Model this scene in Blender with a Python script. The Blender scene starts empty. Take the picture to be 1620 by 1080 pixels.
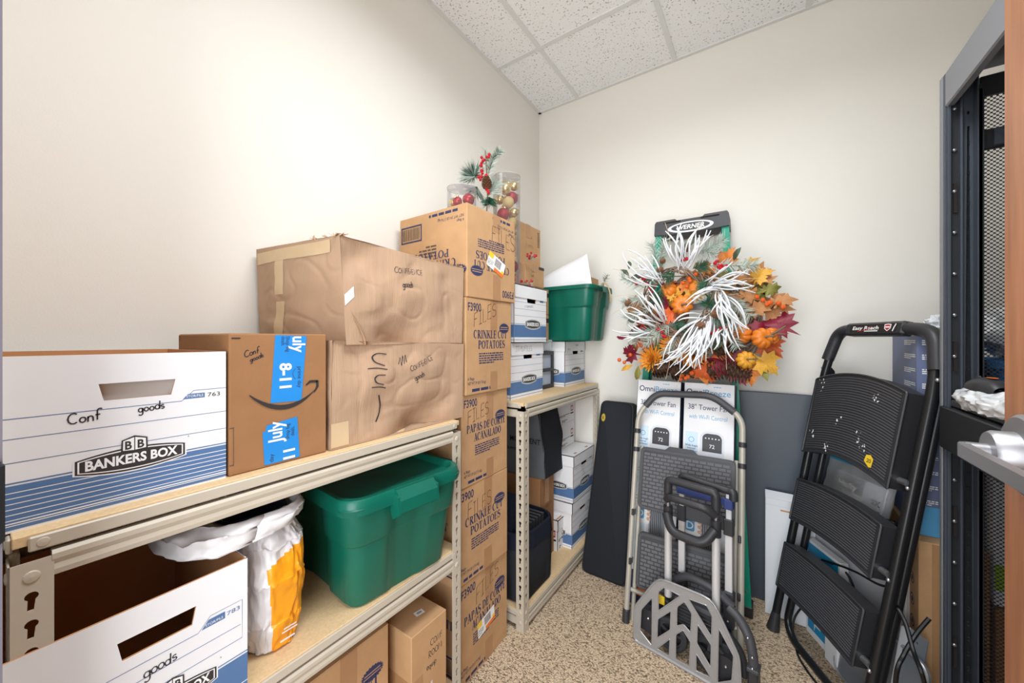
import bpy, bmesh, math, random
from mathutils import Vector, Matrix, noise
from mathutils.geometry import tessellate_polygon

# ---------------------------------------------------------------- camera
SC = bpy.context.scene
COL = SC.collection
R = math.radians
cam_d = bpy.data.cameras.new('camera')
cam = bpy.data.objects.new('camera', cam_d); COL.objects.link(cam)
cam.location = (1.345, 0.0, 1.318)
cam.rotation_euler = (R(90), 0, R(34.1))
cam_d.sensor_width = 36.0
cam_d.lens = 36.0 * 589.0 / 1620.0
cam_d.shift_y = -4.0 / 1620.0
cam_d.clip_start = 0.02
SC.camera = cam

# ---------------------------------------------------------------- world, view
w = bpy.data.worlds.new('world'); SC.world = w; w.use_nodes = True
w.node_tree.nodes['Background'].inputs[0].default_value = (0.9, 0.93, 1.0, 1)
w.node_tree.nodes['Background'].inputs[1].default_value = 0.9
SC.view_settings.view_transform = 'Standard'
SC.view_settings.look = 'None'
SC.view_settings.gamma = 1.0
SC.view_settings.use_curve_mapping = False
SC.view_settings.exposure = 0.05

def area(name, loc, rot, sx, sy, power, color=(1, 1, 1), spread=180):
    l = bpy.data.lights.new(name, 'AREA'); l.shape = 'RECTANGLE'
    l.size = sx; l.size_y = sy; l.energy = power; l.color = color; l.spread = R(spread)
    o = bpy.data.objects.new(name, l); COL.objects.link(o)
    o.location = loc; o.rotation_euler = rot
    return o
# recessed ceiling troffer above the middle of the room, and an unseen soft fill added outside the open door to brighten the room
area('ceiling_lamp_light', (1.219, 0.63, 2.93), (0, 0, 0), 0.55, 1.10, 33, (0.92, 0.965, 1.0), 158)
area('doorway_fill_light', (1.28, -1.15, 1.30), (R(100), 0, R(26)), 1.9, 1.9, 76, (0.93, 0.97, 1.0), 170)

# ---------------------------------------------------------------- materials
MATS = {}
def lin(c):
    return tuple(((x / 255.0) / 12.92 if x / 255.0 <= 0.04045 else ((x / 255.0 + 0.055) / 1.055) ** 2.4) for x in c) + (1.0,)
def mat(name, rgb, rough=0.6, metal=0.0, var=0.0, vscale=8.0, bump=0.0, bscale=200.0, spec=0.5, emit=0.0, alpha=1.0, trans=0.0, ior=1.45, stretch=None, coat=0.0):
    if name in MATS: return MATS[name]
    m = bpy.data.materials.new(name); m.use_nodes = True
    nt = m.node_tree; b = nt.nodes['Principled BSDF']
    c = lin(rgb)
    b.inputs['Base Color'].default_value = c
    b.inputs['Roughness'].default_value = rough
    b.inputs['Metallic'].default_value = metal
    b.inputs['Specular IOR Level'].default_value = spec
    b.inputs['IOR'].default_value = ior
    b.inputs['Transmission Weight'].default_value = trans
    b.inputs['Alpha'].default_value = alpha
    b.inputs['Coat Weight'].default_value = coat
    if emit:
        b.inputs['Emission Color'].default_value = c; b.inputs['Emission Strength'].default_value = emit
    if var or bump:
        tc = nt.nodes.new('ShaderNodeTexCoord'); mp = nt.nodes.new('ShaderNodeMapping')
        nt.links.new(tc.outputs['Object'], mp.inputs[0])
        if stretch: mp.inputs['Scale'].default_value = stretch
    if var:
        n = nt.nodes.new('ShaderNodeTexNoise'); n.inputs['Scale'].default_value = vscale; n.inputs['Detail'].default_value = 4
        nt.links.new(mp.outputs[0], n.inputs['Vector'])
        r = nt.nodes.new('ShaderNodeValToRGB')
        r.color_ramp.elements[0].position = 0.3; r.color_ramp.elements[1].position = 0.7
        r.color_ramp.elements[0].color = tuple(max(0, x * (1 - var)) for x in c[:3]) + (1,)
        r.color_ramp.elements[1].color = tuple(min(1, x * (1 + var)) for x in c[:3]) + (1,)
        nt.links.new(n.outputs['Fac'], r.inputs[0]); nt.links.new(r.outputs[0], b.inputs['Base Color'])
    if bump:
        n2 = nt.nodes.new('ShaderNodeTexNoise'); n2.inputs['Scale'].default_value = bscale; n2.inputs['Detail'].default_value = 3
        nt.links.new(mp.outputs[0], n2.inputs['Vector'])
        bp = nt.nodes.new('ShaderNodeBump'); bp.inputs['Strength'].default_value = bump; bp.inputs['Distance'].default_value = 0.004
        nt.links.new(n2.outputs['Fac'], bp.inputs['Height']); nt.links.new(bp.outputs[0], b.inputs['Normal'])
    MATS[name] = m
    return m

def mat_carpet():
    m = bpy.data.materials.new('carpet'); m.use_nodes = True; nt = m.node_tree; b = nt.nodes['Principled BSDF']
    b.inputs['Roughness'].default_value = 0.95; b.inputs['Specular IOR Level'].default_value = 0.1
    tc = nt.nodes.new('ShaderNodeTexCoord'); mp = nt.nodes.new('ShaderNodeMapping')
    mp.inputs['Rotation'].default_value = (0, 0, R(6)); mp.inputs['Scale'].default_value = (138, 280, 1)
    nt.links.new(tc.outputs['Object'], mp.inputs[0])
    v = nt.nodes.new('ShaderNodeTexVoronoi'); v.inputs['Scale'].default_value = 1.0; v.inputs['Randomness'].default_value = 0.7
    nt.links.new(mp.outputs[0], v.inputs['Vector'])
    r = nt.nodes.new('ShaderNodeValToRGB'); e = r.color_ramp.elements
    e[0].position = 0.0; e[0].color = lin((238, 216, 186)); e[1].position = 0.78; e[1].color = lin((150, 130, 110))
    k = e.new(0.42); k.color = lin((222, 198, 168))
    nt.links.new(v.outputs['Distance'], r.inputs[0])
    # dark flecks
    r2 = nt.nodes.new('ShaderNodeValToRGB'); r2.color_ramp.interpolation = 'CONSTANT'
    r2.color_ramp.elements[0].position = 0.0; r2.color_ramp.elements[0].color = (1, 1, 1, 1)
    r2.color_ramp.elements[1].position = 0.74; r2.color_ramp.elements[1].color = (0.34, 0.32, 0.30, 1)
    nt.links.new(v.outputs['Color'], r2.inputs[0])
    mx = nt.nodes.new('ShaderNodeMix'); mx.data_type = 'RGBA'; mx.blend_type = 'MULTIPLY'; mx.inputs[0].default_value = 1.0
    nt.links.new(r.outputs[0], mx.inputs[6]); nt.links.new(r2.outputs[0], mx.inputs[7])
    nt.links.new(mx.outputs[2], b.inputs['Base Color'])
    bp = nt.nodes.new('ShaderNodeBump'); bp.inputs['Strength'].default_value = 0.9; bp.inputs['Distance'].default_value = 0.004; bp.invert = True
    nt.links.new(v.outputs['Distance'], bp.inputs['Height']); nt.links.new(bp.outputs[0], b.inputs['Normal'])
    return m
def mat_tile():
    m = bpy.data.materials.new('ceiling_tile'); m.use_nodes = True; nt = m.node_tree; b = nt.nodes['Principled BSDF']
    b.inputs['Roughness'].default_value = 0.95; b.inputs['Specular IOR Level'].default_value = 0.1
    tc = nt.nodes.new('ShaderNodeTexCoord')
    n = nt.nodes.new('ShaderNodeTexNoise'); n.inputs['Scale'].default_value = 110; n.inputs['Detail'].default_value = 1.5
    nt.links.new(tc.outputs['Object'], n.inputs['Vector'])
    r = nt.nodes.new('ShaderNodeValToRGB'); e = r.color_ramp.elements
    e[0].position = 0.325; e[0].color = lin((176, 172, 166)); e[1].position = 0.37; e[1].color = lin((246, 246, 246))
    nt.links.new(n.outputs['Fac'], r.inputs[0]); nt.links.new(r.outputs[0], b.inputs['Base Color'])
    return m
def mat_wood():
    m = bpy.data.materials.new('door_wood'); m.use_nodes = True; nt = m.node_tree; b = nt.nodes['Principled BSDF']
    b.inputs['Roughness'].default_value = 0.4
    tc = nt.nodes.new('ShaderNodeTexCoord'); mp = nt.nodes.new('ShaderNodeMapping'); mp.inputs['Scale'].default_value = (1, 9, 0.8)
    nt.links.new(tc.outputs['Object'], mp.inputs[0])
    n = nt.nodes.new('ShaderNodeTexNoise'); n.inputs['Scale'].default_value = 6; n.inputs['Detail'].default_value = 6
    nt.links.new(mp.outputs[0], n.inputs['Vector'])
    r = nt.nodes.new('ShaderNodeValToRGB'); e = r.color_ramp.elements
    e[0].position = 0.3; e[0].color = lin((150, 96, 62)); e[1].position = 0.7; e[1].color = lin((186, 126, 88))
    nt.links.new(n.outputs['Fac'], r.inputs[0]); nt.links.new(r.outputs[0], b.inputs['Base Color'])
    return m
def mat_clear(name, tint=(255, 255, 255), strength=0.12, rough=0.05):
    # thin clear plastic: mostly transparent with a glossy skin
    m = bpy.data.materials.new(name); m.use_nodes = True; nt = m.node_tree
    nt.nodes.remove(nt.nodes['Principled BSDF']); out = nt.nodes['Material Output']
    t = nt.nodes.new('ShaderNodeBsdfTransparent'); t.inputs[0].default_value = lin(tint)
    g = nt.nodes.new('ShaderNodeBsdfPrincipled'); g.inputs['Base Color'].default_value = lin((235, 238, 240)); g.inputs['Roughness'].default_value = rough
    f = nt.nodes.new('ShaderNodeLayerWeight'); f.inputs['Blend'].default_value = 0.25
    ma = nt.nodes.new('ShaderNodeMath'); ma.operation = 'MULTIPLY_ADD'; ma.inputs[1].default_value = 0.75; ma.inputs[2].default_value = strength
    nt.links.new(f.outputs['Fresnel'], ma.inputs[0])
    mx = nt.nodes.new('ShaderNodeMixShader')
    nt.links.new(ma.outputs[0], mx.inputs[0]); nt.links.new(t.outputs[0], mx.inputs[1]); nt.links.new(g.outputs[0], mx.inputs[2])
    nt.links.new(mx.outputs[0], out.inputs[0])
    return m

M_carpet = mat_carpet(); M_tile = mat_tile(); M_wood = mat_wood()
M_wall = mat('wall_paint', (232, 228, 220), 0.75, bump=0.12, bscale=260, spec=0.2)
M_grid = mat('ceiling_grid', (224, 224, 222), 0.5)
M_card = mat('cardboard', (188, 149, 109), 0.85, var=0.07, vscale=14, bump=0.15, bscale=120, spec=0.2)
M_card2 = mat('cardboard_pale', (178, 148, 122), 0.85, var=0.05, vscale=14, bump=0.25, bscale=60, spec=0.2, stretch=(1, 5, 0.25))
M_card3 = mat('cardboard_brown', (152, 111, 76), 0.85, var=0.06, vscale=16, bump=0.15, bscale=120, spec=0.2)
M_kraft = mat('kraft_inside', (196, 142, 100), 0.9, var=0.05, vscale=10, spec=0.1)
M_tape = mat('brown_tape', (172, 130, 92), 0.35, var=0.05, vscale=20)
M_mtape = mat('masking_tape', (204, 178, 142), 0.6, var=0.04, vscale=20)
M_white = mat('white_board', (232, 232, 234), 0.7, var=0.02, vscale=9, spec=0.3)
M_whitein = mat('white_flap', (205, 203, 198), 0.7)
M_blue = mat('box_blue', (84, 117, 162), 0.6, var=0.04, vscale=20)
M_logo = mat('logo_black', (52, 48, 48), 0.6)
M_ink = mat('printed_navy', (50, 54, 90), 0.7)
M_ink2 = mat('printed_grey', (92, 76, 66), 0.8)
M_marker = mat('marker_ink', (52, 48, 52), 0.6)
M_pencil = mat('pencil_ink', (84, 66, 54), 0.8)
M_sticker = mat('sticker_white', (236, 236, 236), 0.5)
M_yellow = mat('sticker_yellow', (238, 200, 48), 0.5)
M_orange = mat('sticker_orange', (238, 118, 40), 0.5)
M_steel = mat('shelf_steel', (190, 180, 163), 0.38, var=0.02, vscale=30, spec=0.5)
M_part = mat('particle_board', (216, 186, 144), 0.7, var=0.09, vscale=160, spec=0.2)
M_hole = mat('dark_gap', (38, 32, 30), 0.9)
M_green = mat('tote_green', (8, 98, 80), 0.38, var=0.1, vscale=5, bump=0.06, bscale=60)
M_scuff = mat('scuff', (120, 160, 150), 0.6)
M_primeblue = mat('tape_blue', (42, 136, 212), 0.4, var=0.04, vscale=20)
M_black = mat('black_plastic', (48, 48, 51), 0.45, bump=0.05, bscale=300)
M_blackp = mat('black_paint', (28, 29, 31), 0.32)
M_dgrey = mat('dark_grey_plastic', (66, 66, 70), 0.5, bump=0.05, bscale=300)
M_dgrey2 = mat('dark_grey_tread', (92, 92, 96), 0.55)
M_fabric = mat('black_fabric', (46, 48, 53), 0.95, var=0.15, vscale=300, bump=0.35, bscale=500, spec=0.15)
M_fabric2 = mat('navy_fabric', (32, 36, 48), 0.95, bump=0.3, bscale=500, spec=0.15)
M_gfabric = mat('grey_fabric', (104, 108, 112), 0.9, bump=0.3, bscale=400, spec=0.15)
M_tubegrey = mat('warm_grey_tube', (176, 170, 158), 0.4, metal=0.15, var=0.04, vscale=20)
M_alu = mat('aluminium', (166, 167, 170), 0.34, metal=0.45, var=0.04, vscale=40)
M_alu2 = mat('pale_aluminium', (212, 212, 214), 0.42, metal=0.35)
M_chrome = mat('brushed_chrome', (165, 165, 168), 0.46, metal=1.0)
M_rivet = mat('rivet', (190, 192, 196), 0.3, metal=0.9)
M_lgreen = mat('fibreglass_green', (6, 146, 118), 0.4, var=0.08, vscale=30)
M_panel = mat('charcoal_panel', (74, 82, 92), 0.4, var=0.04, vscale=5)
M_foam = mat('white_carton', (222, 224, 228), 0.6, var=0.02, vscale=5)
M_rack = mat('rack_metal', (66, 72, 82), 0.42, var=0.04, vscale=20, spec=0.4)
M_rack2 = mat('rack_metal_grey', (124, 126, 132), 0.4)
M_rackd = mat('rack_black', (36, 38, 42), 0.5)
M_red = mat('berry_red', (178, 26, 40), 0.3)
M_obs = mat('berry_orange', (214, 92, 34), 0.35)
M_pump = mat('pumpkin', (216, 122, 40), 0.4, var=0.12, vscale=25)
M_pump2 = mat('pumpkin_gold', (214, 150, 44), 0.45, var=0.12, vscale=25)
M_stem = mat('stem', (120, 100, 76), 0.8)
M_twig = mat('twig', (134, 112, 94), 0.9, var=0.2, vscale=60)
M_wtwig = mat('flocked_twig', (222, 224, 226), 0.85, bump=0.3, bscale=300)
M_frost = mat('frosted_needles', (178, 190, 180), 0.85, var=0.15, vscale=60)
M_pine = mat('pine_needles', (48, 96, 74), 0.7, var=0.2, vscale=60)
M_cone = mat('pine_cone', (120, 84, 60), 0.75, var=0.2, vscale=60)
M_cone2 = mat('pine_cone_dark', (84, 58, 42), 0.75, var=0.2, vscale=60)
M_lf = [mat('leaf_orange', (208, 122, 48), 0.6, var=0.2, vscale=30), mat('leaf_gold', (206, 154, 56), 0.6, var=0.2, vscale=30),
        mat('leaf_burgundy', (122, 24, 46), 0.5, var=0.15, vscale=30), mat('leaf_tan', (176, 122, 76), 0.7, var=0.2, vscale=40),
        mat('leaf_olive', (128, 124, 58), 0.6, var=0.15, vscale=30), mat('leaf_rust', (206, 94, 44), 0.6, var=0.2, vscale=30),
        mat('leaf_dark', (72, 84, 66), 0.6, var=0.15, vscale=30)]
M_mum = mat('mum_petal', (218, 138, 40), 0.6, var=0.15, vscale=60)
M_orn = [mat('ball_red', (176, 22, 34), 0.18, metal=0.6), mat('ball_gold', (218, 192, 138), 0.22, metal=0.8),
         mat('ball_matt_red', (150, 20, 32), 0.5, metal=0.3), mat('ball_glitter_gold', (206, 180, 122), 0.5, metal=0.6, bump=0.8, bscale=600)]
M_clear = mat_clear('clear_plastic', strength=0.05); M_film = mat_clear('plastic_film', strength=0.3, rough=0.15)
M_frostp = mat('frosted_plastic', (222, 226, 230), 0.4, trans=0.25)
M_bagw = mat('bag_white', (222, 220, 222), 0.35, var=0.05, vscale=8, bump=0.5, bscale=18)
M_bago = mat('bag_orange', (240, 158, 30), 0.3, var=0.06, vscale=10, bump=0.5, bscale=18)
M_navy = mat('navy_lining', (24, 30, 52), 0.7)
M_omni = mat('omni_navy', (42, 48, 92), 0.5); M_omnib = mat('omni_blue', (84, 158, 206), 0.5)
M_pale = mat('pale_blue_print', (206, 226, 240), 0.6)
M_fang = mat('fan_grey', (136, 140, 146), 0.5); M_fand = mat('fan_dark', (62, 62, 66), 0.5); M_fanl = mat('fan_light', (214, 216, 224), 0.5)
M_fanside = mat('fan_box_side', (52, 64, 92), 0.6)
M_skin = mat('printed_skin', (214, 170, 146), 0.6)
M_trip = mat('trip_blue', (26, 146, 196), 0.5)
M_txtw = mat('text_white', (240, 240, 240), 0.5)
M_bb2 = mat('box_slate', (104, 114, 148), 0.5)
M_cable = mat('cable_black', (24, 24, 26), 0.45)
M_navband = mat('strap_navy', (44, 58, 110), 0.6)
M_shad = mat('floor_plate_grey', (128, 134, 142), 0.35, metal=0.3)
M_rubber = mat('rubber', (52, 52, 54), 0.7)
M_frame = mat('door_frame_paint', (98, 92, 100), 0.5)

# ---------------------------------------------------------------- mesh library
def fr(o, u, v):
    u = Vector(u).normalized(); v = Vector(v); v = (v - u * v.dot(u)).normalized(); n = u.cross(v)
    m = Matrix((u, v, n)).transposed().to_4x4(); m.translation = Vector(o); return m
def T(x, y, z): return Matrix.Translation((x, y, z))
def RZ(a): return Matrix.Rotation(R(a), 4, 'Z')
def RX(a): return Matrix.Rotation(R(a), 4, 'X')
def RY(a): return Matrix.Rotation(R(a), 4, 'Y')
TXT = {}
def text_data(s, bold):
    k = (s, bold)
    if k in TXT: return TXT[k]
    c = bpy.data.curves.new('t', 'FONT'); c.body = s; c.size = 1.0; c.offset = bold; c.resolution_u = 3
    o = bpy.data.objects.new('t', c); COL.objects.link(o)
    dg = bpy.context.evaluated_depsgraph_get(); me = bpy.data.meshes.new_from_object(o.evaluated_get(dg))
    vs = [(v.co.x, v.co.y) for v in me.vertices]; fs = [tuple(p.vertices) for p in me.polygons]
    bpy.data.objects.remove(o); bpy.data.curves.remove(c); bpy.data.meshes.remove(me)
    TXT[k] = (vs, fs); return TXT[k]
class MB:
    def __init__(s): s.v = []; s.f = []; s.m = []; s.mats = []; s.warp = None
    def mi(s, m):
        if m not in s.mats: s.mats.append(m)
        return s.mats.index(m)
    def add(s, vs, fs, m, M=None):
        b = len(s.v); i = s.mi(m)
        for p in vs:
            p = Vector(p)
            if M is not None: p = M @ p
            s.v.append(p)
        for f in fs: s.f.append([b + k for k in f]); s.m.append(i)
        return s
    def box(s, a, b, m, M=None, bev=0.0):
        x0, y0, z0 = a; x1, y1, z1 = b
        if bev <= 0:
            vs = [(x, y, z) for x in (x0, x1) for y in (y0, y1) for z in (z0, z1)]
            fs = [(0, 1, 3, 2), (4, 6, 7, 5), (0, 4, 5, 1), (2, 3, 7, 6), (0, 2, 6, 4), (1, 5, 7, 3)]
            return s.add(vs, fs, m, M)
        e = min(bev, (x1 - x0) * .49, (y1 - y0) * .49, (z1 - z0) * .49)
        vs = []; ix = {}
        for i, x in enumerate((x0, x1)):
            for j, y in enumerate((y0, y1)):
                for k, z in enumerate((z0, z1)):
                    sx = x + (e if i == 0 else -e); sy = y + (e if j == 0 else -e); sz = z + (e if k == 0 else -e)
                    for ax, p in enumerate(((x, sy, sz), (sx, y, sz), (sx, sy, z))):
                        ix[(i, j, k, ax)] = len(vs); vs.append(p)
        fs = []
        for i in (0, 1):
            q = [ix[(i, j, k, 0)] for j, k in ((0, 0), (1, 0), (1, 1), (0, 1))]; fs.append(q if i else q[::-1])
            q = [ix[(j, i, k, 1)] for j, k in ((0, 0), (1, 0), (1, 1), (0, 1))]; fs.append(q[::-1] if i else q)
            q = [ix[(j, k, i, 2)] for j, k in ((0, 0), (1, 0), (1, 1), (0, 1))]; fs.append(q if i else q[::-1])
        for i in (0, 1):
            for j in (0, 1):
                q = [ix[(i, j, 0, 0)], ix[(i, j, 0, 1)], ix[(i, j, 1, 1)], ix[(i, j, 1, 0)]]; fs.append(q if (i != j) else q[::-1])
                q = [ix[(i, 0, j, 0)], ix[(i, 0, j, 2)], ix[(i, 1, j, 2)], ix[(i, 1, j, 0)]]; fs.append(q if (i == j) else q[::-1])
                q = [ix[(0, i, j, 1)], ix[(0, i, j, 2)], ix[(1, i, j, 2)], ix[(1, i, j, 1)]]; fs.append(q if (i != j) else q[::-1])
                for k in (0, 1):
                    q = [ix[(i, j, k, 0)], ix[(i, j, k, 1)], ix[(i, j, k, 2)]]; fs.append(q if (i + j + k) % 2 == 1 else q[::-1])
        return s.add(vs, fs, m, M)
    def prism(s, poly, z0, z1, m, M=None, holes=(), mside=None):
        loops = [list(poly)] + [list(h) for h in holes]
        tri = tessellate_polygon([[Vector((p[0], p[1], 0)) for p in l] for l in loops])
        flat = [p for l in loops for p in l]; n = len(flat)
        vs = [(p[0], p[1], z0) for p in flat] + [(p[0], p[1], z1) for p in flat]
        fs = []
        for t in tri:
            a, b, c = [flat[i] for i in t]
            ar = (b[0] - a[0]) * (c[1] - a[1]) - (b[1] - a[1]) * (c[0] - a[0])
            t = tuple(t) if ar > 0 else tuple(t)[::-1]
            fs.append(tuple(i + n for i in t)); fs.append(t[::-1])
        s.add(vs, fs, m, M)
        sf = []; b = 0
        for li, l in enumerate(loops):
            k = len(l); ar = sum(l[i][0] * l[(i + 1) % k][1] - l[(i + 1) % k][0] * l[i][1] for i in range(k))
            for i in range(k):
                j = (i + 1) % k; q = (b + i, b + j, b + j + n, b + i + n)
                if (ar > 0) != (li == 0): q = q[::-1]
                sf.append(q)
            b += k
        return s.add(vs, sf, mside or m, M)
    def flat(s, poly, m, M, z=0.0004, holes=()):
        loops = [list(poly)] + [list(h) for h in holes]
        tri = tessellate_polygon([[Vector((p[0], p[1], 0)) for p in l] for l in loops])
        flat = [p for l in loops for p in l]; fs = []
        for t in tri:
            a, b, c = [flat[i] for i in t]
            ar = (b[0] - a[0]) * (c[1] - a[1]) - (b[1] - a[1]) * (c[0] - a[0])
            fs.append(tuple(t) if ar > 0 else tuple(t)[::-1])
        return s.add([(p[0], p[1], z) for p in flat], fs, m, M)
    def rect(s, x0, y0, x1, y1, m, M, z=0.0004): return s.flat([(x0, y0), (x1, y0), (x1, y1), (x0, y1)], m, M, z)
    def ribbon(s, pts, wd, m, M, z=0.0004):
        n = len(pts); vs = []
        for i, p in enumerate(pts):
            a = pts[max(0, i - 1)]; b = pts[min(n - 1, i + 1)]
            dx, dy = b[0] - a[0], b[1] - a[1]; l = math.hypot(dx, dy) or 1e-9
            w_ = (wd[i] if isinstance(wd, (list, tuple)) else wd) / 2
            vs += [(p[0] - dy / l * w_, p[1] + dx / l * w_, z), (p[0] + dy / l * w_, p[1] - dx / l * w_, z)]
        return s.add(vs, [(2 * i, 2 * i + 1, 2 * i + 3, 2 * i + 2) for i in range(n - 1)], m, M)
    def text(s, t, x, y, h, m, M, w=None, bold=0.0, align='l', shear=0.0, z=0.0004, arch=None):
        vs, fs = text_data(t, bold)
        x0 = min(v[0] for v in vs); x1 = max(v[0] for v in vs); sc = h / 0.73
        sx = sc if w is None else w / (x1 - x0); W = (x1 - x0) * sx
        ox = x - (W / 2 if align == 'c' else W if align == 'r' else 0)
        out = []
        for a, b in vs:
            X = (a - x0) * sx; Y = b * sc
            if arch: Y = Y * (1 - arch * (2 * X / W - 1) ** 2)
            out.append((ox + X + Y * shear, y + Y, z))
        return s.add(out, fs, m, M)
    def tube(s, path, r, m, n=8, M=None, caps=True, closed=False):
        P = [Vector(p) for p in path]; k = len(P); vs = []; fs = []
        rr = r if isinstance(r, (list, tuple)) else [r] * k
        tan = []
        for i in range(k):
            a = P[(i - 1) % k] if closed else P[max(0, i - 1)]; b = P[(i + 1) % k] if closed else P[min(k - 1, i + 1)]
            tan.append((b - a).normalized() if (b - a).length > 1e-9 else Vector((0, 0, 1)))
        u = tan[0].orthogonal().normalized()
        for i in range(k):
            u = (u - tan[i] * u.dot(tan[i]))
            u = u.normalized() if u.length > 1e-6 else tan[i].orthogonal().normalized()
            v = tan[i].cross(u)
            for j in range(n):
                a = 2 * math.pi * j / n; vs.append(P[i] + (u * math.cos(a) + v * math.sin(a)) * rr[i])
        for i in range(k if closed else k - 1):
            i2 = (i + 1) % k
            for j in range(n):
                j2 = (j + 1) % n; fs.append((i * n + j, i * n + j2, i2 * n + j2, i2 * n + j))
        if caps and not closed: fs.append(tuple(range(n))[::-1]); fs.append(tuple((k - 1) * n + j for j in range(n)))
        return s.add(vs, fs, m, M)
    def lathe(s, prof, m, n=24, M=None):
        vs = []; fs = []; k = len(prof)
        for r, z in prof:
            for j in range(n):
                a = 2 * math.pi * j / n; vs.append((r * math.cos(a), r * math.sin(a), z))
        for i in range(k - 1):
            for j in range(n):
                j2 = (j + 1) % n; fs.append((i * n + j, i * n + j2, (i + 1) * n + j2, (i + 1) * n + j))
        if prof[0][0] > 1e-6: fs.append(tuple(range(n))[::-1])
        if prof[-1][0] > 1e-6: fs.append(tuple((k - 1) * n + j for j in range(n)))
        return s.add(vs, fs, m, M)
    def ball(s, c, r, m, n=12, sc=(1, 1, 1)):
        k = max(5, n // 2 + 1)
        prof = [(max(1e-5, math.sin(math.pi * i / k)), -math.cos(math.pi * i / k)) for i in range(k + 1)]
        return s.lathe([(a, b) for a, b in prof], m, n, T(*c) @ Matrix.Diagonal((r * sc[0], r * sc[1], r * sc[2], 1)))
    def grid(s, fn, nu, nv, m, M=None, cu=False):
        vs = [fn(i / nu, j / nv) for j in range(nv + 1) for i in range(nu + 1)]
        fs = [(j * (nu + 1) + i, j * (nu + 1) + i + 1, (j + 1) * (nu + 1) + i + 1, (j + 1) * (nu + 1) + i) for j in range(nv) for i in range(nu)]
        if callable(m):
            for k, f in enumerate(fs): pass
            groups = {}
            for j in range(nv):
                for i in range(nu): groups.setdefault(m((i + .5) / nu, (j + .5) / nv), []).append(fs[j * nu + i])
            b = len(s.v)
            for p in vs: s.v.append(M @ Vector(p) if M is not None else Vector(p))
            for mm, g in groups.items():
                i = s.mi(mm)
                for f in g: s.f.append([b + k for k in f]); s.m.append(i)
            return s
        return s.add(vs, fs, m, M)
    def build(s, name, parent=None, smooth=True, ang=32, solid=0.0, base=None):
        me = bpy.data.meshes.new(name)
        vs = s.v if base is None else [p - Vector(base) for p in s.v]
        me.from_pydata([tuple(p) for p in vs], [], s.f)
        for m in s.mats: me.materials.append(m)
        me.polygons.foreach_set('material_index', s.m)
        if smooth:
            me.polygons.foreach_set('use_smooth', [True] * len(me.polygons)); me.update()
            me.set_sharp_from_angle(angle=R(ang))
        o = bpy.data.objects.new(name, me); COL.objects.link(o)
        if parent is not None: o.parent = parent
        if base is not None: o.location = base
        if solid:
            md = o.modifiers.new('thick', 'SOLIDIFY'); md.thickness = solid; md.offset = 0
        return o
def thing(name, label, cat, loc=(0, 0, 0), rz=0, group=None, rot=None):
    o = bpy.data.objects.new(name, None); o.empty_display_size = 0.05; COL.objects.link(o)
    o.location = loc; o.rotation_euler = rot if rot else (0, 0, R(rz)); o['label'] = label; o['category'] = cat
    if group: o['group'] = group
    return o
def tag(o, label, cat, group=None):
    o['label'] = label; o['category'] = cat
    if group: o['group'] = group
    return o
def struct(o): o['kind'] = 'structure'; return o
def kids(o): return [c for c in bpy.data.objects if c.parent == o]
def dup(src, loc, label=None, rot=None, group=None):
    r = src.copy(); COL.objects.link(r); r.location = loc
    if rot is not None: r.rotation_euler = rot
    if label: r['label'] = label
    if group: r['group'] = group
    for c in kids(src):
        d = c.copy(); COL.objects.link(d); d.parent = r
        for g in kids(c):
            e = g.copy(); COL.objects.link(e); e.parent = d
    return r
def arc(cx, cy, rx, ry, a0, a1, n=10):
    return [(cx + rx * math.cos(R(a0 + (a1 - a0) * i / n)), cy + ry * math.sin(R(a0 + (a1 - a0) * i / n))) for i in range(n + 1)]
def rrect(x0, y0, x1, y1, r, n=5):
    return arc(x1 - r, y0 + r, r, r, -90, 0, n) + arc(x1 - r, y1 - r, r, r, 0, 90, n) + arc(x0 + r, y1 - r, r, r, 90, 180, n) + arc(x0 + r, y0 + r, r, r, 180, 270, n)
def bez(p0, p1, p2, p3, n=12):
    p0, p1, p2, p3 = map(Vector, (p0, p1, p2, p3)); out = []
    for i in range(n + 1):
        t = i / n; out.append(p0 * (1 - t) ** 3 + p1 * 3 * t * (1 - t) ** 2 + p2 * 3 * t * t * (1 - t) + p3 * t ** 3)
    return out
def fillet(pts, r, n=6):
    P = [Vector(p) for p in pts]; out = [P[0]]
    for i in range(1, len(P) - 1):
        a = (P[i - 1] - P[i]); b = (P[i + 1] - P[i]); la, lb = a.length, b.length; q = min(r, la * .49, lb * .49)
        s0 = P[i] + a.normalized() * q; s1 = P[i] + b.normalized() * q
        for k in range(n + 1):
            t = k / n; out.append(s0 * (1 - t) ** 2 + P[i] * 2 * t * (1 - t) + s1 * t * t)
    out.append(P[-1]); return out
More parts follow.
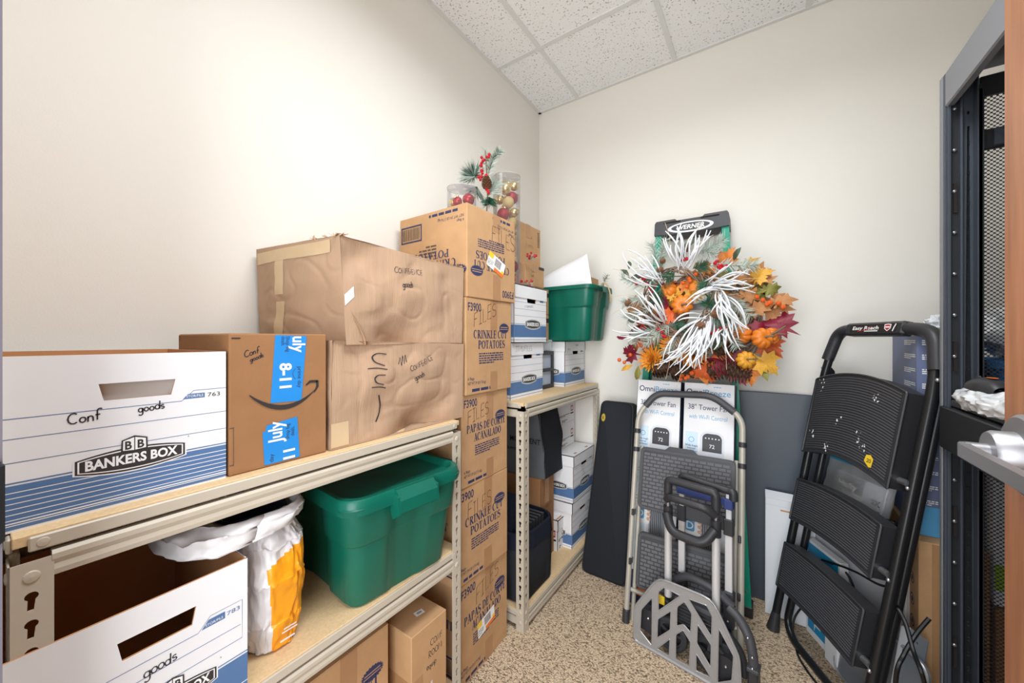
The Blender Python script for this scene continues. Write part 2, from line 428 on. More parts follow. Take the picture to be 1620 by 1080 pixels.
# ---- hand written strokes (x, y in units of cap height)
def A_(cx, cy, rx, ry, a0, a1): return arc(cx, cy, rx, ry, a0, a1, 8)
HW = {
 'C': (.7, [A_(.38, .5, .35, .5, 50, 310)]), 'O': (.75, [A_(.36, .5, .33, .5, 90, 450)]), 'N': (.7, [[(.05, 0), (.08, 1), (.5, 0), (.55, 1)]]),
 'F': (.6, [[(.1, 0), (.12, 1), (.52, 1.02)], [(.12, .55), (.42, .57)]]), 'E': (.6, [[(.5, 1), (.12, 1), (.1, 0), (.5, 0)], [(.1, .5), (.42, .52)]]),
 'R': (.65, [[(.1, 0), (.1, 1)], A_(.1, .76, .38, .24, 90, -90) + [(.52, 0)]]), 'M': (.85, [[(.05, 0), (.12, 1), (.38, .3), (.64, 1), (.72, 0)]]),
 'I': (.4, [[(.2, 0), (.2, 1)], [(.04, 1), (.36, 1)], [(.04, 0), (.36, 0)]]), 'L': (.55, [[(.1, 1), (.1, 0), (.45, .02)]]), 'S': (.6, [A_(.28, .75, .22, .24, 30, 270) + A_(.28, .25, .24, .26, 90, -150)]),
 'J': (.55, [[(.1, 1), (.5, 1)], [(.32, 1), (.32, .2)] + A_(.17, .2, .15, .2, 0, -160)]), 'T': (.6, [[(.02, 1), (.56, 1)], [(.29, 1), (.29, 0)]]),
 'D': (.65, [[(.1, 0), (.1, 1)], A_(.1, .5, .45, .5, 90, -90)]), 'P': (.6, [[(.1, 0), (.1, 1)], A_(.1, .76, .38, .24, 90, -90)]), 'X': (.6, [[(.05, 0), (.5, 1)], [(.05, 1), (.5, 0)]]),
 'Y': (.6, [[(.03, 1), (.28, .5), (.53, 1)], [(.28, .5), (.27, 0)]]), 'K': (.6, [[(.1, 0), (.1, 1)], [(.5, 1), (.1, .45), (.52, 0)]]),
 'A': (.65, [[(.02, 0), (.28, 1), (.55, 0)], [(.12, .4), (.46, .4)]]),
 'a': (.5, [A_(.22, .25, .2, .25, 20, 380), [(.42, .5), (.42, 0)]]), 'c': (.45, [A_(.22, .25, .2, .25, 50, 310)]), 'd': (.52, [A_(.22, .25, .2, .25, 20, 380), [(.43, .95), (.42, 0)]]),
 'e': (.45, [[(.04, .27), (.38, .3)] + A_(.21, .27, .18, .25, 10, 310)]), 'f': (.4, [A_(.28, .78, .16, .2, 40, 180) + [(.12, .3), (.12, 0)], [(0, .45), (.3, .47)]]),
 'g': (.5, [A_(.22, .25, .2, .25, 20, 380), [(.42, .5), (.42, -.2)] + A_(.24, -.2, .18, .2, 0, -160)]), 'i': (.22, [[(.1, .5), (.1, 0)], [(.1, .7), (.11, .76)]]),
 'l': (.22, [[(.1, 1), (.1, 0)]]), 'm': (.75, [[(.05, 0), (.05, .5)], A_(.18, .28, .13, .22, 180, 0) + [(.31, 0)], A_(.45, .28, .14, .22, 180, 0) + [(.6, 0)]]),
 'n': (.5, [[(.05, 0), (.05, .5)], A_(.21, .28, .16, .22, 180, 0) + [(.38, 0)]]), 'o': (.48, [A_(.22, .25, .2, .25, 90, 450)]), 'p': (.5, [[(.06, .5), (.05, -.4)], A_(.23, .25, .18, .25, 170, -170)]),
 'q': (.5, [A_(.22, .25, .2, .25, 20, 380), [(.42, .5), (.42, -.4), (.52, -.3)]]), 'r': (.38, [[(.05, .5), (.06, 0)], A_(.2, .3, .14, .2, 180, 40)]), 's': (.42, [A_(.2, .38, .14, .12, 30, 270) + A_(.2, .13, .15, .13, 90, -150)]),
 't': (.36, [[(.16, .85), (.16, .05), (.28, 0)], [(0, .55), (.32, .55)]]), 'u': (.5, [[(.05, .5)] + A_(.2, .18, .15, .18, 180, 360) + [(.36, .5), (.38, 0)]]), 'v': (.45, [[(.03, .5), (.2, 0), (.38, .5)]]),
 'x': (.42, [[(.03, 0), (.35, .5)], [(.03, .5), (.36, 0)]]), 'h': (.5, [[(.05, 0), (.05, 1)], A_(.21, .28, .16, .22, 180, 0) + [(.38, 0)]]), 'y': (.45, [[(.03, .5), (.2, .05)], [(.38, .5), (.12, -.4)]]),
 '0': (.6, [A_(.28, .5, .24, .5, 90, 450)]), '1': (.35, [[(.05, .8), (.18, 1), (.18, 0)]]), '2': (.6, [A_(.27, .72, .23, .28, 160, -20) + [(.05, 0), (.52, 0)]]), '4': (.65, [[(.12, 1), (.1, .45), (.5, .45)], [(.4, .95), (.42, 0)]]),
 '5': (.6, [[(.48, 1), (.12, 1), (.1, .58)] + A_(.24, .32, .26, .3, 90, -140)]), '7': (.55, [[(.05, 1), (.48, 1), (.2, 0)]]), '/': (.5, [[(.05, -.1), (.42, 1.05)]]), '-': (.5, [[(.05, .5), (.42, .52)]]), ' ': (.45, []),
}
def hand(mb, t, x, y, h, m, M, wd=0.0016, z=0.0006, jit=0.03, seed=1, sx=1.0, slope=0.0):
    rnd = random.Random(seed); cx = x
    for ch in t:
        adv, st = HW.get(ch) or HW.get(ch.lower()) or HW['C']; dy = rnd.uniform(-jit, jit) * h; k = 1 + rnd.uniform(-.08, .08)
        for s_ in st:
            pts = [(cx + p[0] * h * sx * k, y + dy + p[1] * h * k + (cx - x + p[0] * h) * slope) for p in s_]
            mb.ribbon(pts, wd, m, M, z)
        cx += adv * h * sx
    return cx
# ---- bold serif capitals for the printed cartons
TH, TN = .2, .075
def stem(x): return [([(x, 0), (x, 1)], TH), ([(x - .17, .03), (x + .17, .03)], .06), ([(x - .17, .97), (x + .17, .97)], .06)]
SF = {
 'I': (.5, stem(.22)), 'E': (.82, stem(.22) + [([(.22, .965), (.68, .965)], .07), ([(.22, .5), (.52, .5)], .07), ([(.22, .035), (.7, .035)], .07), ([(.67, 1), (.67, .74)], .06), ([(.69, 0), (.69, .27)], .06), ([(.52, .38), (.52, .62)], .06)]),
 'L': (.78, stem(.22) + [([(.22, .035), (.68, .035)], .07), ([(.66, 0), (.66, .3)], .07)]),
 'T': (.82, [([(.4, 0), (.4, 1)], TH), ([(.22, .03), (.58, .03)], .06), ([(.04, .965), (.76, .965)], .07), ([(.06, 1), (.06, .7)], .06), ([(.74, 1), (.74, .7)], .06)]),
 'N': (.98, [([(.18, 0), (.18, 1)], TN), ([(.14, 1), (.8, 0)], TH), ([(.8, 0), (.8, 1)], TN), ([(.03, .03), (.33, .03)], .06), ([(.65, .97), (.95, .97)], .06), ([(.02, .97), (.2, .97)], .06)]),
 'K': (.95, stem(.22) + [([(.3, .42), (.76, .97)], TN), ([(.42, .58), (.82, 0)], TH), ([(.64, .03), (.95, .03)], .06), ([(.6, .97), (.9, .97)], .06)]),
 'A': (.9, [([(.14, 0), (.44, 1)], TN), ([(.42, 1), (.74, 0)], TH), ([(.24, .33), (.64, .33)], .07), ([(.0, .03), (.28, .03)], .06), ([(.58, .03), (.9, .03)], .06)]),
 'C': (.88, [(arc(.44, .5, .34, .47, 48, 312, 18), [.07] * 3 + [.12] * 3 + [.2] * 7 + [.12] * 3 + [.06] * 3), ([(.7, 1), (.7, .68)], .06)]),
 'O': (.96, [(arc(.47, .5, .36, .46, 90, 450, 24), [.08] * 2 + [.13] * 2 + [.2] * 5 + [.13] * 2 + [.08] * 3 + [.13] * 2 + [.2] * 5 + [.13] * 2 + [.08] * 2)]),
 'D': (.95, stem(.22) + [(arc(.3, .5, .5, .465, 90, -90, 16), [.07] * 3 + [.13] * 2 + [.2] * 7 + [.13] * 2 + [.07] * 3), ([(.22, .965), (.32, .965)], .07), ([(.22, .035), (.32, .035)], .07)]),
 'P': (.8, stem(.22) + [(arc(.34, .73, .32, .235, 90, -90, 12), [.07] * 3 + [.18] * 7 + [.07] * 3), ([(.22, .965), (.36, .965)], .07), ([(.22, .495), (.36, .495)], .07)]),
 'R': (.92, stem(.22) + [(arc(.34, .74, .3, .225, 90, -90, 12), [.07] * 3 + [.18] * 7 + [.07] * 3), ([(.22, .965), (.36, .965)], .07), ([(.22, .515), (.36, .515)], .07), ([(.42, .5), (.76, 0)], TH), ([(.7, .03), (.95, .03)], .06)]),
 'S': (.72, [(arc(.35, .74, .24, .22, 40, 270, 12) + arc(.35, .27, .26, .23, 90, -140, 12)[1:], [.06] * 3 + [.12] * 3 + [.2] * 12 + [.12] * 4 + [.06] * 3), ([(.6, 1), (.6, .72)], .06), ([(.1, 0), (.1, .3)], .06)]),
 'U': (.92, [([(.22, 1), (.22, .35)] + arc(.47, .3, .25, .26, 180, 270, 6), [TH] * 5 + [.14] * 4), (arc(.47, .3, .27, .26, 270, 360, 6) + [(.74, 1)], TN), ([(.05, .97), (.39, .97)], .06), ([(.6, .97), (.88, .97)], .06)]),
 ' ': (.4, []),
}
def serif(mb, t, xc, y, h, W, m, M, z=0.0005):
    tot = sum(SF[c][0] for c in t); k = W / tot; cx = xc - W / 2
    for ch in t:
        adv, st = SF[ch]
        for pts, wd in st:
            wl = [q * (k + h) / 2 for q in wd] if isinstance(wd, list) else wd * (k + h) / 2
            mb.ribbon([(cx + p[0] * k, y + p[1] * h) for p in pts], wl, m, M, z)
        cx += adv * k
def smallprint(mb, x0, y0, x1, y1, rows, m, M, seed=0, fill=.55, z=0.0004):
    rnd = random.Random(seed); rh = (y1 - y0) / rows
    for r_ in range(rows):
        x = x0; yy = y1 - (r_ + 1) * rh
        end = x1 if r_ < rows - 1 else x0 + (x1 - x0) * .6
        while x < end:
            wl = rnd.uniform(1.2, 4.5) * rh * .6; e = min(x + wl, end)
            mb.rect(x, yy, e, yy + rh * fill, m, M, z); x = e + rh * .35

# ================================================================ the room
H = 2.948; RX1 = 2.45; RY1 = 2.34
struct(MB().box((-.12, -2.2, -.1), (RX1 + .12, RY1 + .12, 0), M_carpet).build('floor', smooth=False))
struct(MB().box((-.12, -.12, H), (RX1 + .12, RY1 + .12, H + .05), M_tile).build('ceiling', smooth=False))
struct(MB().box((-.12, -.12, 0), (0, RY1 + .12, H), M_wall).build('wall_left', smooth=False))
struct(MB().box((0, RY1, 0), (RX1, RY1 + .12, H), M_wall).build('wall_back', smooth=False))
struct(MB().box((RX1, -.12, 0), (RX1 + .12, RY1 + .12, H), M_wall).build('wall_right', smooth=False))
wf = MB(); wf.box((0, -.12, 0), (.585, .02, H), M_wall); wf.box((1.70, -.12, 0), (RX1, .02, H), M_wall); wf.box((.585, -.12, 2.15), (1.70, .02, H), M_wall)
struct(wf.build('wall_front', smooth=False))
g = MB()
for x in (.304, .914, 1.524, 2.134): g.box((x - .012, .02, H - .007), (x + .012, RY1, H), M_grid)
for y in (.59, 1.20, 1.81): g.box((0, y - .012, H - .0065), (RX1, y + .012, H), M_grid)
g.box((0, .02, H - .009), (.02, RY1, H), M_grid); g.box((0, RY1 - .02, H - .009), (RX1, RY1, H), M_grid)
g.box((RX1 - .02, .02, H - .009), (RX1, RY1, H), M_grid)
struct(g.build('trim_1', smooth=False))
j = MB(); j.box((.585, -.13, 0), (.622, .026, 2.15), M_frame); j.box((1.665, -.13, 0), (1.70, .026, 2.15), M_frame); j.box((.622, -.13, 2.115), (1.665, .026, 2.15), M_frame)
jm = struct(j.build('trim_2', smooth=False))
MB().box((.618, -.02, 1.085), (.634, .0275, 1.178), M_rackd, None, .004).build('strike_plate', jm)
# troffer trim around the lamp light, overhead and out of the picture
t = thing('ceiling_light', 'recessed ceiling light fitting overhead in the tile grid', 'ceiling light', (1.219, .61, H))
fb = MB()
for a, b in (((-.30, -.60, -.012), (-.28, .60, -.0)), ((.28, -.60, -.012), (.30, .60, -.0)), ((-.28, -.60, -.012), (.28, -.58, -.0)), ((-.28, .58, -.012), (.28, .60, -.0))): fb.box(a, b, M_grid)
fb.build('frame', t)

# ---------------------------------------------------------------- door with lever handle, opened into the room
dr = struct(MB().box((1.6115, .03, .01), (1.656, .784, 2.1), M_wood, None, .002).build('door_1'))
hz = 1.177; hy_ = .722
hb = MB()
hb.lathe([(.0001, 0), (.049, 0), (.049, .006), (.045, .010), (.027, .012), (.0265, .03), (.024, .034), (.0001, .034)], M_chrome, 40, fr((1.6115, hy_, hz), (0, 1, 0), (0, 0, 1)) @ RX(0) @ Matrix.Rotation(math.pi, 4, 'X'))
ho = hb.build('handle_rose', dr)
lv = MB()
lv.tube([(1.59, hy_, hz), (1.558, hy_, hz)], .0095, M_chrome, 20)
path = [(1.60, hy_, hz), (1.564, hy_ + .002, hz), (1.559, hy_, hz), (1.5555, hy_ - .008, hz), (1.5555, hy_ - .020, hz), (1.5565, hy_ - .09, hz), (1.558, hy_ - .165, hz)]
def bar(mb, pts, w, h, m):
    P = [Vector(p) for p in pts]; vs = []
    for i, p in enumerate(P):
        tn = (P[min(len(P) - 1, i + 1)] - P[max(0, i - 1)]).normalized(); sd = tn.cross(Vector((0, 0, 1))).normalized()
        for a, b in ((-1, -1), (1, -1), (1, 1), (-1, 1)): vs.append(p + sd * a * w / 2 + Vector((0, 0, b * h / 2)))
    n = len(P); fs = [(i * 4 + k, i * 4 + (k + 1) % 4, i * 4 + 4 + (k + 1) % 4, i * 4 + 4 + k) for i in range(n - 1) for k in range(4)]
    fs += [(3, 2, 1, 0), (n * 4 - 4, n * 4 - 3, n * 4 - 2, n * 4 - 1)]
    mb.add(vs, fs, m)
bar(lv, path, .011, .0165, M_chrome)
lv.build('handle_lever', dr, ang=50)

# ---------------------------------------------------------------- steel shelving
def keyhole(cx, cy, s=1.0):
    p = arc(cx, cy + .004, .0068 * s, .0066 * s, -58, 238, 10)
    return p + [(cx - .0040 * s, cy - .016 * s), (cx + .0022 * s, cy - .016 * s)]
def post(parent, x, y, sx, sy, z1, z0=0.0, closed=()):
    # L-section upright, outer corner at (x, y); the flanges run towards -sx and -sy
    mb = MB(); W = .042; th = .002
    zs = [z1 - .055 - .041 * k for k in range(int((z1 - .1) / .041))]
    hl = [keyhole(W / 2, z, 1) for z in zs if z > .07 and not any(abs(z - c) < .03 for c in closed)]
    poly = [(0, z0), (W, z0), (W, z1), (0, z1)]
    M1 = fr((x - sx * th if sx > 0 else x, y if sy < 0 else y - W, 0), (0, 1, 0), (0, 0, 1))
    mb.prism(poly, 0, th, M_steel, M1, hl)
    M2 = fr((x - W if sx > 0 else x, y + (th if sy < 0 else 0), 0), (1, 0, 0), (0, 0, 1))
    mb.prism(poly, 0, th, M_steel, M2, hl)
    for c in list(closed) + [z1 - .022]:
        mb.lathe([(.009, 0), (.0075, .0018), (.0001, .003)], M_steel, 14, fr((x, y + W / 2 if sy < 0 else y - W / 2, c), (0, 1, 0), (0, 0, 1)) if sx > 0 else fr((x, y + W / 2, c), (0, -1, 0), (0, 0, 1)))
        mb.lathe([(.009, 0), (.0075, .0018), (.0001, .003)], M_steel, 14, fr((x - W / 2 if sx > 0 else x + W / 2, y, c), (1, 0, 0), (0, 0, 1)) if sy < 0 else fr((x - W / 2, y, c), (-1, 0, 0), (0, 0, 1)))
    return mb.build('post', parent, smooth=False)
BEAM = [(0, -.070), (.0, -.036), (-.004, -.030), (-.012, -.030), (-.012, -.034), (-.006, -.038), (-.006, -.066), (-.012, -.070)]
BEAM2 = [(.002, -.068), (.003, -.060), (.001, -.052), (.004, -.044), (.004, -.036), (.0, -.031), (-.012, -.031), (-.012, -.070), (-.002, -.070)]
def shelf_unit(label, y0, y1, levels, top, closed):
    X1 = .457
    t = thing('shelving_unit', label, 'shelf', (X1 / 2, (y0 + y1) / 2, 0), 0); o = Vector(t.location)
    Mi = Matrix.Translation(-o)
    def B(mb, name, par=t, **k):
        mb.v = [Mi @ p for p in mb.v]; return mb.build(name, par, **k)
    for x, sx in ((X1, 1), (.004, -1)):
        for y, sy in ((y0, -1), (y1, 1)):
            p = post(t, x, y, sx, sy, top - .038, 0, closed); p.location = -o
    for z in levels:
        b = MB(); b.box((.008, y0 + .004, z - .016), (X1 - .006, y1 - .004, z), M_part, None, .001); B(b, 'shelf_board')
        for (a, c, d, e) in ((X1 - .007, y0 + .018, X1 - .001, y1 - .018),):
            b = MB(); b.box((a, c, z - .025), (d, e, z - .003), M_steel, None, .002)
            for yy in (c + .014, e - .014): b.lathe([(.007, 0), (.006, .0012), (.0001, .002)], M_steel, 12, fr((d, yy, z - .014), (0, 1, 0), (0, 0, 1)))
            B(b, 'edge_strip')
        b = MB(); b.box((.03, y0 - .001, z - .025), (X1 - .018, y0 + .005, z - .003), M_steel, None, .002)
        b.lathe([(.007, 0), (.006, .0012), (.0001, .002)], M_steel, 12, fr((X1 - .03, y0 - .001, z - .014), (1, 0, 0), (0, 0, 1))); B(b, 'edge_strip')
        b = MB(); b.box((.03, y1 - .005, z - .025), (X1 - .018, y1 + .001, z - .003), M_steel, None, .002); B(b, 'edge_strip')
        b = MB(); b.prism(BEAM2, y0 + .040, y1 - .040, M_steel, Matrix(((1, 0, 0, X1 - .003), (0, 0, 1, 0), (0, 1, 0, z), (0, 0, 0, 1)))); B(b, 'beam', smooth=False)
        b = MB(); b.box((.006, y0 + .04, z - .068), (.018, y1 - .04, z - .031), M_steel, None, .003); B(b, 'beam')
        for yy, s_ in ((y0, 1), (y1, -1)):
            b = MB(); a0, a1 = sorted((yy + s_ * .003, yy + s_ * .013)); b.box((.045, a0, z - .068), (X1 - .040, a1, z - .033), M_steel, None, .003); B(b, 'beam')
    return t
shelf_unit('beige steel shelving unit nearest the doorway, crushed cartons on its top', .036, .990, (1.030, .585, .090), 1.030, (.53, ))
shelf_unit('beige steel shelving unit in the far corner beyond the potato cartons', 1.407, 2.325, (1.030, .090), 1.030, (.04, .085))

# ---------------------------------------------------------------- boxes
def logo_oval(mb, cx, cy, w, h, M, txt='BANKERS BOX', cube=True):
    # black shield-shaped plate with white keyline and lettering, arched
    def plate(k, m, z):
        a = w / 2 * k if k == 1 else w / 2 - (1 - k) * h * .5; hh = h / 2 * k
        top = [(cx + a * u, cy + hh * (.55 + .45 * (1 - u * u))) for u in [1 - 2 * i / 12 for i in range(13)]]
        bot = [(cx + a * u, cy - hh * (.55 + .45 * (1 - u * u))) for u in [-1 + 2 * i / 12 for i in range(13)]]
        mb.flat(top + bot, m, M, z)
    plate(1.12, M_white, .0006); plate(1, M_logo, .0008); plate(.86 if cube else .90, M_txtw, .0010); plate(.76 if cube else .84, M_logo, .0012)
    mb.text(txt, cx, cy - h * (.17 if cube else .19), h * .40, M_txtw, M, w * .84, .035, 'c', z=.0015)
    if cube:
        s = h * .42; y = cy + h * .36
        mb.flat([(cx - s, y), (cx, y - s * .12), (cx + s, y), (cx + s * .96, y + s * 1.15), (cx, y + s * 1.5), (cx - s * .96, y + s * 1.15)], M_logo, M, .0016)
        mb.flat([(cx - s * .86, y + s * .08), (cx - .04 * s, y + s * .0), (cx - .04 * s, y + s * 1.32), (cx - s * .84, y + s * 1.06)], M_txtw, M, .0018)
        mb.flat([(cx + .04 * s, y + s * .0), (cx + s * .86, y + s * .08), (cx + s * .84, y + s * 1.06), (cx + .04 * s, y + s * 1.32)], M_txtw, M, .0018)
        mb.text('B', cx - s * .46, y + s * .17, s * .85, M_logo, M, s * .5, .03, 'c', z=.002)
        mb.text('B', cx + s * .46, y + s * .17, s * .85, M_logo, M, s * .5, .03, 'c', z=.002)
def walls(mb, w, d, h, mo, mi, hole=None, th=.004):
    Mf = fr((-th, -w / 2, 0), (0, 1, 0), (0, 0, 1))
    mb.prism([(0, 0), (w, 0), (w, h), (0, h)], th * .5, th, mo, Mf, [hole] if hole else [], M_kraft)
    mb.prism([(0, 0), (w, 0), (w, h), (0, h)], 0, th * .5, mi, Mf, [hole] if hole else [], M_kraft)
    mb.box((-d, -w / 2, 0), (-d + th / 2, w / 2, h), mo); mb.box((-d + th / 2, -w / 2 + th, 0), (-d + th, w / 2 - th, h), mi)
    for s_ in (-1, 1):
        a, b = sorted((s_ * w / 2, s_ * (w / 2 - th / 2))); mb.box((-d, a, 0), (-th * .2, b, h), mo)
        a, b = sorted((s_ * (w / 2 - th / 2), s_ * (w / 2 - th))); mb.box((-d + th, a, 0), (-th, b, h), mi)
    mb.box((-d + th, -w / 2 + th, 0), (-th, w / 2 - th, th), mi)
def bankers_box(label, loc, rz, w, d, h, lid=True, style='B', group=None, cat='box', hole_m=None, writing=(), lidtxt=(), name='file_box', hx=(.36, .66), hv=(.70, .83), seed=1):
    t = thing(name, label, cat, loc, rz, group)
    mb = MB(); Mf = fr((0, -w / 2, 0), (0, 1, 0), (0, 0, 1)); Ms = fr((-d, -w / 2, 0), (1, 0, 0), (0, 0, 1))
    a, b = w * hx[0], w * hx[1]; c, e = h * hv[0], h * hv[1]
    hole = [(a + .006, c), (b - .006, c), (b, e), (a, e)]
    body_h = h if not lid else h - .012
    walls(mb, w, d, body_h, M_white, M_kraft if not lid else M_hole, hole)  # lidded boxes: shade inside put into the colour of the lining
    if style == 'A':
        for v in (.395, .53): mb.rect(0, h * v - .0005, w, h * v + .0005, M_blue, Mf, .0003)
        v1, v2 = h * .645, h * .715
        mb.ribbon([(0, v1), (w * .77, v1), (w * .83, v2), (w, v2)], .0011, M_blue, Mf, .0003)
        mb.flat([(w * .775, v1 + .003), (w * .885, v1 + .003), (w * .885, v2 - .006), (w * .80, v2 - .006)], M_blue, Mf, .0004)
        mb.text('STOR/FILE', w * .835, v1 + .0055, .0050, M_txtw, Mf, w * .085, 0, 'c', z=.0006)
        mb.text('763', w * .90, v1 + .0035, .0085, M_logo, Mf, w * .066, 0, 'l', z=.0006)
        mb.rect(0, .004, w, h * .265, M_blue, Mf, .0003); mb.rect(0, h * .275, w, h * .283, M_blue, Mf, .0003)
        for k in range(7): mb.rect(0, h * (.036 + .031 * k), w, h * (.041 + .031 * k), M_white, Mf, .0005)
        mb.rect(0, .0125, w, .0145, M_white, Mf, .0006)
        logo_oval(mb, w * .56, h * .295, w * .45, h * .155, Mf); mb.text('R', w * .80, h * .375, .003, M_logo, Mf, None, 0, z=.0006)
    elif style == 'C':
        v1, v2 = h * .62, h * .70
        mb.ribbon([(w * .06, v1), (w * .74, v1), (w * .80, v2), (w * .97, v2), (w * .97, h * .41), (w * .06, h * .41)], .0011, M_blue, Mf, .0003)
        mb.rect(w * .06, h * .515, w * .96, h * .519, M_blue, Mf, .0003)
        mb.flat([(w * .755, v1 + .002), (w * .875, v1 + .002), (w * .875, v2 - .006), (w * .79, v2 - .006)], M_blue, Mf, .0004)
        mb.text('STOR/FILE', w * .82, v1 + .0045, .0050, M_txtw, Mf, w * .09, 0, 'c', z=.0006)
        mb.text('783', w * .885, v1 + .0045, .0085, M_blue, Mf, w * .07, 0, 'l', z=.0006)
        mb.rect(0, .004, w, h * .275, M_blue, Mf, .0003); mb.rect(0, h * .287, w, h * .295, M_blue, Mf, .0003); mb.rect(0, h * .06, w, h * .066, M_white, Mf, .0005)
        logo_oval(mb, w * .62, h * .27, w * .42, h * .15, Mf); mb.text('R', w * .85, h * .35, .003, M_logo, Mf, None, 0, z=.0006)
    elif style == 'B':
        top = h - .065
        for v in (.46, .58, .70): mb.rect(0, h * v - .0006, w, h * v + .0006, M_blue, Mf, .0003)
        mb.rect(w * .78, h * .755 - .004, w * .90, h * .755 + .005, M_blue, Mf, .0004); mb.text('703', w * .915, h * .745, .006, M_logo, Mf, None, 0, z=.0005)
        for Mx, ww in ((Mf, w), (Ms, d)):
            mb.rect(0, h * .085, ww, h * .30, M_blue, Mx, .0003); mb.rect(0, h * .315, ww, h * .323, M_blue, Mx, .0003); mb.rect(0, h * .036, ww, h * .044, M_blue, Mx, .0003)
        logo_oval(mb, w * .55, h * .32, w * .46, h * .17, Mf, cube=False)
        logo_oval(mb, d * .72, h * .32, d * .32, h * .15, Ms, cube=False)
    elif style == 'P':
        for Mx, ww, sd in ((Mf, w, 5), (Ms, d, 8)):
            mb.rect(ww * .80, h * .42, ww * .93, h * .66, M_red, Mx, .0004); mb.rect(ww * .825, h * .47, ww * .905, h * .60, M_white, Mx, .0006)
            mb.rect(ww * .78, h * .30, ww * .95, h * .36, M_logo, Mx, .0004)
            smallprint(mb, ww * .14, h * .28, ww * .74, h * .38, 2, M_ink2, Mx, sd)
            smallprint(mb, ww * .30, h * .05, ww * .62, h * .16, 2, M_ink2, Mx, sd + 1)
    for (s, x, y, hh, wd) in writing: hand(mb, s, w * x, h * y, hh, M_marker, Mf, wd, seed=seed, slope=.06)
    mb.build('box_body', t, smooth=False)
    if hole_m:
        f = MB(); f.box((-.016, -w / 2 + a - .004, c - .002), (-.013, -w / 2 + b + .004, e + .012), M_whitein, None, .001)
        Mt = fr((-.013, -w / 2 + a, c), (0, 1, 0), (0, 0, 1))
        f.ribbon([(.002, e - c - .001), (b - a - .004, e - c + .001)], .0016, M_white, Mt, .001)
        f.build('handle_flap', t)
    if lid:
        l = MB(); lh = .062; o_ = .004
        l.box((-d - o_, -w / 2 - o_, h - .004), (o_, w / 2 + o_, h), M_white)
        l.prism([(0, 0), (w + 2 * o_, 0), (w + 2 * o_, lh), (0, lh)], 0, .003, M_white, fr((o_ - .003, -w / 2 - o_, h - lh), (0, 1, 0), (0, 0, 1)))
        l.box((-d - o_, -w / 2 - o_, h - lh), (-d - o_ + .003, w / 2 + o_, h), M_white)
        for s_ in (-1, 1):
            y_a, y_b = sorted((s_ * (w / 2 + o_), s_ * (w / 2 + o_ - .003))); l.box((-d - o_, y_a, h - lh), (o_, y_b, h), M_white)
        # folded corner seams and slots of the lid
        Mt = fr((-d, -w / 2, h), (1, 0, 0), (0, 1, 0))
        for q in (.22, .78):
            l.rect(d * .93, w * q - .018, d * .94 + .008, w * q + .018, M_kraft, Mt, .0004)
            l.rect(.01, w * q - .0006, d, w * q + .0006, M_whitein, Mt, .0003)
        Ml = fr((o_, -w / 2, h - lh), (0, 1, 0), (0, 0, 1)); Mls = fr((-d, -w / 2 - o_, h - lh), (1, 0, 0), (0, 0, 1))
        for (s, x, y, hh, wd, face) in lidtxt:
            if face == 'f': hand(l, s, w * x, lh * y, hh, M_marker, Ml, wd, seed=seed + 3)
            elif face == 's': l.text(s, d * x, lh * y, hh, M_logo, Mls, None, 0)
            elif face == 'ft': l.text(s, w * x, lh * y, hh, M_logo, Ml, None, 0)
        l.build('lid', t, smooth=False)
    return t
BBG = 'white file storage boxes'
bankers_box('open-topped white file box numbered 763 with blue stripes on the near shelf top', (.42, .153, 1.030), 0, .308, .375, .262, False, 'A', BBG,
            hole_m=True, hx=(.42, .74), hv=(.70, .81), writing=(('Conf', .31, .575, .018, .0020), ('goods', .575, .60, .0150, .0020)), seed=4)
bankers_box('open-topped white file box numbered 783 on the middle near shelf, dark brown inside', (.455, .176, .590), 2, .318, .40, .270, False, 'C', BBG,
            hx=(.40, .73), hv=(.70, .82), writing=(('Conf', .22, .52, .018, .0020), ('goods', .50, .515, .019, .0020)), seed=5)
bankers_box('upper lidded white file box of the pair next to the tall potato carton stack', (.382, 1.594, 1.303), 0, .305, .36, .275, True, 'B', BBG,
            writing=(('L7 CONFErENCE', .30, .61, .010, .0011),), seed=6)
bankers_box('lidded white file box with JTMS/FILES handwritten on its lid, on the far shelf top', (.362, 1.592, 1.030), 0, .305, .345, .272, True, 'B', BBG,
            lidtxt=(('JTMS/FILES', .12, .28, .026, .0013, 'f'),), seed=7)
bankers_box('lidded white file box directly beneath the open green tote', (.355, 2.175, 1.030), 0, .290, .33, .275, True, 'B', BBG,
            lidtxt=(('99 IRON', .45, .50, .016, 0, 's'), ('Stone', .5, .5, .012, 0, 'ft'), ('DAI-NCN', .1, .12, .009, .001, 'f')), seed=8)
bankers_box('lidded white file box marked 2021 CDs, upper of two inside the far shelving', (.425, 2.150, .360), 0, .300, .37, .272, True, 'B', BBG,
            writing=(('2021', .36, .58, .026, .0013), ('CDs', .40, .46, .024, .0013)), seed=9)
bankers_box('lidded white file box lowest in the far shelving, on its bottom board', (.418, 2.145, .090), 0, .300, .37, .268, True, 'B', BBG,
            writing=(('TOYS', .62, .56, .022, .0013),), seed=10)
bankers_box('pale paper carton stacked highest under the far shelf top', (.30, 2.15, .785), 0, .26, .28, .15, False, 'P', 'paper cartons under the far shelf', name='paper_carton', cat='carton', hx=(.9, .91), hv=(.9, .91))
bankers_box('pale paper carton resting directly on the 2021 CDs file box', (.30, 2.15, .634), 0, .26, .28, .15, False, 'P', 'paper cartons under the far shelf', name='paper_carton', cat='carton', hx=(.9, .91), hv=(.9, .91))
bankers_box('small white paper carton on the bottom board behind the black fabric bin', (.358, 1.962, .090), 0, .066, .22, .180, True, 'P', 'paper cartons under the far shelf', name='paper_carton', cat='carton', hx=(.9, .91), hv=(.9, .91))

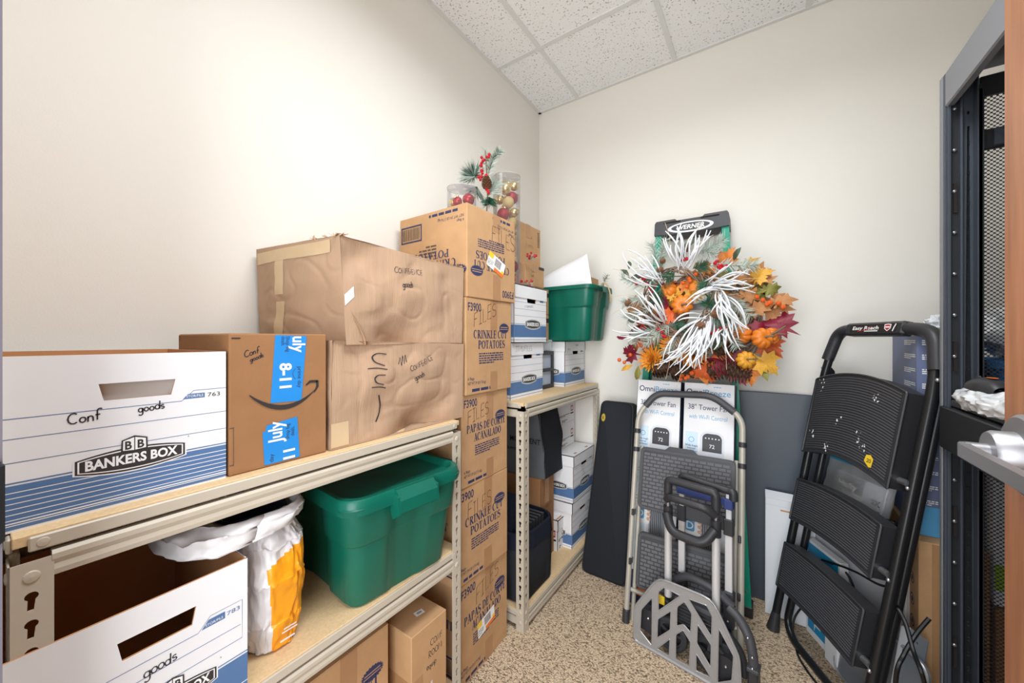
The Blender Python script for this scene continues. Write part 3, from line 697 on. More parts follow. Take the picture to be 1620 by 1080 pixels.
def starburst(mb, cx, cy, w, h, M):
    pts = []
    for i in range(44):
        k = 1 if i % 2 else .83; a = 2 * math.pi * i / 44; pts.append((cx + w / 2 * k * math.cos(a), cy + h / 2 * k * math.sin(a)))
    mb.flat(pts, M_ink, M, .0006)
    mb.rect(cx - w * .34, cy + h * .06, cx + w * .34, cy + h * .12, M_card, M, .0008); mb.rect(cx - w * .38, cy - h * .12, cx + w * .38, cy - h * .07, M_card, M, .0008)
def potato_face(mb, W, Hh, M, spanish, seed, side=False):
    l1, l2 = ('PAPAS DE CORTE', 'ACANALADO') if spanish else ('CRINKLE CUT', 'POTATOES')
    if not side:
        mb.text('F3900', W * .04, Hh * .87, Hh * .088, M_ink, M, W * .26, .015, z=.0006)
    else:
        mb.prism(rrect(W * .64, Hh * .10, W * .97, Hh * .30, .002, 2), .0002, .0008, M_ink, M, [rrect(W * .655, Hh * .118, W * .955, Hh * .282, .001, 2)])
        rnd = random.Random(seed); x = W * .67
        while x < W * .94:
            ww = rnd.choice((.0015, .0025, .004)); mb.rect(x, Hh * .13, x + ww, Hh * .27, M_ink2, M, .0006); x += ww + rnd.choice((.002, .003))
        smallprint(mb, W * .42, Hh * .38, W * .68, Hh * .53, 4, M_ink2, M, seed + 4)
    starburst(mb, W * (.82 if not side else .12), Hh * .70, W * .25, Hh * .125, M)
    k = .0 if not side else -.02
    serif(mb, l1, W * .52, Hh * (.585 + k), Hh * .088, W * (.86 if spanish else .74), M_ink, M, .0007)
    serif(mb, l2, W * .54, Hh * (.475 + k), Hh * .088, W * .60, M_ink, M, .0007)
    if not side: smallprint(mb, W * .26, Hh * .315, W * .80, Hh * .44, 5, M_ink, M, seed)
    mb.text('6 Bags', W * .04, Hh * .155, Hh * .03, M_ink, M, None, 0, z=.0006)
    mb.text('NET WT 39 LB (17.6 kg)', W * .04, Hh * .105, Hh * .032, M_ink, M, W * .36, 0, z=.0006)
    smallprint(mb, W * .12, Hh * .03, W * .80, Hh * .085, 1, M_ink, M, seed + 2)
def carton_shell(mb, w, d, h, m, bev=.0025, bulge=0.0):
    mb.box((-d, -w / 2, 0), (0, w / 2, h), m, None, bev)
def potato_box(label, loc, rz, w, d, h, spanish=False, inverted=False, sticker=None, seed=1, files=(.10, .70, .045, 0), group='frozen potato cartons'):
    t = thing('potato_carton', label, 'box', loc, rz, group)
    mb = MB(); carton_shell(mb, w, d, h, M_card)
    Mf = fr((0, -w / 2, 0), (0, 1, 0), (0, 0, 1)); Ms = fr((-d, -w / 2, 0), (1, 0, 0), (0, 0, 1))
    if inverted: Mp = fr((0, w / 2, h), (0, -1, 0), (0, 0, -1)); Mq = fr((0, -w / 2, h), (-1, 0, 0), (0, 0, -1))
    else: Mp, Mq = Mf, Ms
    potato_face(mb, w, h, Mp, spanish, seed); potato_face(mb, d, h, Mq, spanish, seed + 9, True)
    x, y, hh, sl = files
    hand(mb, 'FILES', w * x, h * y, hh, M_pencil, Mf, .0021, z=.0012, seed=seed, slope=sl)
    mb.build('carton_body', t)
    # flaps just proud of the top edge, meeting over the middle
    f = MB(); f.box((-d + .002, -w / 2 + .001, h - .002), (-d / 2 - .001, w / 2 - .001, h + .0015), M_card); f.box((-d / 2 + .001, -w / 2 + .001, h - .002), (-.001, w / 2 - .001, h + .0015), M_card)
    f.build('top_flaps', t, smooth=False)
    tp = MB(); tq = MB()
    a, b = w * .50, w * .66
    y0, y1 = (h * .62, h) if not inverted else (0, h * .30)
    tp.box((-.0002, -w / 2 + a, y0), (.0005, -w / 2 + b, y1), M_tape)
    tq.box((-.0002, -w / 2 + a, 0), (.0005, -w / 2 + b, h * .22), M_tape) if not inverted else tq.box((-.0002, -w / 2 + a, h * .8), (.0005, -w / 2 + b, h), M_tape)
    tq.build('brown_tape', t, smooth=False)
    tp.build('brown_tape', t, smooth=False)
    if sticker:
        x, y, ang = sticker; s = MB(); Mk = Mf @ T(w * x, h * y, .001) @ RZ(ang)
        s.rect(0, 0, .115, .062, M_sticker, Mk, .0004); s.rect(0, .04, .03, .062, M_yellow, Mk, .0008); s.rect(.05, 0, .115, .015, M_orange, Mk, .0008); s.rect(.098, .015, .115, .026, M_yellow, Mk, .0008)
        rnd = random.Random(3); q = .045
        while q < .088: ww = rnd.choice((.0012, .002)); s.rect(q, .022, q + ww, .055, M_ink2, Mk, .0008); q += ww + .0015
        smallprint(s, .004, .008, .038, .034, 4, M_ink2, Mk, 4)
        s.build('shipping_label', t, smooth=False)
    return t
potato_box('potato carton standing on the carpet at the foot of the tall stack', (.402, 1.197, 0), 1.5, .325, .39, .386, True, sticker=(.36, .32, 8), seed=1, files=(.30, .70, .06, .3))
potato_box('potato carton second from the floor in the tall stack, English printing', (.410, 1.180, .389), -1, .320, .39, .364, False, seed=2, files=(.18, .66, .055, .1))
potato_box('potato carton in the middle of the tall stack, with Spanish printing', (.412, 1.192, .755), 0, .296, .39, .347, True, seed=3, files=(.10, .68, .05, .2))
potato_box('potato carton second from the top of the tall stack, English printing upright', (.421, 1.207, 1.104), 0, .302, .39, .370, False, seed=4, files=(.14, .70, .055, .35))
potato_box('upside-down potato carton crowning the tall stack, with a white and orange label', (.426, 1.2185, 1.477), -1, .316, .39, .352, False, True, sticker=(.36, .40, -22), seed=5, files=(.46, .68, .062, -.1))
potato_box('potato carton on the bottom board of the near shelving, left of the tan carton', (.395, .573, .090), 0, .315, .38, .358, False, seed=6, files=(.05, .72, .04, 0))

# tan carton of conference equipment
t = thing('equipment_carton', 'tan carton with marker writing and a barcode sticker on the bottom board', 'box', (.452, .846, .090), 0)
mb = MB(); carton_shell(mb, .152, .40, .312, M_card); Mf = fr((0, -.076, 0), (0, 1, 0), (0, 0, 1)); Mt = fr((-.40, -.076, .312), (1, 0, 0), (0, 1, 0))
for k, s in enumerate(('CONF', 'ROOM', 'equip')): hand(mb, s, .078 - .008 * k, .235 - .034 * k, .020, M_marker, Mf, .0018, seed=k)
mb.text('logitech', 0, 0, .012, M_sticker, Mf @ T(.088, .07, 0) @ RZ(90), None, .01)
mb.build('carton_body', t)
s = MB(); Mk = Mt @ T(.345, .07, 0) @ RZ(80); s.rect(0, 0, .032, .022, M_sticker, Mk, .0006)
for i in range(6): s.rect(.008 + .003 * i, .006, .0095 + .003 * i, .016, M_logo, Mk, .001)
s.build('barcode_sticker', t, smooth=False)
s = MB(); s.box((-.40, -.0768, .10), (0.0, -.0761, .17), M_tape); s.box((0, -.0768, .10), (.0006, -.03, .17), M_tape); s.build('brown_tape', t, smooth=False)

# smiling-arrow parcel with blue tape
t = thing('parcel_box', 'brown parcel box with bright blue tape and a black curved arrow', 'box', (.422, .4165, 1.030), 0)
mb = MB(); W, D, Hh = .209, .325, .300; carton_shell(mb, W, D, Hh, M_card3, .003)
Mf = fr((0, -W / 2, 0), (0, 1, 0), (0, 0, 1)); Ms = fr((-D, -W / 2, 0), (1, 0, 0), (0, 0, 1))
sm = [(.036 + .146 * i / 16, .166 - .036 * (1 - (2 * (i / 16) - 1) ** 2) + .0 * i) for i in range(17)]
mb.ribbon(sm, [.002 + .009 * math.sin(math.pi * min(1, i / 15)) for i in range(17)], M_logo, Mf, .0014)
mb.ribbon([(.156, .176), (.166, .184), (.184, .183)], [.003, .006, .006], M_logo, Mf, .0015); mb.ribbon([(.184, .185), (.184, .170), (.176, .156)], [.006, .006, .002], M_logo, Mf, .0015)
hand(mb, 'Conf', .027, .248, .014, M_marker, Mf, .0018, seed=3, slope=.35); hand(mb, 'goods', .038, .238, .011, M_marker, Mf, .0018, seed=4, slope=.4)
mb.rect(.004, Hh - .012, .02, Hh - .009, M_logo, Mf, .0006); mb.rect(.010, Hh - .016, .012, Hh - .006, M_logo, Ms); mb.rect(.015, Hh - .016, .017, Hh - .006, M_logo, Ms)
for q in ((0, .022, .008, .024), (.0, .10, .008, .102), (.007, .022, .008, .102)): mb.rect(*q, M_ink2, Mf, .0006)
mb.build('carton_body', t)
b1 = MB()
b1.flat([(.078, .143), (.146, .140), (.158, .295), (.088, .297)], M_primeblue, Mf, .0010)
b1.text('uly', 0, 0, .030, M_txtw, Mf @ T(.126, .294, 0) @ RZ(-90), .038, .02, z=.0014); b1.text('8-11', 0, 0, .026, M_txtw, Mf @ T(.098, .232, 0) @ RZ(-90), .058, .03, z=.0014)
b1.text('prime day', 0, 0, .010, M_ink, Mf @ T(.137, .222, 0) @ RZ(-90), .050, 0, z=.0014); b1.ribbon([Vector(p).to_2d() for p in bez((.132, .218, 0), (.124, .21, 0), (.124, .20, 0), (.132, .193, 0), 6)], .001, M_ink, Mf, .0014)
b1.text('Shop big', 0, 0, .009, M_ink, Mf @ T(.111, .294, 0) @ RZ(-90), .036, 0, z=.0014); b1.text('deals.', 0, 0, .009, M_ink, Mf @ T(.101, .294, 0) @ RZ(-90), .022, 0, z=.0014)
b1.build('blue_tape', t, smooth=False)
b2 = MB()
b2.flat([(.066, .006), (.142, .006), (.136, .103), (.070, .094), (.068, .082), (.062, .080)], M_primeblue, Mf, .0010)
b2.text('July', 0, 0, .030, M_txtw, Mf @ T(.102, .050, 0) @ RZ(90), .050, .02, z=.0014); b2.text('11', 0, 0, .026, M_txtw, Mf @ T(.130, .008, 0) @ RZ(90), .022, .03, z=.0014)
b2.text('Shop big', 0, 0, .009, M_ink, Mf @ T(.118, .054, 0) @ RZ(90), .036, 0, z=.0014); b2.text('deals.', 0, 0, .009, M_ink, Mf @ T(.129, .060, 0) @ RZ(90), .022, 0, z=.0014); b2.text('day', 0, 0, .009, M_ink, Mf @ T(.084, .010, 0) @ RZ(90), .018, 0, z=.0014)
b2.build('blue_tape', t, smooth=False)

# ---- crushed cartons: eight corners blended, dented with noise
def crushed(label, corners, dents, seed, extra, group):
    base = Vector(corners[0]); C8 = [Vector(c) - base for c in corners]   # order: (f/b)(near/far)(bottom/top) -> f n b, f n t, f f b, f f t, b n b, ...
    t = thing('crushed_carton', label, 'box', tuple(base), 0, group)
    def pos(u, v, w_):   # u: 0 front..1 back, v: 0 near..1 far, w: 0 bottom..1 top
        p = Vector((0, 0, 0))
        for i in range(8):
            a, b, c = (i >> 2) & 1, (i >> 1) & 1, i & 1
            p += C8[i] * ((u if a else 1 - u) * (v if b else 1 - v) * (w_ if c else 1 - w_))
        return p
    def disp(u, v, w_, ax):
        e = 1.0
        q = Vector((u * 2.1 + seed, v * 4.0, w_ * 2.4))
        n = noise.fractal(q, 1.0, 2.0, 2) * .010 + max(0, .12 - abs(noise.noise(q * 1.5 + Vector((3, 1, 7))))) * .024
        edge = 1
        for k, x in enumerate((u, v, w_)):
            if k != ax: edge *= min(1, 5 * min(x, 1 - x) + .12)
        d = n * edge
        for (a, cu, cv, cw, r_, am) in dents:
            if a == ax: d += am * math.exp(-(((u - cu) if ax != 0 else 0) ** 2 + ((v - cv) if ax != 1 else 0) ** 2 * 1.6 + ((w_ - cw) if ax != 2 else 0) ** 2) / (r_ * r_))
        return d
    mb = MB(); N = 64
    nrm = {(0, 0): Vector((1, 0, 0)), (0, 1): Vector((-1, 0, 0)), (1, 0): Vector((0, -1, 0)), (1, 1): Vector((0, 1, 0)), (2, 0): Vector((0, 0, -1)), (2, 1): Vector((0, 0, 1))}
    def surf(ax, s_, a, b, off=0.0):
        uvw = {0: (s_, a, b), 1: (a, s_, b), 2: (a, b, s_)}[ax]
        return pos(*uvw) + nrm[(ax, s_)] * (off - disp(*uvw, ax))
    for ax, s_ in nrm: mb.grid(lambda a, b: surf(ax, s_, a, b), N, N, M_card2)
    mb.build('carton_body', t, ang=60)
    extra(t, surf)
    return t
def onface(mb, surf, ax, s_, rev=False):
    # remap 2D-built decal vertices (a, b in 0..1, z offset) onto the dented face
    mb.v = [surf(ax, s_, (1 - p.x) if rev else p.x, p.y, max(.0012, p.z)) for p in mb.v]
def scaleM(sx, sy): return Matrix.Diagonal((1 / sx, 1 / sy, 1, 1))
def low_extra(t, surf):
    m = MB(); S = scaleM(.523, .27)
    hand(m, 'CONFErENCE', 0, 0, .016, M_marker, S @ T(.262, .180, 0) @ RZ(20), .0016, z=.0014, seed=2, sx=1.05); hand(m, 'Goods', 0, 0, .019, M_marker, S @ T(.285, .150, 0) @ RZ(24), .0019, z=.0014, seed=5, sx=.85)
    m.ribbon([(x * 1 / .523, y / .27) for x, y in ((.215, .205), (.222, .225), (.226, .2), (.232, .23), (.236, .205), (.243, .232), (.246, .21))], .006, M_marker, None, .0014)
    for pts in ([(0.3307, 0.8669), (0.2673, 0.8813), (0.2317, 0.8489), (0.2436, 0.7914), (0.3149, 0.7482)], [(0.2040, 0.7266), (0.2634, 0.7302), (0.3307, 0.7086)], [(0.3149, 0.6511), (0.2594, 0.6583), (0.2416, 0.6223), (0.2515, 0.5755), (0.3069, 0.5540)], [(0.2218, 0.5360), (0.2693, 0.5360), (0.3228, 0.5144)], [(0.2772, 0.4496), (0.2950, 0.3633), (0.2990, 0.2986), (0.2891, 0.2374), (0.2733, 0.1727)]):
        q = [Vector((p[0], p[1], 0)) for p in pts]; q = [(v.x, v.y) for v in fillet(q, .08, 4)]; q = [(q[i][0] + (q[i + 1][0] - q[i][0]) * k / 3, q[i][1] + (q[i + 1][1] - q[i][1]) * k / 3) for i in range(len(q) - 1) for k in range(3)] + [q[-1]]; m.ribbon(q, .009, M_marker, None, .0016)
    onface(m, surf, 0, 0); m.build('marker_writing', t, smooth=False)
    m = MB(); m.grid(lambda a, b: (a * .10, .02 + b * .22, .001), 4, 4, M_mtape); onface(m, surf, 0, 0); m.build('masking_tape', t)
def up_extra(t, surf):
    m = MB(); S = scaleM(.50, .28)
    hand(m, 'CONFErENCE', .175, .212, .016, M_marker, S, .0015, z=.0014, seed=2, sx=1.15, slope=.08); hand(m, 'goods', .205, .172, .019, M_marker, S, .0022, z=.0014, seed=5, sx=.9, slope=.1)
    onface(m, surf, 0, 0); m.build('marker_writing', t, smooth=False)
    m = MB()
    m.grid(lambda a, b: (.70 - b * .10 + a * .10, .03 + b * .40, .0012), 4, 8, M_mtape); m.grid(lambda a, b: (.60 + a * .11, .50 + b * .46, .0012), 4, 8, M_mtape); m.grid(lambda a, b: (.10 + a * .88, .86 + .12 * b - .03 * a, .0016), 14, 3, M_mtape)
    onface(m, surf, 1, 0); m.build('masking_tape', t)
    m = MB(); m.grid(lambda a, b: (.005 + a * .06, .36 + a * .09 + b * .10, .0016), 3, 3, M_sticker); onface(m, surf, 0, 0); m.v = [p for p in m.v]; m.build('torn_label', t)
    # ragged crumple along the near top corner and edge
    rnd = random.Random(4); m = MB()
    for k in range(16):
        q = rnd.random() ** 2; p = surf(2, 1, q * .4, .0 + rnd.uniform(0, .04), 0.0) if k < 11 else surf(2, 1, .02, .97, 0)
        vs = [p + Vector((rnd.uniform(-.016, .012), rnd.uniform(-.012, .012), rnd.uniform(-.004, .012))) for _ in range(4)]
        m.add(vs, [(0, 1, 2, 3)], M_card2)
    m.build('torn_flap', t, smooth=False, solid=.0025)
G = 'crushed brown cartons'
x1 = .425
crushed('lower crushed brown carton with large marker strokes, on the near shelf top', [(x1, .530, 1.031), (x1, .534, 1.315), (x1, 1.034, 1.031), (x1, 1.040, 1.300), (.03, .535, 1.031), (.03, .54, 1.30), (.03, 1.04, 1.031), (.03, 1.04, 1.30)],
        [(0, 0, .62, .0, .24, .055), (0, 0, .1, .95, .2, .006)], 2.0, low_extra, G)
crushed('upper crushed brown carton with masking tape, resting on the other crushed one', [(x1 + .005, .570, 1.302), (x1 - .01, .560, 1.592), (x1 - .005, 1.036, 1.303), (x1 - .005, 1.046, 1.580), (.02, .530, 1.302), (.02, .520, 1.600), (.02, 1.03, 1.302), (.02, 1.04, 1.585)],
        [(0, 0, .40, .0, .24, .055), (0, 0, .12, .82, .16, .020), (1, .05, 0, .0, .30, .06), (2, .25, .15, 1, .25, -.004), (1, .55, 0, .6, .3, -.012), (2, .5, .6, 1, .4, .012)], 5.0, up_extra, G)

# ---- brown boxes on and under the far shelf
def plain_box(name, label, loc, rz, w, d, h, m, group=None, deco=None):
    t = thing(name, label, 'box', loc, rz, group); mb = MB(); carton_shell(mb, w, d, h, m)
    Mf = fr((0, -w / 2, 0), (0, 1, 0), (0, 0, 1)); Ms = fr((-d, -w / 2, 0), (1, 0, 0), (0, 0, 1))
    if deco: deco(mb, Mf, Ms)
    mb.build('carton_body', t)
    s = MB(); s.box((-d, -.022, h - .0005), (0, .022, h + .0008), M_tape); s.box((-.0002, -.022, h * .68), (.0008, .022, h + .0008), M_tape); s.build('brown_tape', t, smooth=False)
    return t
BG = 'brown cartons behind the file boxes'
def dk(mb, Mf, Ms): mb.rect(0, .10, .165, .124, M_logo, Mf, .0009); smallprint(mb, .10, .107, .16, .116, 1, M_sticker, Mf, 2, z=.0012)
plain_box('carton', 'lower narrow brown carton with black band, left of the open green tote', (.30, 1.845, 1.312), 0, .165, .26, .145, M_card, BG, dk)
plain_box('carton', 'upper narrow brown carton with black band, left of the open green tote', (.30, 1.845, 1.459), 0, .165, .26, .145, M_card, BG, dk)
def dB(mb, Mf, Ms): mb.rect(.14, .10, .20, .115, M_logo, Mf, .0009); hand(mb, 'Some', .06, .075, .014, M_pencil, Mf, .001, seed=2); hand(mb, 'stuff', .06, .05, .014, M_pencil, Mf, .001, seed=2)
plain_box('carton', 'small brown carton supporting the highest brown carton, behind the ornament tube', (.30, 1.77, 1.606), 0, .20, .26, .118, M_card, BG, dB)
def dA(mb, Mf, Ms):
    hand(mb, 'Some', .11, .15, .030, M_pencil, Mf, .0011, seed=2); hand(mb, 'Forms', .11, .10, .030, M_pencil, Mf, .0011, seed=4)
    for k in range(9): mb.rect(.235, .12 + k * .010, .255, .125 + k * .010, M_logo, Mf, .0006)
plain_box('carton', 'highest brown carton in the corner, pencilled words on its side', (.26, 1.765, 1.727), 0, .27, .24, .225, M_card, BG, dA)
def dE(mb, Mf, Ms): hand(mb, '5x7', .045, .36, .034, M_pencil, Mf, .0016, seed=2, slope=.12); hand(mb, 'Envelopes', .03, .28, .028, M_pencil, Mf, .0014, seed=4, slope=.12, sx=.9)
plain_box('carton', 'brown carton marked 5x7 Envelopes, below the black and grey bag', (.335, 1.842, .090), 0, .165, .30, .460, M_card3, None, dE)

# ================================================================ soft and plastic things on the left
def sec(L, W, r, z, notch=0.0, nl=0.0):
    pts = []
    def side(x0, y0, x1, y1, nx, ny, nd):
        for i in range(12):
            t_ = i / 12; d_ = nd * max(0, min(1, (min(t_, 1 - t_) - .27) / .05)); pts.append((x0 + (x1 - x0) * t_ - nx * d_, y0 + (y1 - y0) * t_ - ny * d_, z))
    a, b = L / 2, W / 2
    side(a, -b + r, a, b - r, 1, 0, notch); pts.extend([(p[0], p[1], z) for p in arc(a - r, b - r, r, r, 0, 90, 4)][:-1])
    side(a - r, b, -a + r, b, 0, 1, nl); pts.extend([(p[0], p[1], z) for p in arc(-a + r, b - r, r, r, 90, 180, 4)][:-1])
    side(-a, b - r, -a, -b + r, -1, 0, notch); pts.extend([(p[0], p[1], z) for p in arc(-a + r, -b + r, r, r, 180, 270, 4)][:-1])
    side(-a + r, -b, a - r, -b, 0, -1, nl); pts.extend([(p[0], p[1], z) for p in arc(a - r, -b + r, r, r, 270, 360, 4)][:-1])
    return pts
def loft(mb, secs, m, cap0=True, cap1=False, fn=None):
    n = len(secs[0]); vs = [fn(p) if fn else p for s in secs for p in s]; fs = []
    for i in range(len(secs) - 1):
        for j in range(n): fs.append((i * n + j, i * n + (j + 1) % n, (i + 1) * n + (j + 1) % n, (i + 1) * n + j))
    if cap0: fs.append(tuple(range(n))[::-1])
    if cap1: fs.append(tuple((len(secs) - 1) * n + j for j in range(n)))
    mb.add(vs, fs, m)
def tote(label, loc, rz, L, W, Hh, lid):
    t = thing('storage_tote', label, 'storage tote', loc, rz)
    mb = MB(); l0, w0 = L - .085, W - .075; r = .045
    def S_(k, z, o=0, nt=.0, rr=r): return sec(l0 + (L - .03 - l0) * k + o, w0 + (W - .03 - w0) * k + o, rr, z, nt, nt)
    S = [S_(0, .0, -.02, .004, .03), S_(.0, .010, 0, .009), S_(.60, Hh * .60, 0, .012), S_(.62, Hh * .62, .012, .016), S_(.66, Hh * .64, .016, .018), S_(.95, Hh * .93, .016, .014), S_(.97, Hh * .935, .03, .0), S_(1, Hh * .99, .034, 0), S_(1, Hh, .03, 0)]
    loft(mb, S, M_green)
    if not lid:
        I = [S_(1, Hh, .026, 0), S_(.95, Hh * .93, .004, .010), S_(.60, Hh * .60, -.006, .012), S_(0, .012, -.006, .009)]
        loft(mb, I, M_green, False, True)
    mb.build('tote_body', t, ang=40)
    if lid:
        l = MB(); r2 = .055
        def Q(o, z, rr=r2): return sec(L + o, W + o, rr, z)
        loft(l, [Q(-.012, Hh - .022), Q(.004, Hh - .020), Q(.006, Hh - .004), Q(.0, Hh + .016), Q(-.006, Hh + .021), Q(-.030, Hh + .021), Q(-.038, Hh + .018, .045), Q(-.05, Hh + .003, .04), Q(-.06, Hh + .001, .04)], M_green, True, True)
        l.box((-.004, -W / 2 + .05, Hh + .0), (.004, W / 2 - .05, Hh + .0035), M_green, None, .002)
        l.build('lid', t, ang=40)
        for s_ in (-1, 1):
            k = MB(); prof = [(L / 2 - .022, Hh + .020), (L / 2 + .010, Hh + .020), (L / 2 + .030, Hh - .006), (L / 2 + .030, Hh - .040), (L / 2 + .025, Hh - .044), (L / 2 + .023, Hh - .010), (L / 2 + .006, Hh + .004), (L / 2 - .022, Hh + .008)]
            Mm = Matrix(((s_, 0, 0, 0), (0, 0, 1, 0), (0, 1, 0, 0), (0, 0, 0, 1)))
            k.prism(prof, -W * .16, W * .16, M_green, Mm)
            for e_ in (-1, 1):
                a_, b_ = sorted((e_ * W * .16, e_ * (W * .16 + .006)))
                k.prism([(L / 2 - .02, Hh + .016), (L / 2 + .026, Hh + .004), (L / 2 + .030, Hh - .044), (L / 2 - .0, Hh - .062), (L / 2 - .02, Hh - .02)], a_, b_, M_green, Mm)
            k.build('latch', t)
    else:
        for s_ in (-1, 1):
            k = MB(); prof = [(L / 2 - .0, Hh - .002), (L / 2 + .022, Hh - .004), (L / 2 + .026, Hh - .035), (L / 2 + .022, Hh - .038), (L / 2 + .018, Hh - .010), (L / 2 - .0, Hh - .010)]
            k.prism(prof, -W * .20, W * .20, M_green, Matrix(((s_, 0, 0, 0), (0, 0, 1, 0), (0, 1, 0, 0), (0, 0, 0, 1)))); k.build('handle', t)
    return t
tote('dark green lidded storage tote on the middle shelf of the near shelving', (.245, .765, .585), -5.0, .50, .405, .292, True)
tt = tote('open dark green storage tote with paper sticking out, on the far file box', (.300, 2.115, 1.306), 0, .53, .355, .318, False)
# paper sheet, rope loop, brown sleeve and a green sprig standing in the open tote
def sheet(u, v):
    return (.10 + .44 * u - .05 * v, 1.985 + .03 * v + .10 * math.sin(u * 2.0) * .3, 1.50 + .10 * u + (.10 + .13 * u) * v + .02 * math.sin(u * 4))
tag(MB().grid(sheet, 14, 6, M_white).build('paper_sheet', solid=.001, base=(.3, 2.0, 1.5)), 'large white paper sheet standing curled in the open green tote', 'paper')
tag(MB().box((.44, 2.08, 1.40), (.50, 2.20, 1.685), M_card, None, .004).build('cardboard_sleeve', base=(.47, 2.14, 1.40)), 'small brown cardboard sleeve poking out of the open green tote', 'cardboard')
rp = [Vector(p) for p in ((.53, 2.12, 1.60), (.555, 2.12, 1.655), (.585, 2.12, 1.635), (.600, 2.12, 1.59), (.607, 2.125, 1.55), (.600, 2.135, 1.525), (.594, 2.14, 1.56), (.588, 2.14, 1.62), (.56, 2.14, 1.662), (.53, 2.15, 1.61))]
tag(MB().tube(fillet(rp, .02, 3), .0035, mat('rope', (196, 172, 136), .9), 6).build('rope_loop', base=(.56, 2.12, 1.6)), 'beige rope loop hanging over the rim of the open green tote', 'rope')
rnd = random.Random(11)
def needles(mb, stem_pts, ln, m, n=40, wd=.0022, spread=.9, rnd=rnd, droop=0.0):
    P = [Vector(p) for p in stem_pts]
    for i in range(n):
        k = rnd.random() ** .8 * (len(P) - 1); a = int(min(k, len(P) - 2)); p = P[a].lerp(P[a + 1], k - a); tn = (P[a + 1] - P[a]).normalized()
        r_ = Vector((rnd.uniform(-1, 1), rnd.uniform(-1, 1), rnd.uniform(-1, 1))).normalized(); s_ = (r_ - tn * r_.dot(tn)).normalized()
        d_ = (tn * (1 - spread * .6) + s_ * spread).normalized() * ln * rnd.uniform(.6, 1.1); q = d_.cross(Vector((.3, 1, .2))).normalized() * wd
        mb.add([p - q / 2, p + q / 2, p + d_ * .6 + q * .35, p + d_, p + d_ * .6 - q * .35], [(0, 1, 2, 3, 4)], m)
g = MB(); s0 = [Vector((.545, 2.13, 1.56)), Vector((.55, 2.16, 1.66)), Vector((.565, 2.17, 1.70))]; g.tube(s0, .002, M_stem, 5); needles(g, s0[1:], .03, M_pine, 26)
tag(g.build('green_sprig', base=(.545, 2.13, 1.56)), 'small dark green sprig sticking out of the open green tote', 'plant')

# white and orange plastic bag with a folded-out mouth
def bag_fn(rows, wr):
    def fn(u, v):
        k = v * (len(rows) - 1); a = int(min(k, len(rows) - 2)); f = k - a; f = f * f * (3 - 2 * f)
        c = [rows[a][i] * (1 - f) + rows[a + 1][i] * f for i in range(5)]   # cx, cy, z, rx, ry
        an = 2 * math.pi * u; ca, sa = math.cos(an), math.sin(an); e = .62
        x = c[0] + c[3] * math.copysign(abs(ca) ** e, ca); y = c[1] + c[4] * math.copysign(abs(sa) ** e, sa); z = c[2]
        q = Vector((ca * 2.2, sa * 2.2, v * 4.5)); d_ = noise.fractal(q * 1.3, 1, 2, 4) * wr + abs(noise.noise(q * 2.6)) * wr * .8
        return (x - ca * d_, y - sa * d_, z + (noise.noise(q * 1.6) * wr * 1.2 if v > .6 else 0))
    return fn
t = thing('plastic_bag', 'crumpled white and orange plastic bag, mouth folded out, on the middle near shelf', 'bag', (0, 0, 0))
rows = [(.285, .420, .586, .085, .035), (.285, .420, .590, .115, .052), (.285, .422, .66, .132, .068), (.285, .420, .76, .138, .072), (.285, .415, .84, .132, .072), (.285, .410, .885, .115, .062)]
def bmat(u, v):
    a = 2 * math.pi * u; 
    orange = (v < .72 + .03 * math.sin(a * 3)) and (math.sin(a) > -.10 - .25 * (v)) and v > .12
    stripe = (v <= .14 and v > .03 and -.8 < math.sin(a) < .2 and int(u * 80) % 3 == 0)
    return M_bago if orange or stripe else M_bagw
mb = MB(); mb.grid(bag_fn(rows, .010), 180, 110, bmat)
Mb = fr((.424, .40, .60), (0, 1, 0), (0, 0, 1))
mb.rect(.008, .022, .040, .026, M_bagw, Mb, .004); mb.rect(.012, .040, .046, .043, M_bagw, Mb, .004); mb.rect(.016, .047, .044, .050, M_bagw, Mb, .004)
o = mb.build('bag_body', t, ang=70)
mb = MB(); rows = [(.285, .410, .878, .112, .060), (.28, .392, .908, .125, .085), (.28, .375, .930, .150, .112), (.285, .355, .918, .165, .135), (.29, .345, .888, .160, .125)]
mb.grid(bag_fn(rows, .008), 80, 22, M_bagw); mb.build('folded_mouth', t, ang=70, solid=.0015)
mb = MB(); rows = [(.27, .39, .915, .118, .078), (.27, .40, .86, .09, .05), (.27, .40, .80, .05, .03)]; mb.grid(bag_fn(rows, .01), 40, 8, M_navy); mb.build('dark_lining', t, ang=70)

# black and grey fabric bag on the envelope carton
t = thing('fabric_bag', 'black and grey fabric tote bag resting on the envelope carton, under the far shelf top', 'bag', (.185, 1.888, .5515))
def softbox(mb, hx, hy, h, mats, amp, seed, lean=(0, 0), N=16):
    def P(ax, s_, a, b):
        u, v, w_ = {0: (s_, a, b), 1: (a, s_, b), 2: (a, b, s_)}[ax]
        p = Vector(((u * 2 - 1) * hx, (v * 2 - 1) * hy, w_ * h)); q = p * 7 + Vector((seed, 0, 0))
        dn = Vector((noise.noise(q), noise.noise(q + Vector((9, 0, 0))), noise.noise(q + Vector((0, 9, 0))) * .4)) * amp * (.25 + .75 * min(1, w_ * 2))
        p += dn; p.x += lean[0] * w_ * w_; p.y += lean[1] * w_ * w_
        return p
    for i, (ax, s_) in enumerate(((0, 1), (0, 0), (1, 0), (1, 1), (2, 1), (2, 0))): mb.grid(lambda a, b: P(ax, s_, a, b), N, N, mats[i])
mb = MB(); softbox(mb, .172, .108, .355, [M_fabric, M_fabric, M_gfabric, M_gfabric, M_fabric, M_fabric], .02, 3, (-.035, 0))
mb.build('bag_body', t, ang=60)
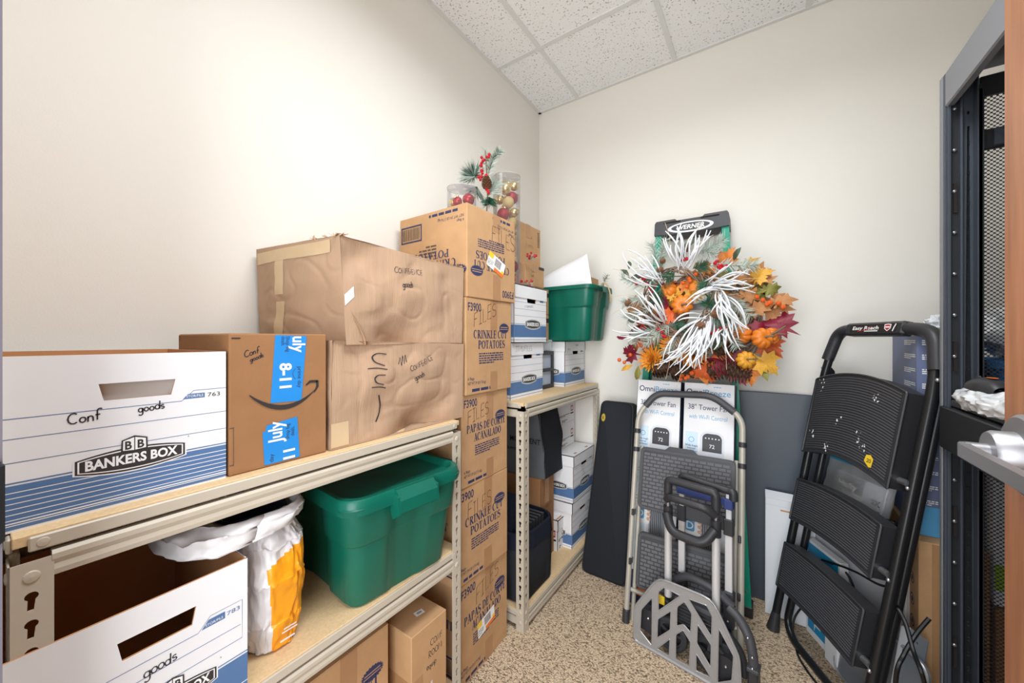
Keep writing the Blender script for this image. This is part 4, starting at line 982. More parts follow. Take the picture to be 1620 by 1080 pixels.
mb = MB(); Mq = fr((-.172, -.112, 0), (1, 0, 0), (0, 0, 1)); mb.text('MOVEMENT', .12, .185, .030, M_fabric, Mq, .20, .01, z=.006); mb.text('SUPPORT', .10, .135, .014, M_fabric, Mq, .09, .02, z=.006); mb.rect(.055, .132, .092, .152, M_yellow, Mq, .006)
mb.build('printed_lettering', t, smooth=False)
mb = MB(); mb.tube([(.172, -.108, .0), (.165, -.103, .12), (.150, -.113, .24), (.137, -.108, .35)], .0025, M_dgrey, 6); mb.build('edge_piping', t)

# black fabric bin with folders
t = thing('fabric_bin', 'black round-cornered fabric bin on the bottom board of the far shelving', 'storage bin', (.268, 1.592, .0905))
mb = MB(); W_, L_ = .31, .335
def wob(p): q = Vector(p) * 9; return Vector((p[0] + noise.noise(q) * .008, p[1] + noise.noise(q + Vector((5, 0, 0))) * .008, p[2]))
loft(mb, [sec(L_ - .02, W_ - .02, .05, 0), sec(L_, W_, .06, .008), sec(L_ + .01, W_ + .005, .07, .15), sec(L_ + .012, W_ + .008, .08, .25), sec(L_ + .004, W_, .08, .315), sec(L_ - .004, W_ - .008, .08, .315), sec(L_ - .004, W_ - .01, .07, .25), sec(L_ - .02, W_ - .02, .06, .02)], M_fabric, True, True, wob)
mb.build('bin_body', t, ang=50)
mb = MB(); loft(mb, [sec(L_ + .022, W_ + .014, .085, .245), sec(L_ + .018, W_ + .012, .085, .318), sec(L_ - .006, W_ - .014, .08, .321), sec(L_ - .004, W_ - .01, .08, .30)], M_fabric2, False, False, wob); mb.build('folded_rim', t, ang=50)
for k in range(6):
    y = 1.525 + .030 * k
    mb = MB(); mb.box((-.125, -.004, 0), (.125, .004, .30), M_black, None, .002); mb.box((-.125, -.006, .292), (.125, .006, .300), M_dgrey, None, .002)
    o = mb.build('folder'); o.location = (.268, y, .115); o.rotation_euler = (R(-5), 0, 0)
    tag(o, 'thin black folder standing upright in the black fabric bin', 'folder', 'folders in the black fabric bin')
mb = MB(); softbox(mb, .10, .020, .44, [M_fabric2] * 6, .012, 8, (-.02, .035), 12)
o = mb.build('fabric_pouch', ang=60); o.location = (.255, 1.478, .115); tag(o, 'tall limp black fabric pouch poking up at the near side of the black bin', 'pouch')

# picture frame and frosted box between the far file boxes
t = thing('picture_frame', 'black two-pane picture frame standing between file boxes on the far shelf top', 'frame', (.300, 1.893, 1.0305))
mb = MB(); mb.prism([(-.095, 0), (.095, 0), (.095, .215), (-.095, .215)], -.012, .002, M_black, fr((0, 0, 0), (0, 1, 0), (0, 0, 1)), [[(-.075, .022), (.075, .022), (.075, .098), (-.075, .098)], [(-.075, .117), (.075, .117), (.075, .195), (-.075, .195)]])
mb.build('frame_rails', t, smooth=False)
for z in (.022, .117): MB().box((-.011, -.075, z), (-.009, .075, z + .078), mat('pane_grey', (176, 188, 206), .3)).build('pane', t, smooth=False)
mb = MB(); mb.box((-.21, -.105, .0), (0, .105, .06), M_frostp, None, .004); mb.box((-.214, -.109, .055), (.004, .109, .066), M_frostp, None, .003)
o = mb.build('frosted_box'); o.location = (.285, 1.890, 1.247); tag(o, 'frosted white plastic box lying above the black picture frame', 'plastic box')

# ---- ornaments
def orn_ball(name, label, loc, r, m, group, rot=(0, 0, 0)):
    t = thing(name, label, 'ornament', loc, 0, group, rot); MB().ball((0, 0, 0), r, m, 20).build('ball', t, ang=80)
    MB().lathe([(.006, r - .001), (.006, r + .005), (.0001, r + .006)], M_orn[1], 10).tube(arc3(0, r + .008, .004), .0008, M_orn[1], 5, None, False, True).build('cap', t); return t
def arc3(x, z, r): return [(x + r * math.cos(2 * math.pi * i / 10), 0, z + r * math.sin(2 * math.pi * i / 10)) for i in range(10)]
def tub(label, loc, r, h):
    t = thing('clear_tub', label, 'container', loc)
    mb = MB(); mb.lathe([(r, 0), (r, h)], M_clear, 40); mb.lathe([(.0001, .001), (r, .001)], M_clear, 40); mb.lathe([(.0001, h), (r, h)], M_clear, 40)
    mb.build('clear_wall', t)
    mb = MB()
    for z in (0, h): mb.tube([(r * math.cos(2 * math.pi * i / 40), r * math.sin(2 * math.pi * i / 40), z) for i in range(40)], .0012, M_film, 6, None, False, True)
    mb.build('rim', t); return t
TX_, TY_, TZ_ = .313, 1.478, 1.579
t = tub('tall clear plastic tube of red and gold balls on the upper file box', (TX_, TY_, TZ_), .066, .520)
mb = MB(); Mv = fr((TX_ * 0 + .012, -.0665, .44), (1, 0, 0), (0, 0, 1)); mb.box((.006, -.0672, .405), (.022, -.0666, .515), M_film); mb.build('tape_strip', t)
rnd = random.Random(8); placed = []
def pack(cx, cy, z0, z1, R_, radii, tries, seed):
    rd = random.Random(seed); out = []
    for r in radii:
        best = None
        for _ in range(tries):
            a = rd.uniform(0, 6.283); q = math.sqrt(rd.random()) * max(0, R_ - r - .003); p = Vector((cx + q * math.cos(a), cy + q * math.sin(a), z0 + r))
            # drop: raise until free
            while p.z < z1 - r and any((p - o).length < (r + s) * .995 for o, s in out): p.z += .003
            if p.z < z1 - r and (best is None or p.z < best.z): best = p.copy()
        if best is not None: out.append((best, r))
    return out
pk = pack(TX_, TY_, TZ_ + .003, TZ_ + .515, .0655, [.031, .029, .022, .030, .031, .020, .028, .031, .022, .030, .031, .029, .020, .031, .028, .030, .022, .031, .029, .031, .024, .03, .031, .03, .022, .031, .029, .031, .03, .024, .031, .03, .031, .03], 40, 3)
for i, (p, r) in enumerate(pk):
    k = (0, 1, 3, 2)[i % 4] if r > .025 else 1
    if k in (0, 2): orn_ball('ornament_ball', 'red christmas ball inside the tall clear tube', p, r, M_orn[k], 'red balls in the tall clear tube', (rnd.uniform(-1, 1), rnd.uniform(-1, 1), 0))
    else: orn_ball('ornament_ball', 'gold christmas ball inside the tall clear tube', p, r - .001, M_orn[k], 'gold balls in the tall clear tube', (rnd.uniform(-1, 1), rnd.uniform(-1, 1), 0))
SX_, SY_, SZ_ = .268, 1.205, 1.8320
tub('short clear plastic tub of ornaments on top of the tall potato carton stack', (SX_, SY_, SZ_), .062, .130)
for i, (p, r) in enumerate(pack(SX_, SY_, SZ_ + .003, SZ_ + .11, .0615, [.026, .026, .025, .020, .026, .022, .026, .020, .024], 40, 5)):
    if i % 3 != 2: orn_ball('ornament_ball', 'small red ball inside the short clear tub', p, r, M_orn[0], 'red balls in the short clear tub', (rnd.uniform(-1, 1), rnd.uniform(-1, 1), 0))
    else: orn_ball('ornament_ball', 'small gold ball inside the short clear tub', p, r, M_orn[1], 'gold balls in the short clear tub', (rnd.uniform(-1, 1), rnd.uniform(-1, 1), 0))

# ---- pine spray with berries
def cone(mb, M, L, r, m, rows=8, n=9):
    mb.lathe([(.0001, 0), (r * .5, L * .1), (r * .62, L * .4), (r * .4, L * .8), (.0001, L * .98)], m, 10, M)
    for i in range(rows):
        z = L * (.06 + .88 * i / rows); rr = r * (.62 + .55 * math.sin(math.pi * min(1, (i + 1.2) / (rows + .5)) ** .8))
        for j in range(n):
            a = 2 * math.pi * (j + .5 * (i % 2)) / n; ca, sa = math.cos(a), math.sin(a); w_ = rr * .62
            base = Vector((ca * rr * .35, sa * rr * .35, z)); tip = Vector((ca * rr, sa * rr, z + L * .07)); sd = Vector((-sa, ca, 0)) * w_ / 2; up = Vector((0, 0, L * .045))
            mb.add([base - sd * .6, base + sd * .6, tip + sd, tip + Vector((ca, sa, .3)) * r * .08, tip - sd, tip - up * .8], [(0, 1, 2, 3, 4), (0, 4, 5), (1, 5, 2), (0, 5, 1), (4, 3, 5), (3, 2, 5)], m, M)
def berries(mb, pts, r, m, base, stemm=None):
    for p in pts:
        mb.ball(p, r * rnd.uniform(.85, 1.1), m, 8)
        if base is not None: mb.tube([base, (Vector(base) + Vector(p)) / 2 + Vector((0, 0, .004)), p], .0009, stemm or M_stem, 4)
t = thing('pine_spray', 'frosted pine spray with red berries and a cone, on top of the potato carton stack', 'christmas decoration', (.335, 1.29, 1.832)); B0 = Vector((.335, 1.29, 1.832))
def off(p): return Vector(p) - B0
mb = MB(); st = [Vector((0, 0, 0)), off((.335, 1.30, 1.95)), off((0.322, 1.31, 2.067)), off((0.307, 1.32, 2.165))]
mb.tube(st, .003, M_stem, 6)
st2 = [st[1], off((0.329, 1.31, 2.043)), off((0.357, 1.31, 2.114)), off((0.392, 1.31, 2.137))]; mb.tube(st2, .002, M_stem, 5); mb.build('stem', t)
mb = MB(); needles(mb, st[2:], .035, M_frost, 60, .0030); needles(mb, st2[1:], .035, M_frost, 180, .0032, .7); needles(mb, st2[1:], .030, M_pine, 60, .0030, .7); needles(mb, [st[1], off((0.36, 1.33, 2.014))], .055, M_frost, 150, .0035); mb.build('frosted_needles', t, smooth=False)
mb = MB(); q = off((0.258, 1.29, 2.058)); needles(mb, [q + Vector((.01, 0, -.01)), q], .080, M_frost, 150, .0042, 1.0); needles(mb, [q + Vector((.01, 0, -.01)), q], .070, M_pine, 120, .0042, 1.0); q = off((0.281, 1.28, 1.982)); needles(mb, [q + Vector((.01, 0, .01)), q], .075, M_pine, 150, .0042, 1.0); needles(mb, [q + Vector((.01, 0, .01)), q], .08, M_frost, 110, .0042, 1.0); q = off((0.344, 1.3, 1.913)); needles(mb, [q + Vector((.0, 0, .03)), q], .045, M_pine, 130, .0035, 1.0); mb.build('green_needles', t, smooth=False)
for ps in ([(762, 249), (766, 253), (770, 248), (774, 244), (764, 254), (768, 243), (773, 247)], [(762, 258), (761, 262)], [(761, 271), (763, 275)], [(757, 281), (760, 284), (762, 279), (769, 278), (762, 285)], [(772, 302), (770, 300), (773, 304)]):
    pass
BP = [[(0.317, 1.28, 2.115), (0.331, 1.28, 2.1), (0.345, 1.28, 2.11), (0.359, 1.28, 2.117), (0.324, 1.28, 2.099), (0.356, 1.28, 2.107)], [(0.317, 1.28, 2.09), (0.314, 1.28, 2.08), (0.317, 1.28, 2.057), (0.321, 1.28, 2.045)], [(0.308, 1.27, 2.028), (0.318, 1.27, 2.014), (0.325, 1.27, 2.026), (0.35, 1.27, 2.023)], [(0.36, 1.27, 1.955), (0.353, 1.27, 1.965), (0.364, 1.27, 1.946)]]
for ps in BP:
    mb = MB(); ps = [off(p) for p in ps]; berries(mb, ps, .0075, M_red, sum(ps, Vector()) / len(ps) + Vector((0, .015, -.01))); mb.build('berry_cluster', t)
mb = MB(); cone(mb, T(*off((0.353, 1.275, 1.964))) @ RX(10), .060, .019, M_cone); mb.build('pine_cone', t, smooth=False)
for nm, q0, lab in (('berry_pick', (.352, 1.60, 1.580), 'low red berry pick lying beside the foot of the tall ornament tube'), ('berry_pick', (.335, 1.66, 1.726), 'red berry pick lying on the brown carton behind the tall ornament tube')):
    mb = MB(); k = random.Random(int(q0[2] * 100)); bs = [Vector((k.uniform(-.035, .04), k.uniform(-.02, .02), .008 + k.uniform(0, .03))) for _ in range(11)]
    berries(mb, bs, .0065, M_red, (0, 0, .006)); needles(mb, [(-.03, 0, .01), (.03, 0, .012)], .03, M_frost, 40)
    o = mb.build(nm); o.location = q0; tag(o, lab, 'christmas decoration', None)

# ---- long black soft cases leaning in the corner
def soft_case(label, loc, rz, lean, wb, wt, h, th, m, badge):
    t = thing('soft_case', label, 'case', loc, rot=(R(-lean), 0, R(rz)))
    def outline(o_):
        P = [Vector((-wb / 2 - o_, -o_, 0)), Vector((wb / 2 + o_, -o_, 0)), Vector((wt / 2 + o_, h + o_, 0)), Vector((-wt / 2 - o_, h + o_, 0))]
        out = []
        for i in range(4):
            a = P[i - 1] - P[i]; b = P[(i + 1) % 4] - P[i]; r = .038 + o_
            s0 = P[i] + a.normalized() * r; s1 = P[i] + b.normalized() * r
            for k in range(7): f = k / 6; q = s0 * (1 - f) ** 2 + P[i] * 2 * f * (1 - f) + s1 * f * f; out.append((q.x, q.y))
        return out
    Mm = fr((0, 0, .002), (1, 0, 0), (0, 0, 1))
    mb = MB(); lay = [(-.012, 0.0), (-.002, -.010), (0, -.022), (0, -th + .022), (-.002, -th + .010), (-.012, -th)]
    rings = [[(p[0], p[1], -0 + z) for p in outline(o_)] for o_, z in lay]
    S = [[Mm @ Vector(p) for p in r_] for r_ in rings]; loft(mb, [[tuple(p) for p in s] for s in S][::-1], m, True, True); mb.build('case_shell', t, ang=50)
    for z in (-.012, -th + .012):
        mb = MB(); mb.tube([Mm @ Vector((p[0], p[1], z)) for p in outline(.001)], .0035, M_black, 6, None, False, True); mb.build('piping', t)
    mb = MB(); mb.tube([Mm @ Vector((p[0], p[1], -th / 2)) for p in outline(.0)], .003, M_dgrey, 6, None, False, True)
    mb.box((wb / 2 * .92, .02, h * .42), (wb / 2 * .92 + .012, .03, h * .42 + .05), M_alu, None, .003); mb.build('zipper', t)
    if badge:
        mb = MB(); Mx = Mm @ T(-wt / 2 + .022, h - .10, .0); mb.lathe([(.016, 0), (.014, .003), (.0001, .0035)], mat('badge_gold', (206, 178, 70), .4, .3), 20, Mx @ Matrix.Diagonal((.8, 1.5, 1, 1))); mb.text('S', 0, -.008, .016, M_logo, Mx, None, .02, 'c', z=.0042); mb.build('badge', t)
    return t
soft_case('long black soft case leaning in the corner with a small gold badge', (.612, 1.962, .002), -2, 13.0, .252, .190, .965, .075, M_fabric, True)
soft_case('second long black soft case, mostly hidden behind the one with the gold badge', (.640, 2.042, .002), -2, 12.3, .150, .14, .95, .045, M_fabric2, False)

# ================================================================ things leaning on the back wall
def ang_of(p, q): return math.degrees(math.atan2(q, p))
def barz(mb, p0, p1, sx, sy, m, M=None):
    # square bar from p0 to p1 (mostly vertical), sx wide in x and sy deep in y
    vs = []
    for p in (p0, p1):
        for a, b in ((-1, -1), (1, -1), (1, 1), (-1, 1)): vs.append((p[0] + a * sx / 2, p[1] + b * sy / 2, p[2]))
    mb.add(vs, [(3, 2, 1, 0), (4, 5, 6, 7)] + [(k, (k + 1) % 4, 4 + (k + 1) % 4, 4 + k) for k in range(4)], m, M)
# charcoal panel and tall white carton
tag(MB().box((-.40, -.012, 0), (.40, .012, 1.045), M_panel, None, .003).build('panel_board'), 'large charcoal grey panel leaning flat against the back wall', 'panel')
o = bpy.data.objects['panel_board']; o.location = (1.395, 2.275, .001); o.rotation_euler = (R(-2.2), 0, 0)
t = thing('tall_carton', 'tall narrow white carton leaning against the charcoal panel', 'box', (1.445, 2.195, .001), rot=(R(-3.2), 0, R(-3)))
mb = MB(); mb.box((-.095, -.035, 0), (.095, .035, .545), M_foam, None, .002); Mf = fr((-.095, -.035, 0), (1, 0, 0), (0, 0, 1)); mb.rect(.06, .495, .135, .502, M_kraft, Mf, .0006); mb.rect(.0, .515, .19, .5165, M_whitein, Mf, .0005); mb.build('carton_body', t)
mb = MB(); mb.add([(-.095, -.035, .545), (.095, -.035, .545), (.098, .012, .570), (-.098, .012, .570)], [(0, 1, 2, 3)], M_foam); mb.build('open_flap', t, smooth=False, solid=.003)

# green fibreglass stepladder
t = thing('stepladder', 'tall green fibreglass stepladder with black top cap leaning on the back wall', 'ladder', (1.01, 2.085, .001), rot=(R(-3.6), 0, 0))
for s_, xb, xt in ((-1, -.300, -.158), (1, .272, .170)):
    mb = MB(); barz(mb, (xb, .0, 0), (xt, 0, 1.90), .034, .004, M_lgreen); barz(mb, (xb - s_ * -.011, .035, 0), (xt - s_ * -.011, .035, 1.90), .004, .072, M_lgreen); barz(mb, (xb, .07, 0), (xt, .07, 1.86), .026, .004, M_lgreen)
    for z in (.12, .40, .70, .98, 1.02): f = z / 1.86; mb.ball((xb + (xt - xb) * f, -.003, z), .005, M_rivet, 8)
    mb.build('front_rail', t, smooth=False)
    mb = MB(); barz(mb, (xb * 1.01, .088, .0), (xt, .078, 1.80), .022, .016, M_lgreen); mb.build('rear_rail', t, smooth=False)
    mb = MB(); mb.box((xb - .02, -.006, -.0), (xb + .02, .08, .05), M_black, None, .004); mb.build('foot', t)
for k in range(5):
    z = .30 + .30 * k; f = z / 1.86; a = -.300 + .142 * f; b = .272 - .102 * f; mb = MB(); mb.box((a, -.002, z), (b, .072, z + .006), M_alu); mb.box((a, -.003, z - .028), (b, .0, z + .006), M_alu); mb.build('step', t, smooth=False)
mb = MB(); Mc = fr((0, -.012, 0), (1, 0, 0), (0, 0, 1))
mb.prism([(-.178, 1.900), (-.09, 1.895), (.10, 1.895), (.188, 1.900), (.186, 1.965), (.178, 1.978), (.075, 1.978), (.065, 1.968), (-.06, 1.968), (-.07, 1.978), (-.168, 1.978), (-.176, 1.965)], -.115, .004, M_dgrey, Mc)
for a in (-.125, .060): mb.flat(arc(a, 1.962, .0045, .0045, 90, 270, 5) + arc(a + .08, 1.962, .0045, .0045, -90, 90, 5), M_hole, Mc, .0048)
mb.flat(arc(.006, 1.924, .112, .029, 0, 355, 40), M_txtw, Mc, .0048); mb.flat(arc(.006, 1.925, .095, .021, 0, 355, 40), M_dgrey, Mc, .0054)
mb.text('WERNER', .006, 1.913, .024, M_txtw, Mc, .140, .025, 'c', .15, z=.006)
mb.build('top_cap', t, smooth=False)

# two tower-fan cartons
def fan_box(label, x, yb, rz, w, extra=0):
    Hh = 1.112; D = .098
    t = thing('fan_carton', label, 'box', (x, yb, .001), rot=(R(-8.2), 0, R(rz)), group='tower fan cartons')
    mb = MB(); mb.box((-w / 2, 0, 0), (w / 2, D, Hh), M_white, None, .0015)
    Mf = fr((-w / 2, 0, 0), (1, 0, 0), (0, 0, 1)); k = w / .217
    for s_ in (-1, 1):
        Ms = fr((s_ * w / 2, 0 if s_ > 0 else D, 0), (0, s_, 0), (0, 0, 1)); mb.rect(.001, .001, D - .001, Hh - .001, M_fanside, Ms, .0005)
        mb.rect(.015, .70, .022, .90, M_pale, Ms, .0009); mb.rect(.02, .18, D - .02, .40, M_orange if s_ < 0 else M_omnib, Ms, .0009)
    mb.text('Omni', .010, 1.054, .030, M_omni, Mf, .080 * k, .012); mb.text('Breeze', .094 * k, 1.054, .030, M_omnib, Mf, .108 * k, .004)
    mb.text('38" Tower Fan', .020, .984, .026, M_omni, Mf, .175 * k, .004); mb.text('with Wi-Fi Control', .024, .940, .021, M_omnib, Mf, .165 * k, .0)
    mb.flat(rrect(.075, .05, .178, .885, .035, 6), M_fanl, Mf, .0004); mb.flat(rrect(.086, .06, .168, .875, .028, 6), M_fang, Mf, .0006)
    mb.flat([(.086, .79)] + arc(.110, .851, .024, .024, 180, 90, 6) + arc(.144, .851, .024, .024, 90, 0, 6) + [(.168, .79)], M_fand, Mf, .0008); mb.rect(.086, .755, .168, .79, M_fanl, Mf, .0008)
    mb.text('72', .116, .808, .018, M_txtw, Mf, .022, .0, z=.001)
    for q in range(5): mb.flat(arc(.100 + .014 * q, .853, .003, .003, 0, 330, 8), M_txtw, Mf, .001)
    for q in range(8): mb.rect(.094 + .009 * q, .07, .098 + .009 * q, .750, M_fand, Mf, .0008)
    mb.rect(.150, .07, .168, .750, M_fang, Mf, .0010)
    mb.text('OMNIBREEZE', 0, 0, .008, M_txtw, Mf @ T(.093, .60, 0) @ RZ(90), .10, 0, z=.0012)
    mb.flat(rrect(.010, .20, .066, .875, .004, 3), M_pale, Mf, .0004)
    for y, ls in ((.80, ('Wide Angle', 'Internal', 'Oscillation')), (.65, ('Automatic', 'Thermostat', 'Mode')), (.50, ('Remote', 'Control'))):
        mb.prism(arc(.038, y + .038, .013, .013, 0, 345, 16), .0005, .0007, M_omnib, Mf, [arc(.038, y + .038, .0105, .0105, 0, 345, 16)])
        for i, s in enumerate(ls): mb.text(s, .038, y + .006 - .013 * i, .0085, M_omni, Mf, None, .008, 'c', z=.0008)
        smallprint(mb, .018, y - .062, .058, y - .032, 3, M_omnib, Mf, int(y * 100))
    mb.flat(rrect(.012, .395, .088, .535, .010, 4), M_sticker, Mf, .0012); mb.flat(rrect(.022, .415, .062, .47, .008, 4), M_omnib, Mf, .0016); mb.text('D', .042, .425, .034, M_txtw, Mf, None, .01, 'c', z=.002)
    for q in (.49, .505, .52): mb.ribbon(arc(.030, .478, q - .475, q - .475, 40, 120, 6), .003, M_omnib, Mf, .0016)
    for q in range(4): mb.flat(arc(.084, .42 + .022 * q, .010, .009, 0, 340, 10), M_skin, Mf, .0018)
    mb.rect(0, .0, w, .16, M_omni, Mf, .0010); mb.rect(.02, .05, .12, .10, M_orange, Mf, .0014)
    smallprint(mb, w * .60, Hh - .018, w * .85, Hh - .012, 1, M_omnib, Mf, 3)
    mb.build('carton_body', t); return t
fan_box('white tower fan carton on the left, next to the black soft cases', .885, 1.868, -3, .214)
fan_box('white tower fan carton on the right, next to the green ladder rail', 1.118, 1.868, -2, .216)

# grey two-step folding stool
t = thing('step_stool', 'folded pale grey step stool with dark textured treads in front of the fan cartons', 'step ladder', (1.03, 1.735, .001), rot=(R(-12.67), 0, 0))
xl, xr = -.219, .236
path = [(xl, 0, 0), (xl, 0, .955), (-.135, 0, 1.068), (.115, 0, 1.078), (xr, 0, .985), (xr, 0, 0)]
mb = MB(); mb.tube(fillet(path, .05, 6), .0125, M_tubegrey, 14); mb.build('front_frame', t, ang=60)
mb = MB(); mb.tube(fillet([(-.186, 0, 1.00), (-.135, 0, 1.068), (.115, 0, 1.078), (.205, 0, 1.009)], .05, 6), .0165, M_dgrey, 14); mb.build('hand_grip', t, ang=60)
mb = MB(); mb.tube(fillet([(xl + .022, .032, .0), (xl + .022, .030, .80)], .03), .010, M_tubegrey, 10); mb.build('rear_leg', t, ang=60)
mb = MB(); mb.tube(fillet([(xr - .022, .032, .0), (xr - .022, .030, .80)], .03), .010, M_tubegrey, 10); mb.build('rear_leg', t, ang=60)
mb = MB(); mb.tube([(xl, .02, .135), (xr, .02, .135)], .010, M_tubegrey, 10); mb.build('cross_bar', t, ang=60)
for x in (xl, xr):
    for z in (.872, .782): MB().lathe([(.0125, -.011), (.0165, -.010), (.0165, .010), (.0125, .011)], M_black, 16, T(x, 0, z)).build('clamp_band', t)
    MB().lathe([(.017, -.001), (.017, .05), (.013, .055)], M_black, 16, T(x, 0, 0)).build('rubber_foot', t)
    for z in (.47, .25): MB().box((x - (.012 if x > 0 else 0), -.018, z), (x + (.012 if x < 0 else 0), .02, z + .03), M_black, None, .003).build('hinge_bracket', t)
def tread(z0, z1, x0, x1, tab):
    mb = MB(); Mf = fr((0, -.030, 0), (1, 0, 0), (0, 0, 1))
    out = rrect(x0, z0, x1, z1, .022, 5)
    if tab: out = arc(x1 - .022, z0 + .022, .022, .022, -90, 0, 5) + arc(x1 - .022, z1 - .022, .022, .022, 0, 90, 5) + [(x0 + .25, z1), (x0 + .23, z1 + .018), (x0 + .13, z1 + .018), (x0 + .11, z1)] + arc(x0 + .022, z1 - .022, .022, .022, 90, 180, 5) + arc(x0 + .022, z0 + .022, .022, .022, 180, 270, 5)
    mb.prism(out, -.024, .0, M_black, Mf); i_ = .014
    mb.prism(rrect(x0 + .003, z0 + .003, x1 - .003, z1 - .003, .020, 5), 0, .003, M_dgrey, Mf, [rrect(x0 + i_, z0 + i_, x1 - i_, z1 - i_, .012, 4)])
    z = z0 + i_ + .004; r_ = 0
    while z + .012 < z1 - i_:
        x = x0 + i_ + .004 - (.015 if r_ % 2 else 0)
        while x < x1 - i_:
            a, b = max(x, x0 + i_ + .003), min(x + .026, x1 - i_ - .003)
            if b - a > .004: mb.prism([(a, z), (b, z), (b, z + .0115), (a, z + .0115)], 0, .0022, M_dgrey2, Mf)
            x += .0305
        z += .0165; r_ += 1
    return mb.build('tread', t, smooth=False)
tread(.515, .800, -.188, .213, True); tread(.170, .412, -.178, .198, False)

# ---- folding hand truck
t = thing('hand_truck', 'folded hand truck with a cut-out metal toe plate in front of the step stool', 'hand truck', (1.075, 1.617, .001), -9)
mb = MB(); Mf = fr((0, -.004, 0), (1, 0, 0), (0, 0, 1))
outline = [(-.203, .006), (-.198, .152)] + [(-.115, .292), (-.098, .312), (-.075, .322)] + [(.080, .328), (.105, .322), (.122, .305)] + [(.198, .162), (.206, .006)]
PH = [[(-.169, .154), (-.121, .229), (-.123, .023), (-.175, .061)], [(-.096, .263), (-.072, .293), (-.007, .288), (-.096, .183)], [(-.098, .149), (-.044, .21), (-.047, .13), (-.101, .067)], [(-.102, .023), (-.048, .094), (-.051, .021)],
      [(-.02, .238), (.008, .273), (.036, .239), (.032, .161), (.006, .18), (-.022, .159)], [(-.025, .124), (.003, .157), (.031, .125), (.027, .025), (-.026, .023)], [(.023, .291), (.09, .297), (.109, .266), (.107, .185)],
      [(.057, .208), (.106, .154), (.104, .068), (.054, .133)], [(.052, .092), (.106, .029), (.051, .024)], [(.131, .233), (.181, .155), (.175, .062), (.127, .024)]]
def roundp(h, r=.006):
    out = []; n = len(h)
    for i in range(n):
        p = Vector(h[i]); a = Vector(h[i - 1]) - p; b = Vector(h[(i + 1) % n]) - p; s0 = p + a.normalized() * r; s1 = p + b.normalized() * r
        for k in range(4): f = k / 3; q = s0 * (1 - f) ** 2 + p * 2 * f * (1 - f) + s1 * f * f; out.append((q.x, q.y))
    return out
PH2 = [roundp(h) for h in PH]
mb.prism(roundp(outline, .02), -.003, .0, M_alu, Mf, PH2)
for h in PH2: mb.tube([Mf @ Vector((p[0], p[1], .0)) for p in h], .0022, M_alu, 6, None, False, True)
mb.tube([Mf @ Vector((p[0], p[1], -.001)) for p in roundp(outline, .02)], .0045, M_alu, 8, None, False, True)
mb.box((-.203, -.009, .0), (.206, .02, .008), M_alu, None, .002)
mb.build('toe_plate', t, ang=50)
for x in (-.070, .112):
    mb = MB(); mb.tube([(x, .035, .24), (x, .035, .555)], .0145, M_alu2, 16); mb.build('handle_tube', t)
    mb = MB(); mb.tube([(x, .035, .555), (x, .035, .618)], .0185, M_black, 16); mb.tube([(x, .035, .64), (x, .035, .70)], .0155, M_black, 14); mb.build('tube_joint', t)
    mb = MB(); mb.tube([(x, .035, .60), (x, .035, .71)], .010, M_chrome, 12); mb.build('inner_tube', t)
mb = MB(); mb.tube(fillet([(-.070, .035, .66), (-.070, .035, .728), (.112, .035, .722), (.112, .035, .66)], .018, 5), .0165, M_black, 14); mb.build('handle_grip', t, ang=60)
mb = MB(); mb.tube(fillet([(-.070, .020, .650), (-.045, -.005, .672), (.085, -.005, .668), (.112, .020, .640)], .03, 5), .0150, M_black, 14); mb.build('handle_grip', t, ang=60)
mb = MB(); mb.tube(fillet([(-.070, .02, .590), (-.040, -.012, .535), (.080, -.012, .530), (.112, .02, .585)], .04, 6), .0185, M_black, 14); mb.build('handle_grip', t, ang=60)
for x in (-.034, .143):
    mb = MB(); mb.box((x - .013, .085, .30), (x + .013, .100, .56), M_alu2, None, .002); mb.box((x - .010, .087, .56), (x + .010, .098, .72), M_alu2, None, .002); mb.build('back_rail', t)
    mb = MB(); mb.box((x - .017, .080, .548), (x + .017, .106, .612), M_black, None, .003); mb.build('rail_collar', t)
    mb = MB(); mb.box((x - .020, .075, .19), (x + .020, .108, .33), M_black, None, .004)
    for q in (.22, .27): mb.ball((x, .074, q), .005, M_rivet, 8)
    mb.build('rail_bracket', t)
mb = MB(); mb.tube(fillet([(-.034, .092, .700), (-.034, .092, .740), (.06, .092, .728), (.143, .092, .722), (.160, .088, .722), (.160, .088, .690)], .015, 4), .0155, M_black, 12); mb.build('top_bar', t, ang=60)
mb = MB(); mb.box((-.05, .078, .664), (.160, .082, .692), M_navband, None, .001); mb.box((.128, .074, .652), (.160, .110, .692), M_navband, None, .003); mb.build('navy_strap', t)
mb = MB(); mb.prism([(-.02, .56), (.125, .56), (.13, .60), (.06, .625), (-.02, .615)], .0, .02, M_dgrey, fr((0, .112, 0), (1, 0, 0), (0, 0, 1))); mb.build('rear_bracket', t)
mb = MB(); mb.tube(fillet([(-.05, .07, .30), (.0, .06, .345), (.10, .06, .335), (.16, .07, .29)], .05, 5), .016, M_dgrey, 12); mb.build('curved_brace', t, ang=60)
mb = MB(); mb.box((-.055, .035, .13), (.13, .11, .245), M_dgrey, None, .01)
for k in range(7): mb.box((-.045, .028, .14 + .014 * k), (.12, .04, .147 + .014 * k), M_black, None, .002)
mb.box((-.085, .05, .10), (.16, .09, .14), M_black, None, .006); mb.build('hub_body', t)
mb = MB(); mb.box((-.11, .034, .19), (-.085, .038, .225), M_yellow); mb.build('warning_sticker', t, smooth=False)
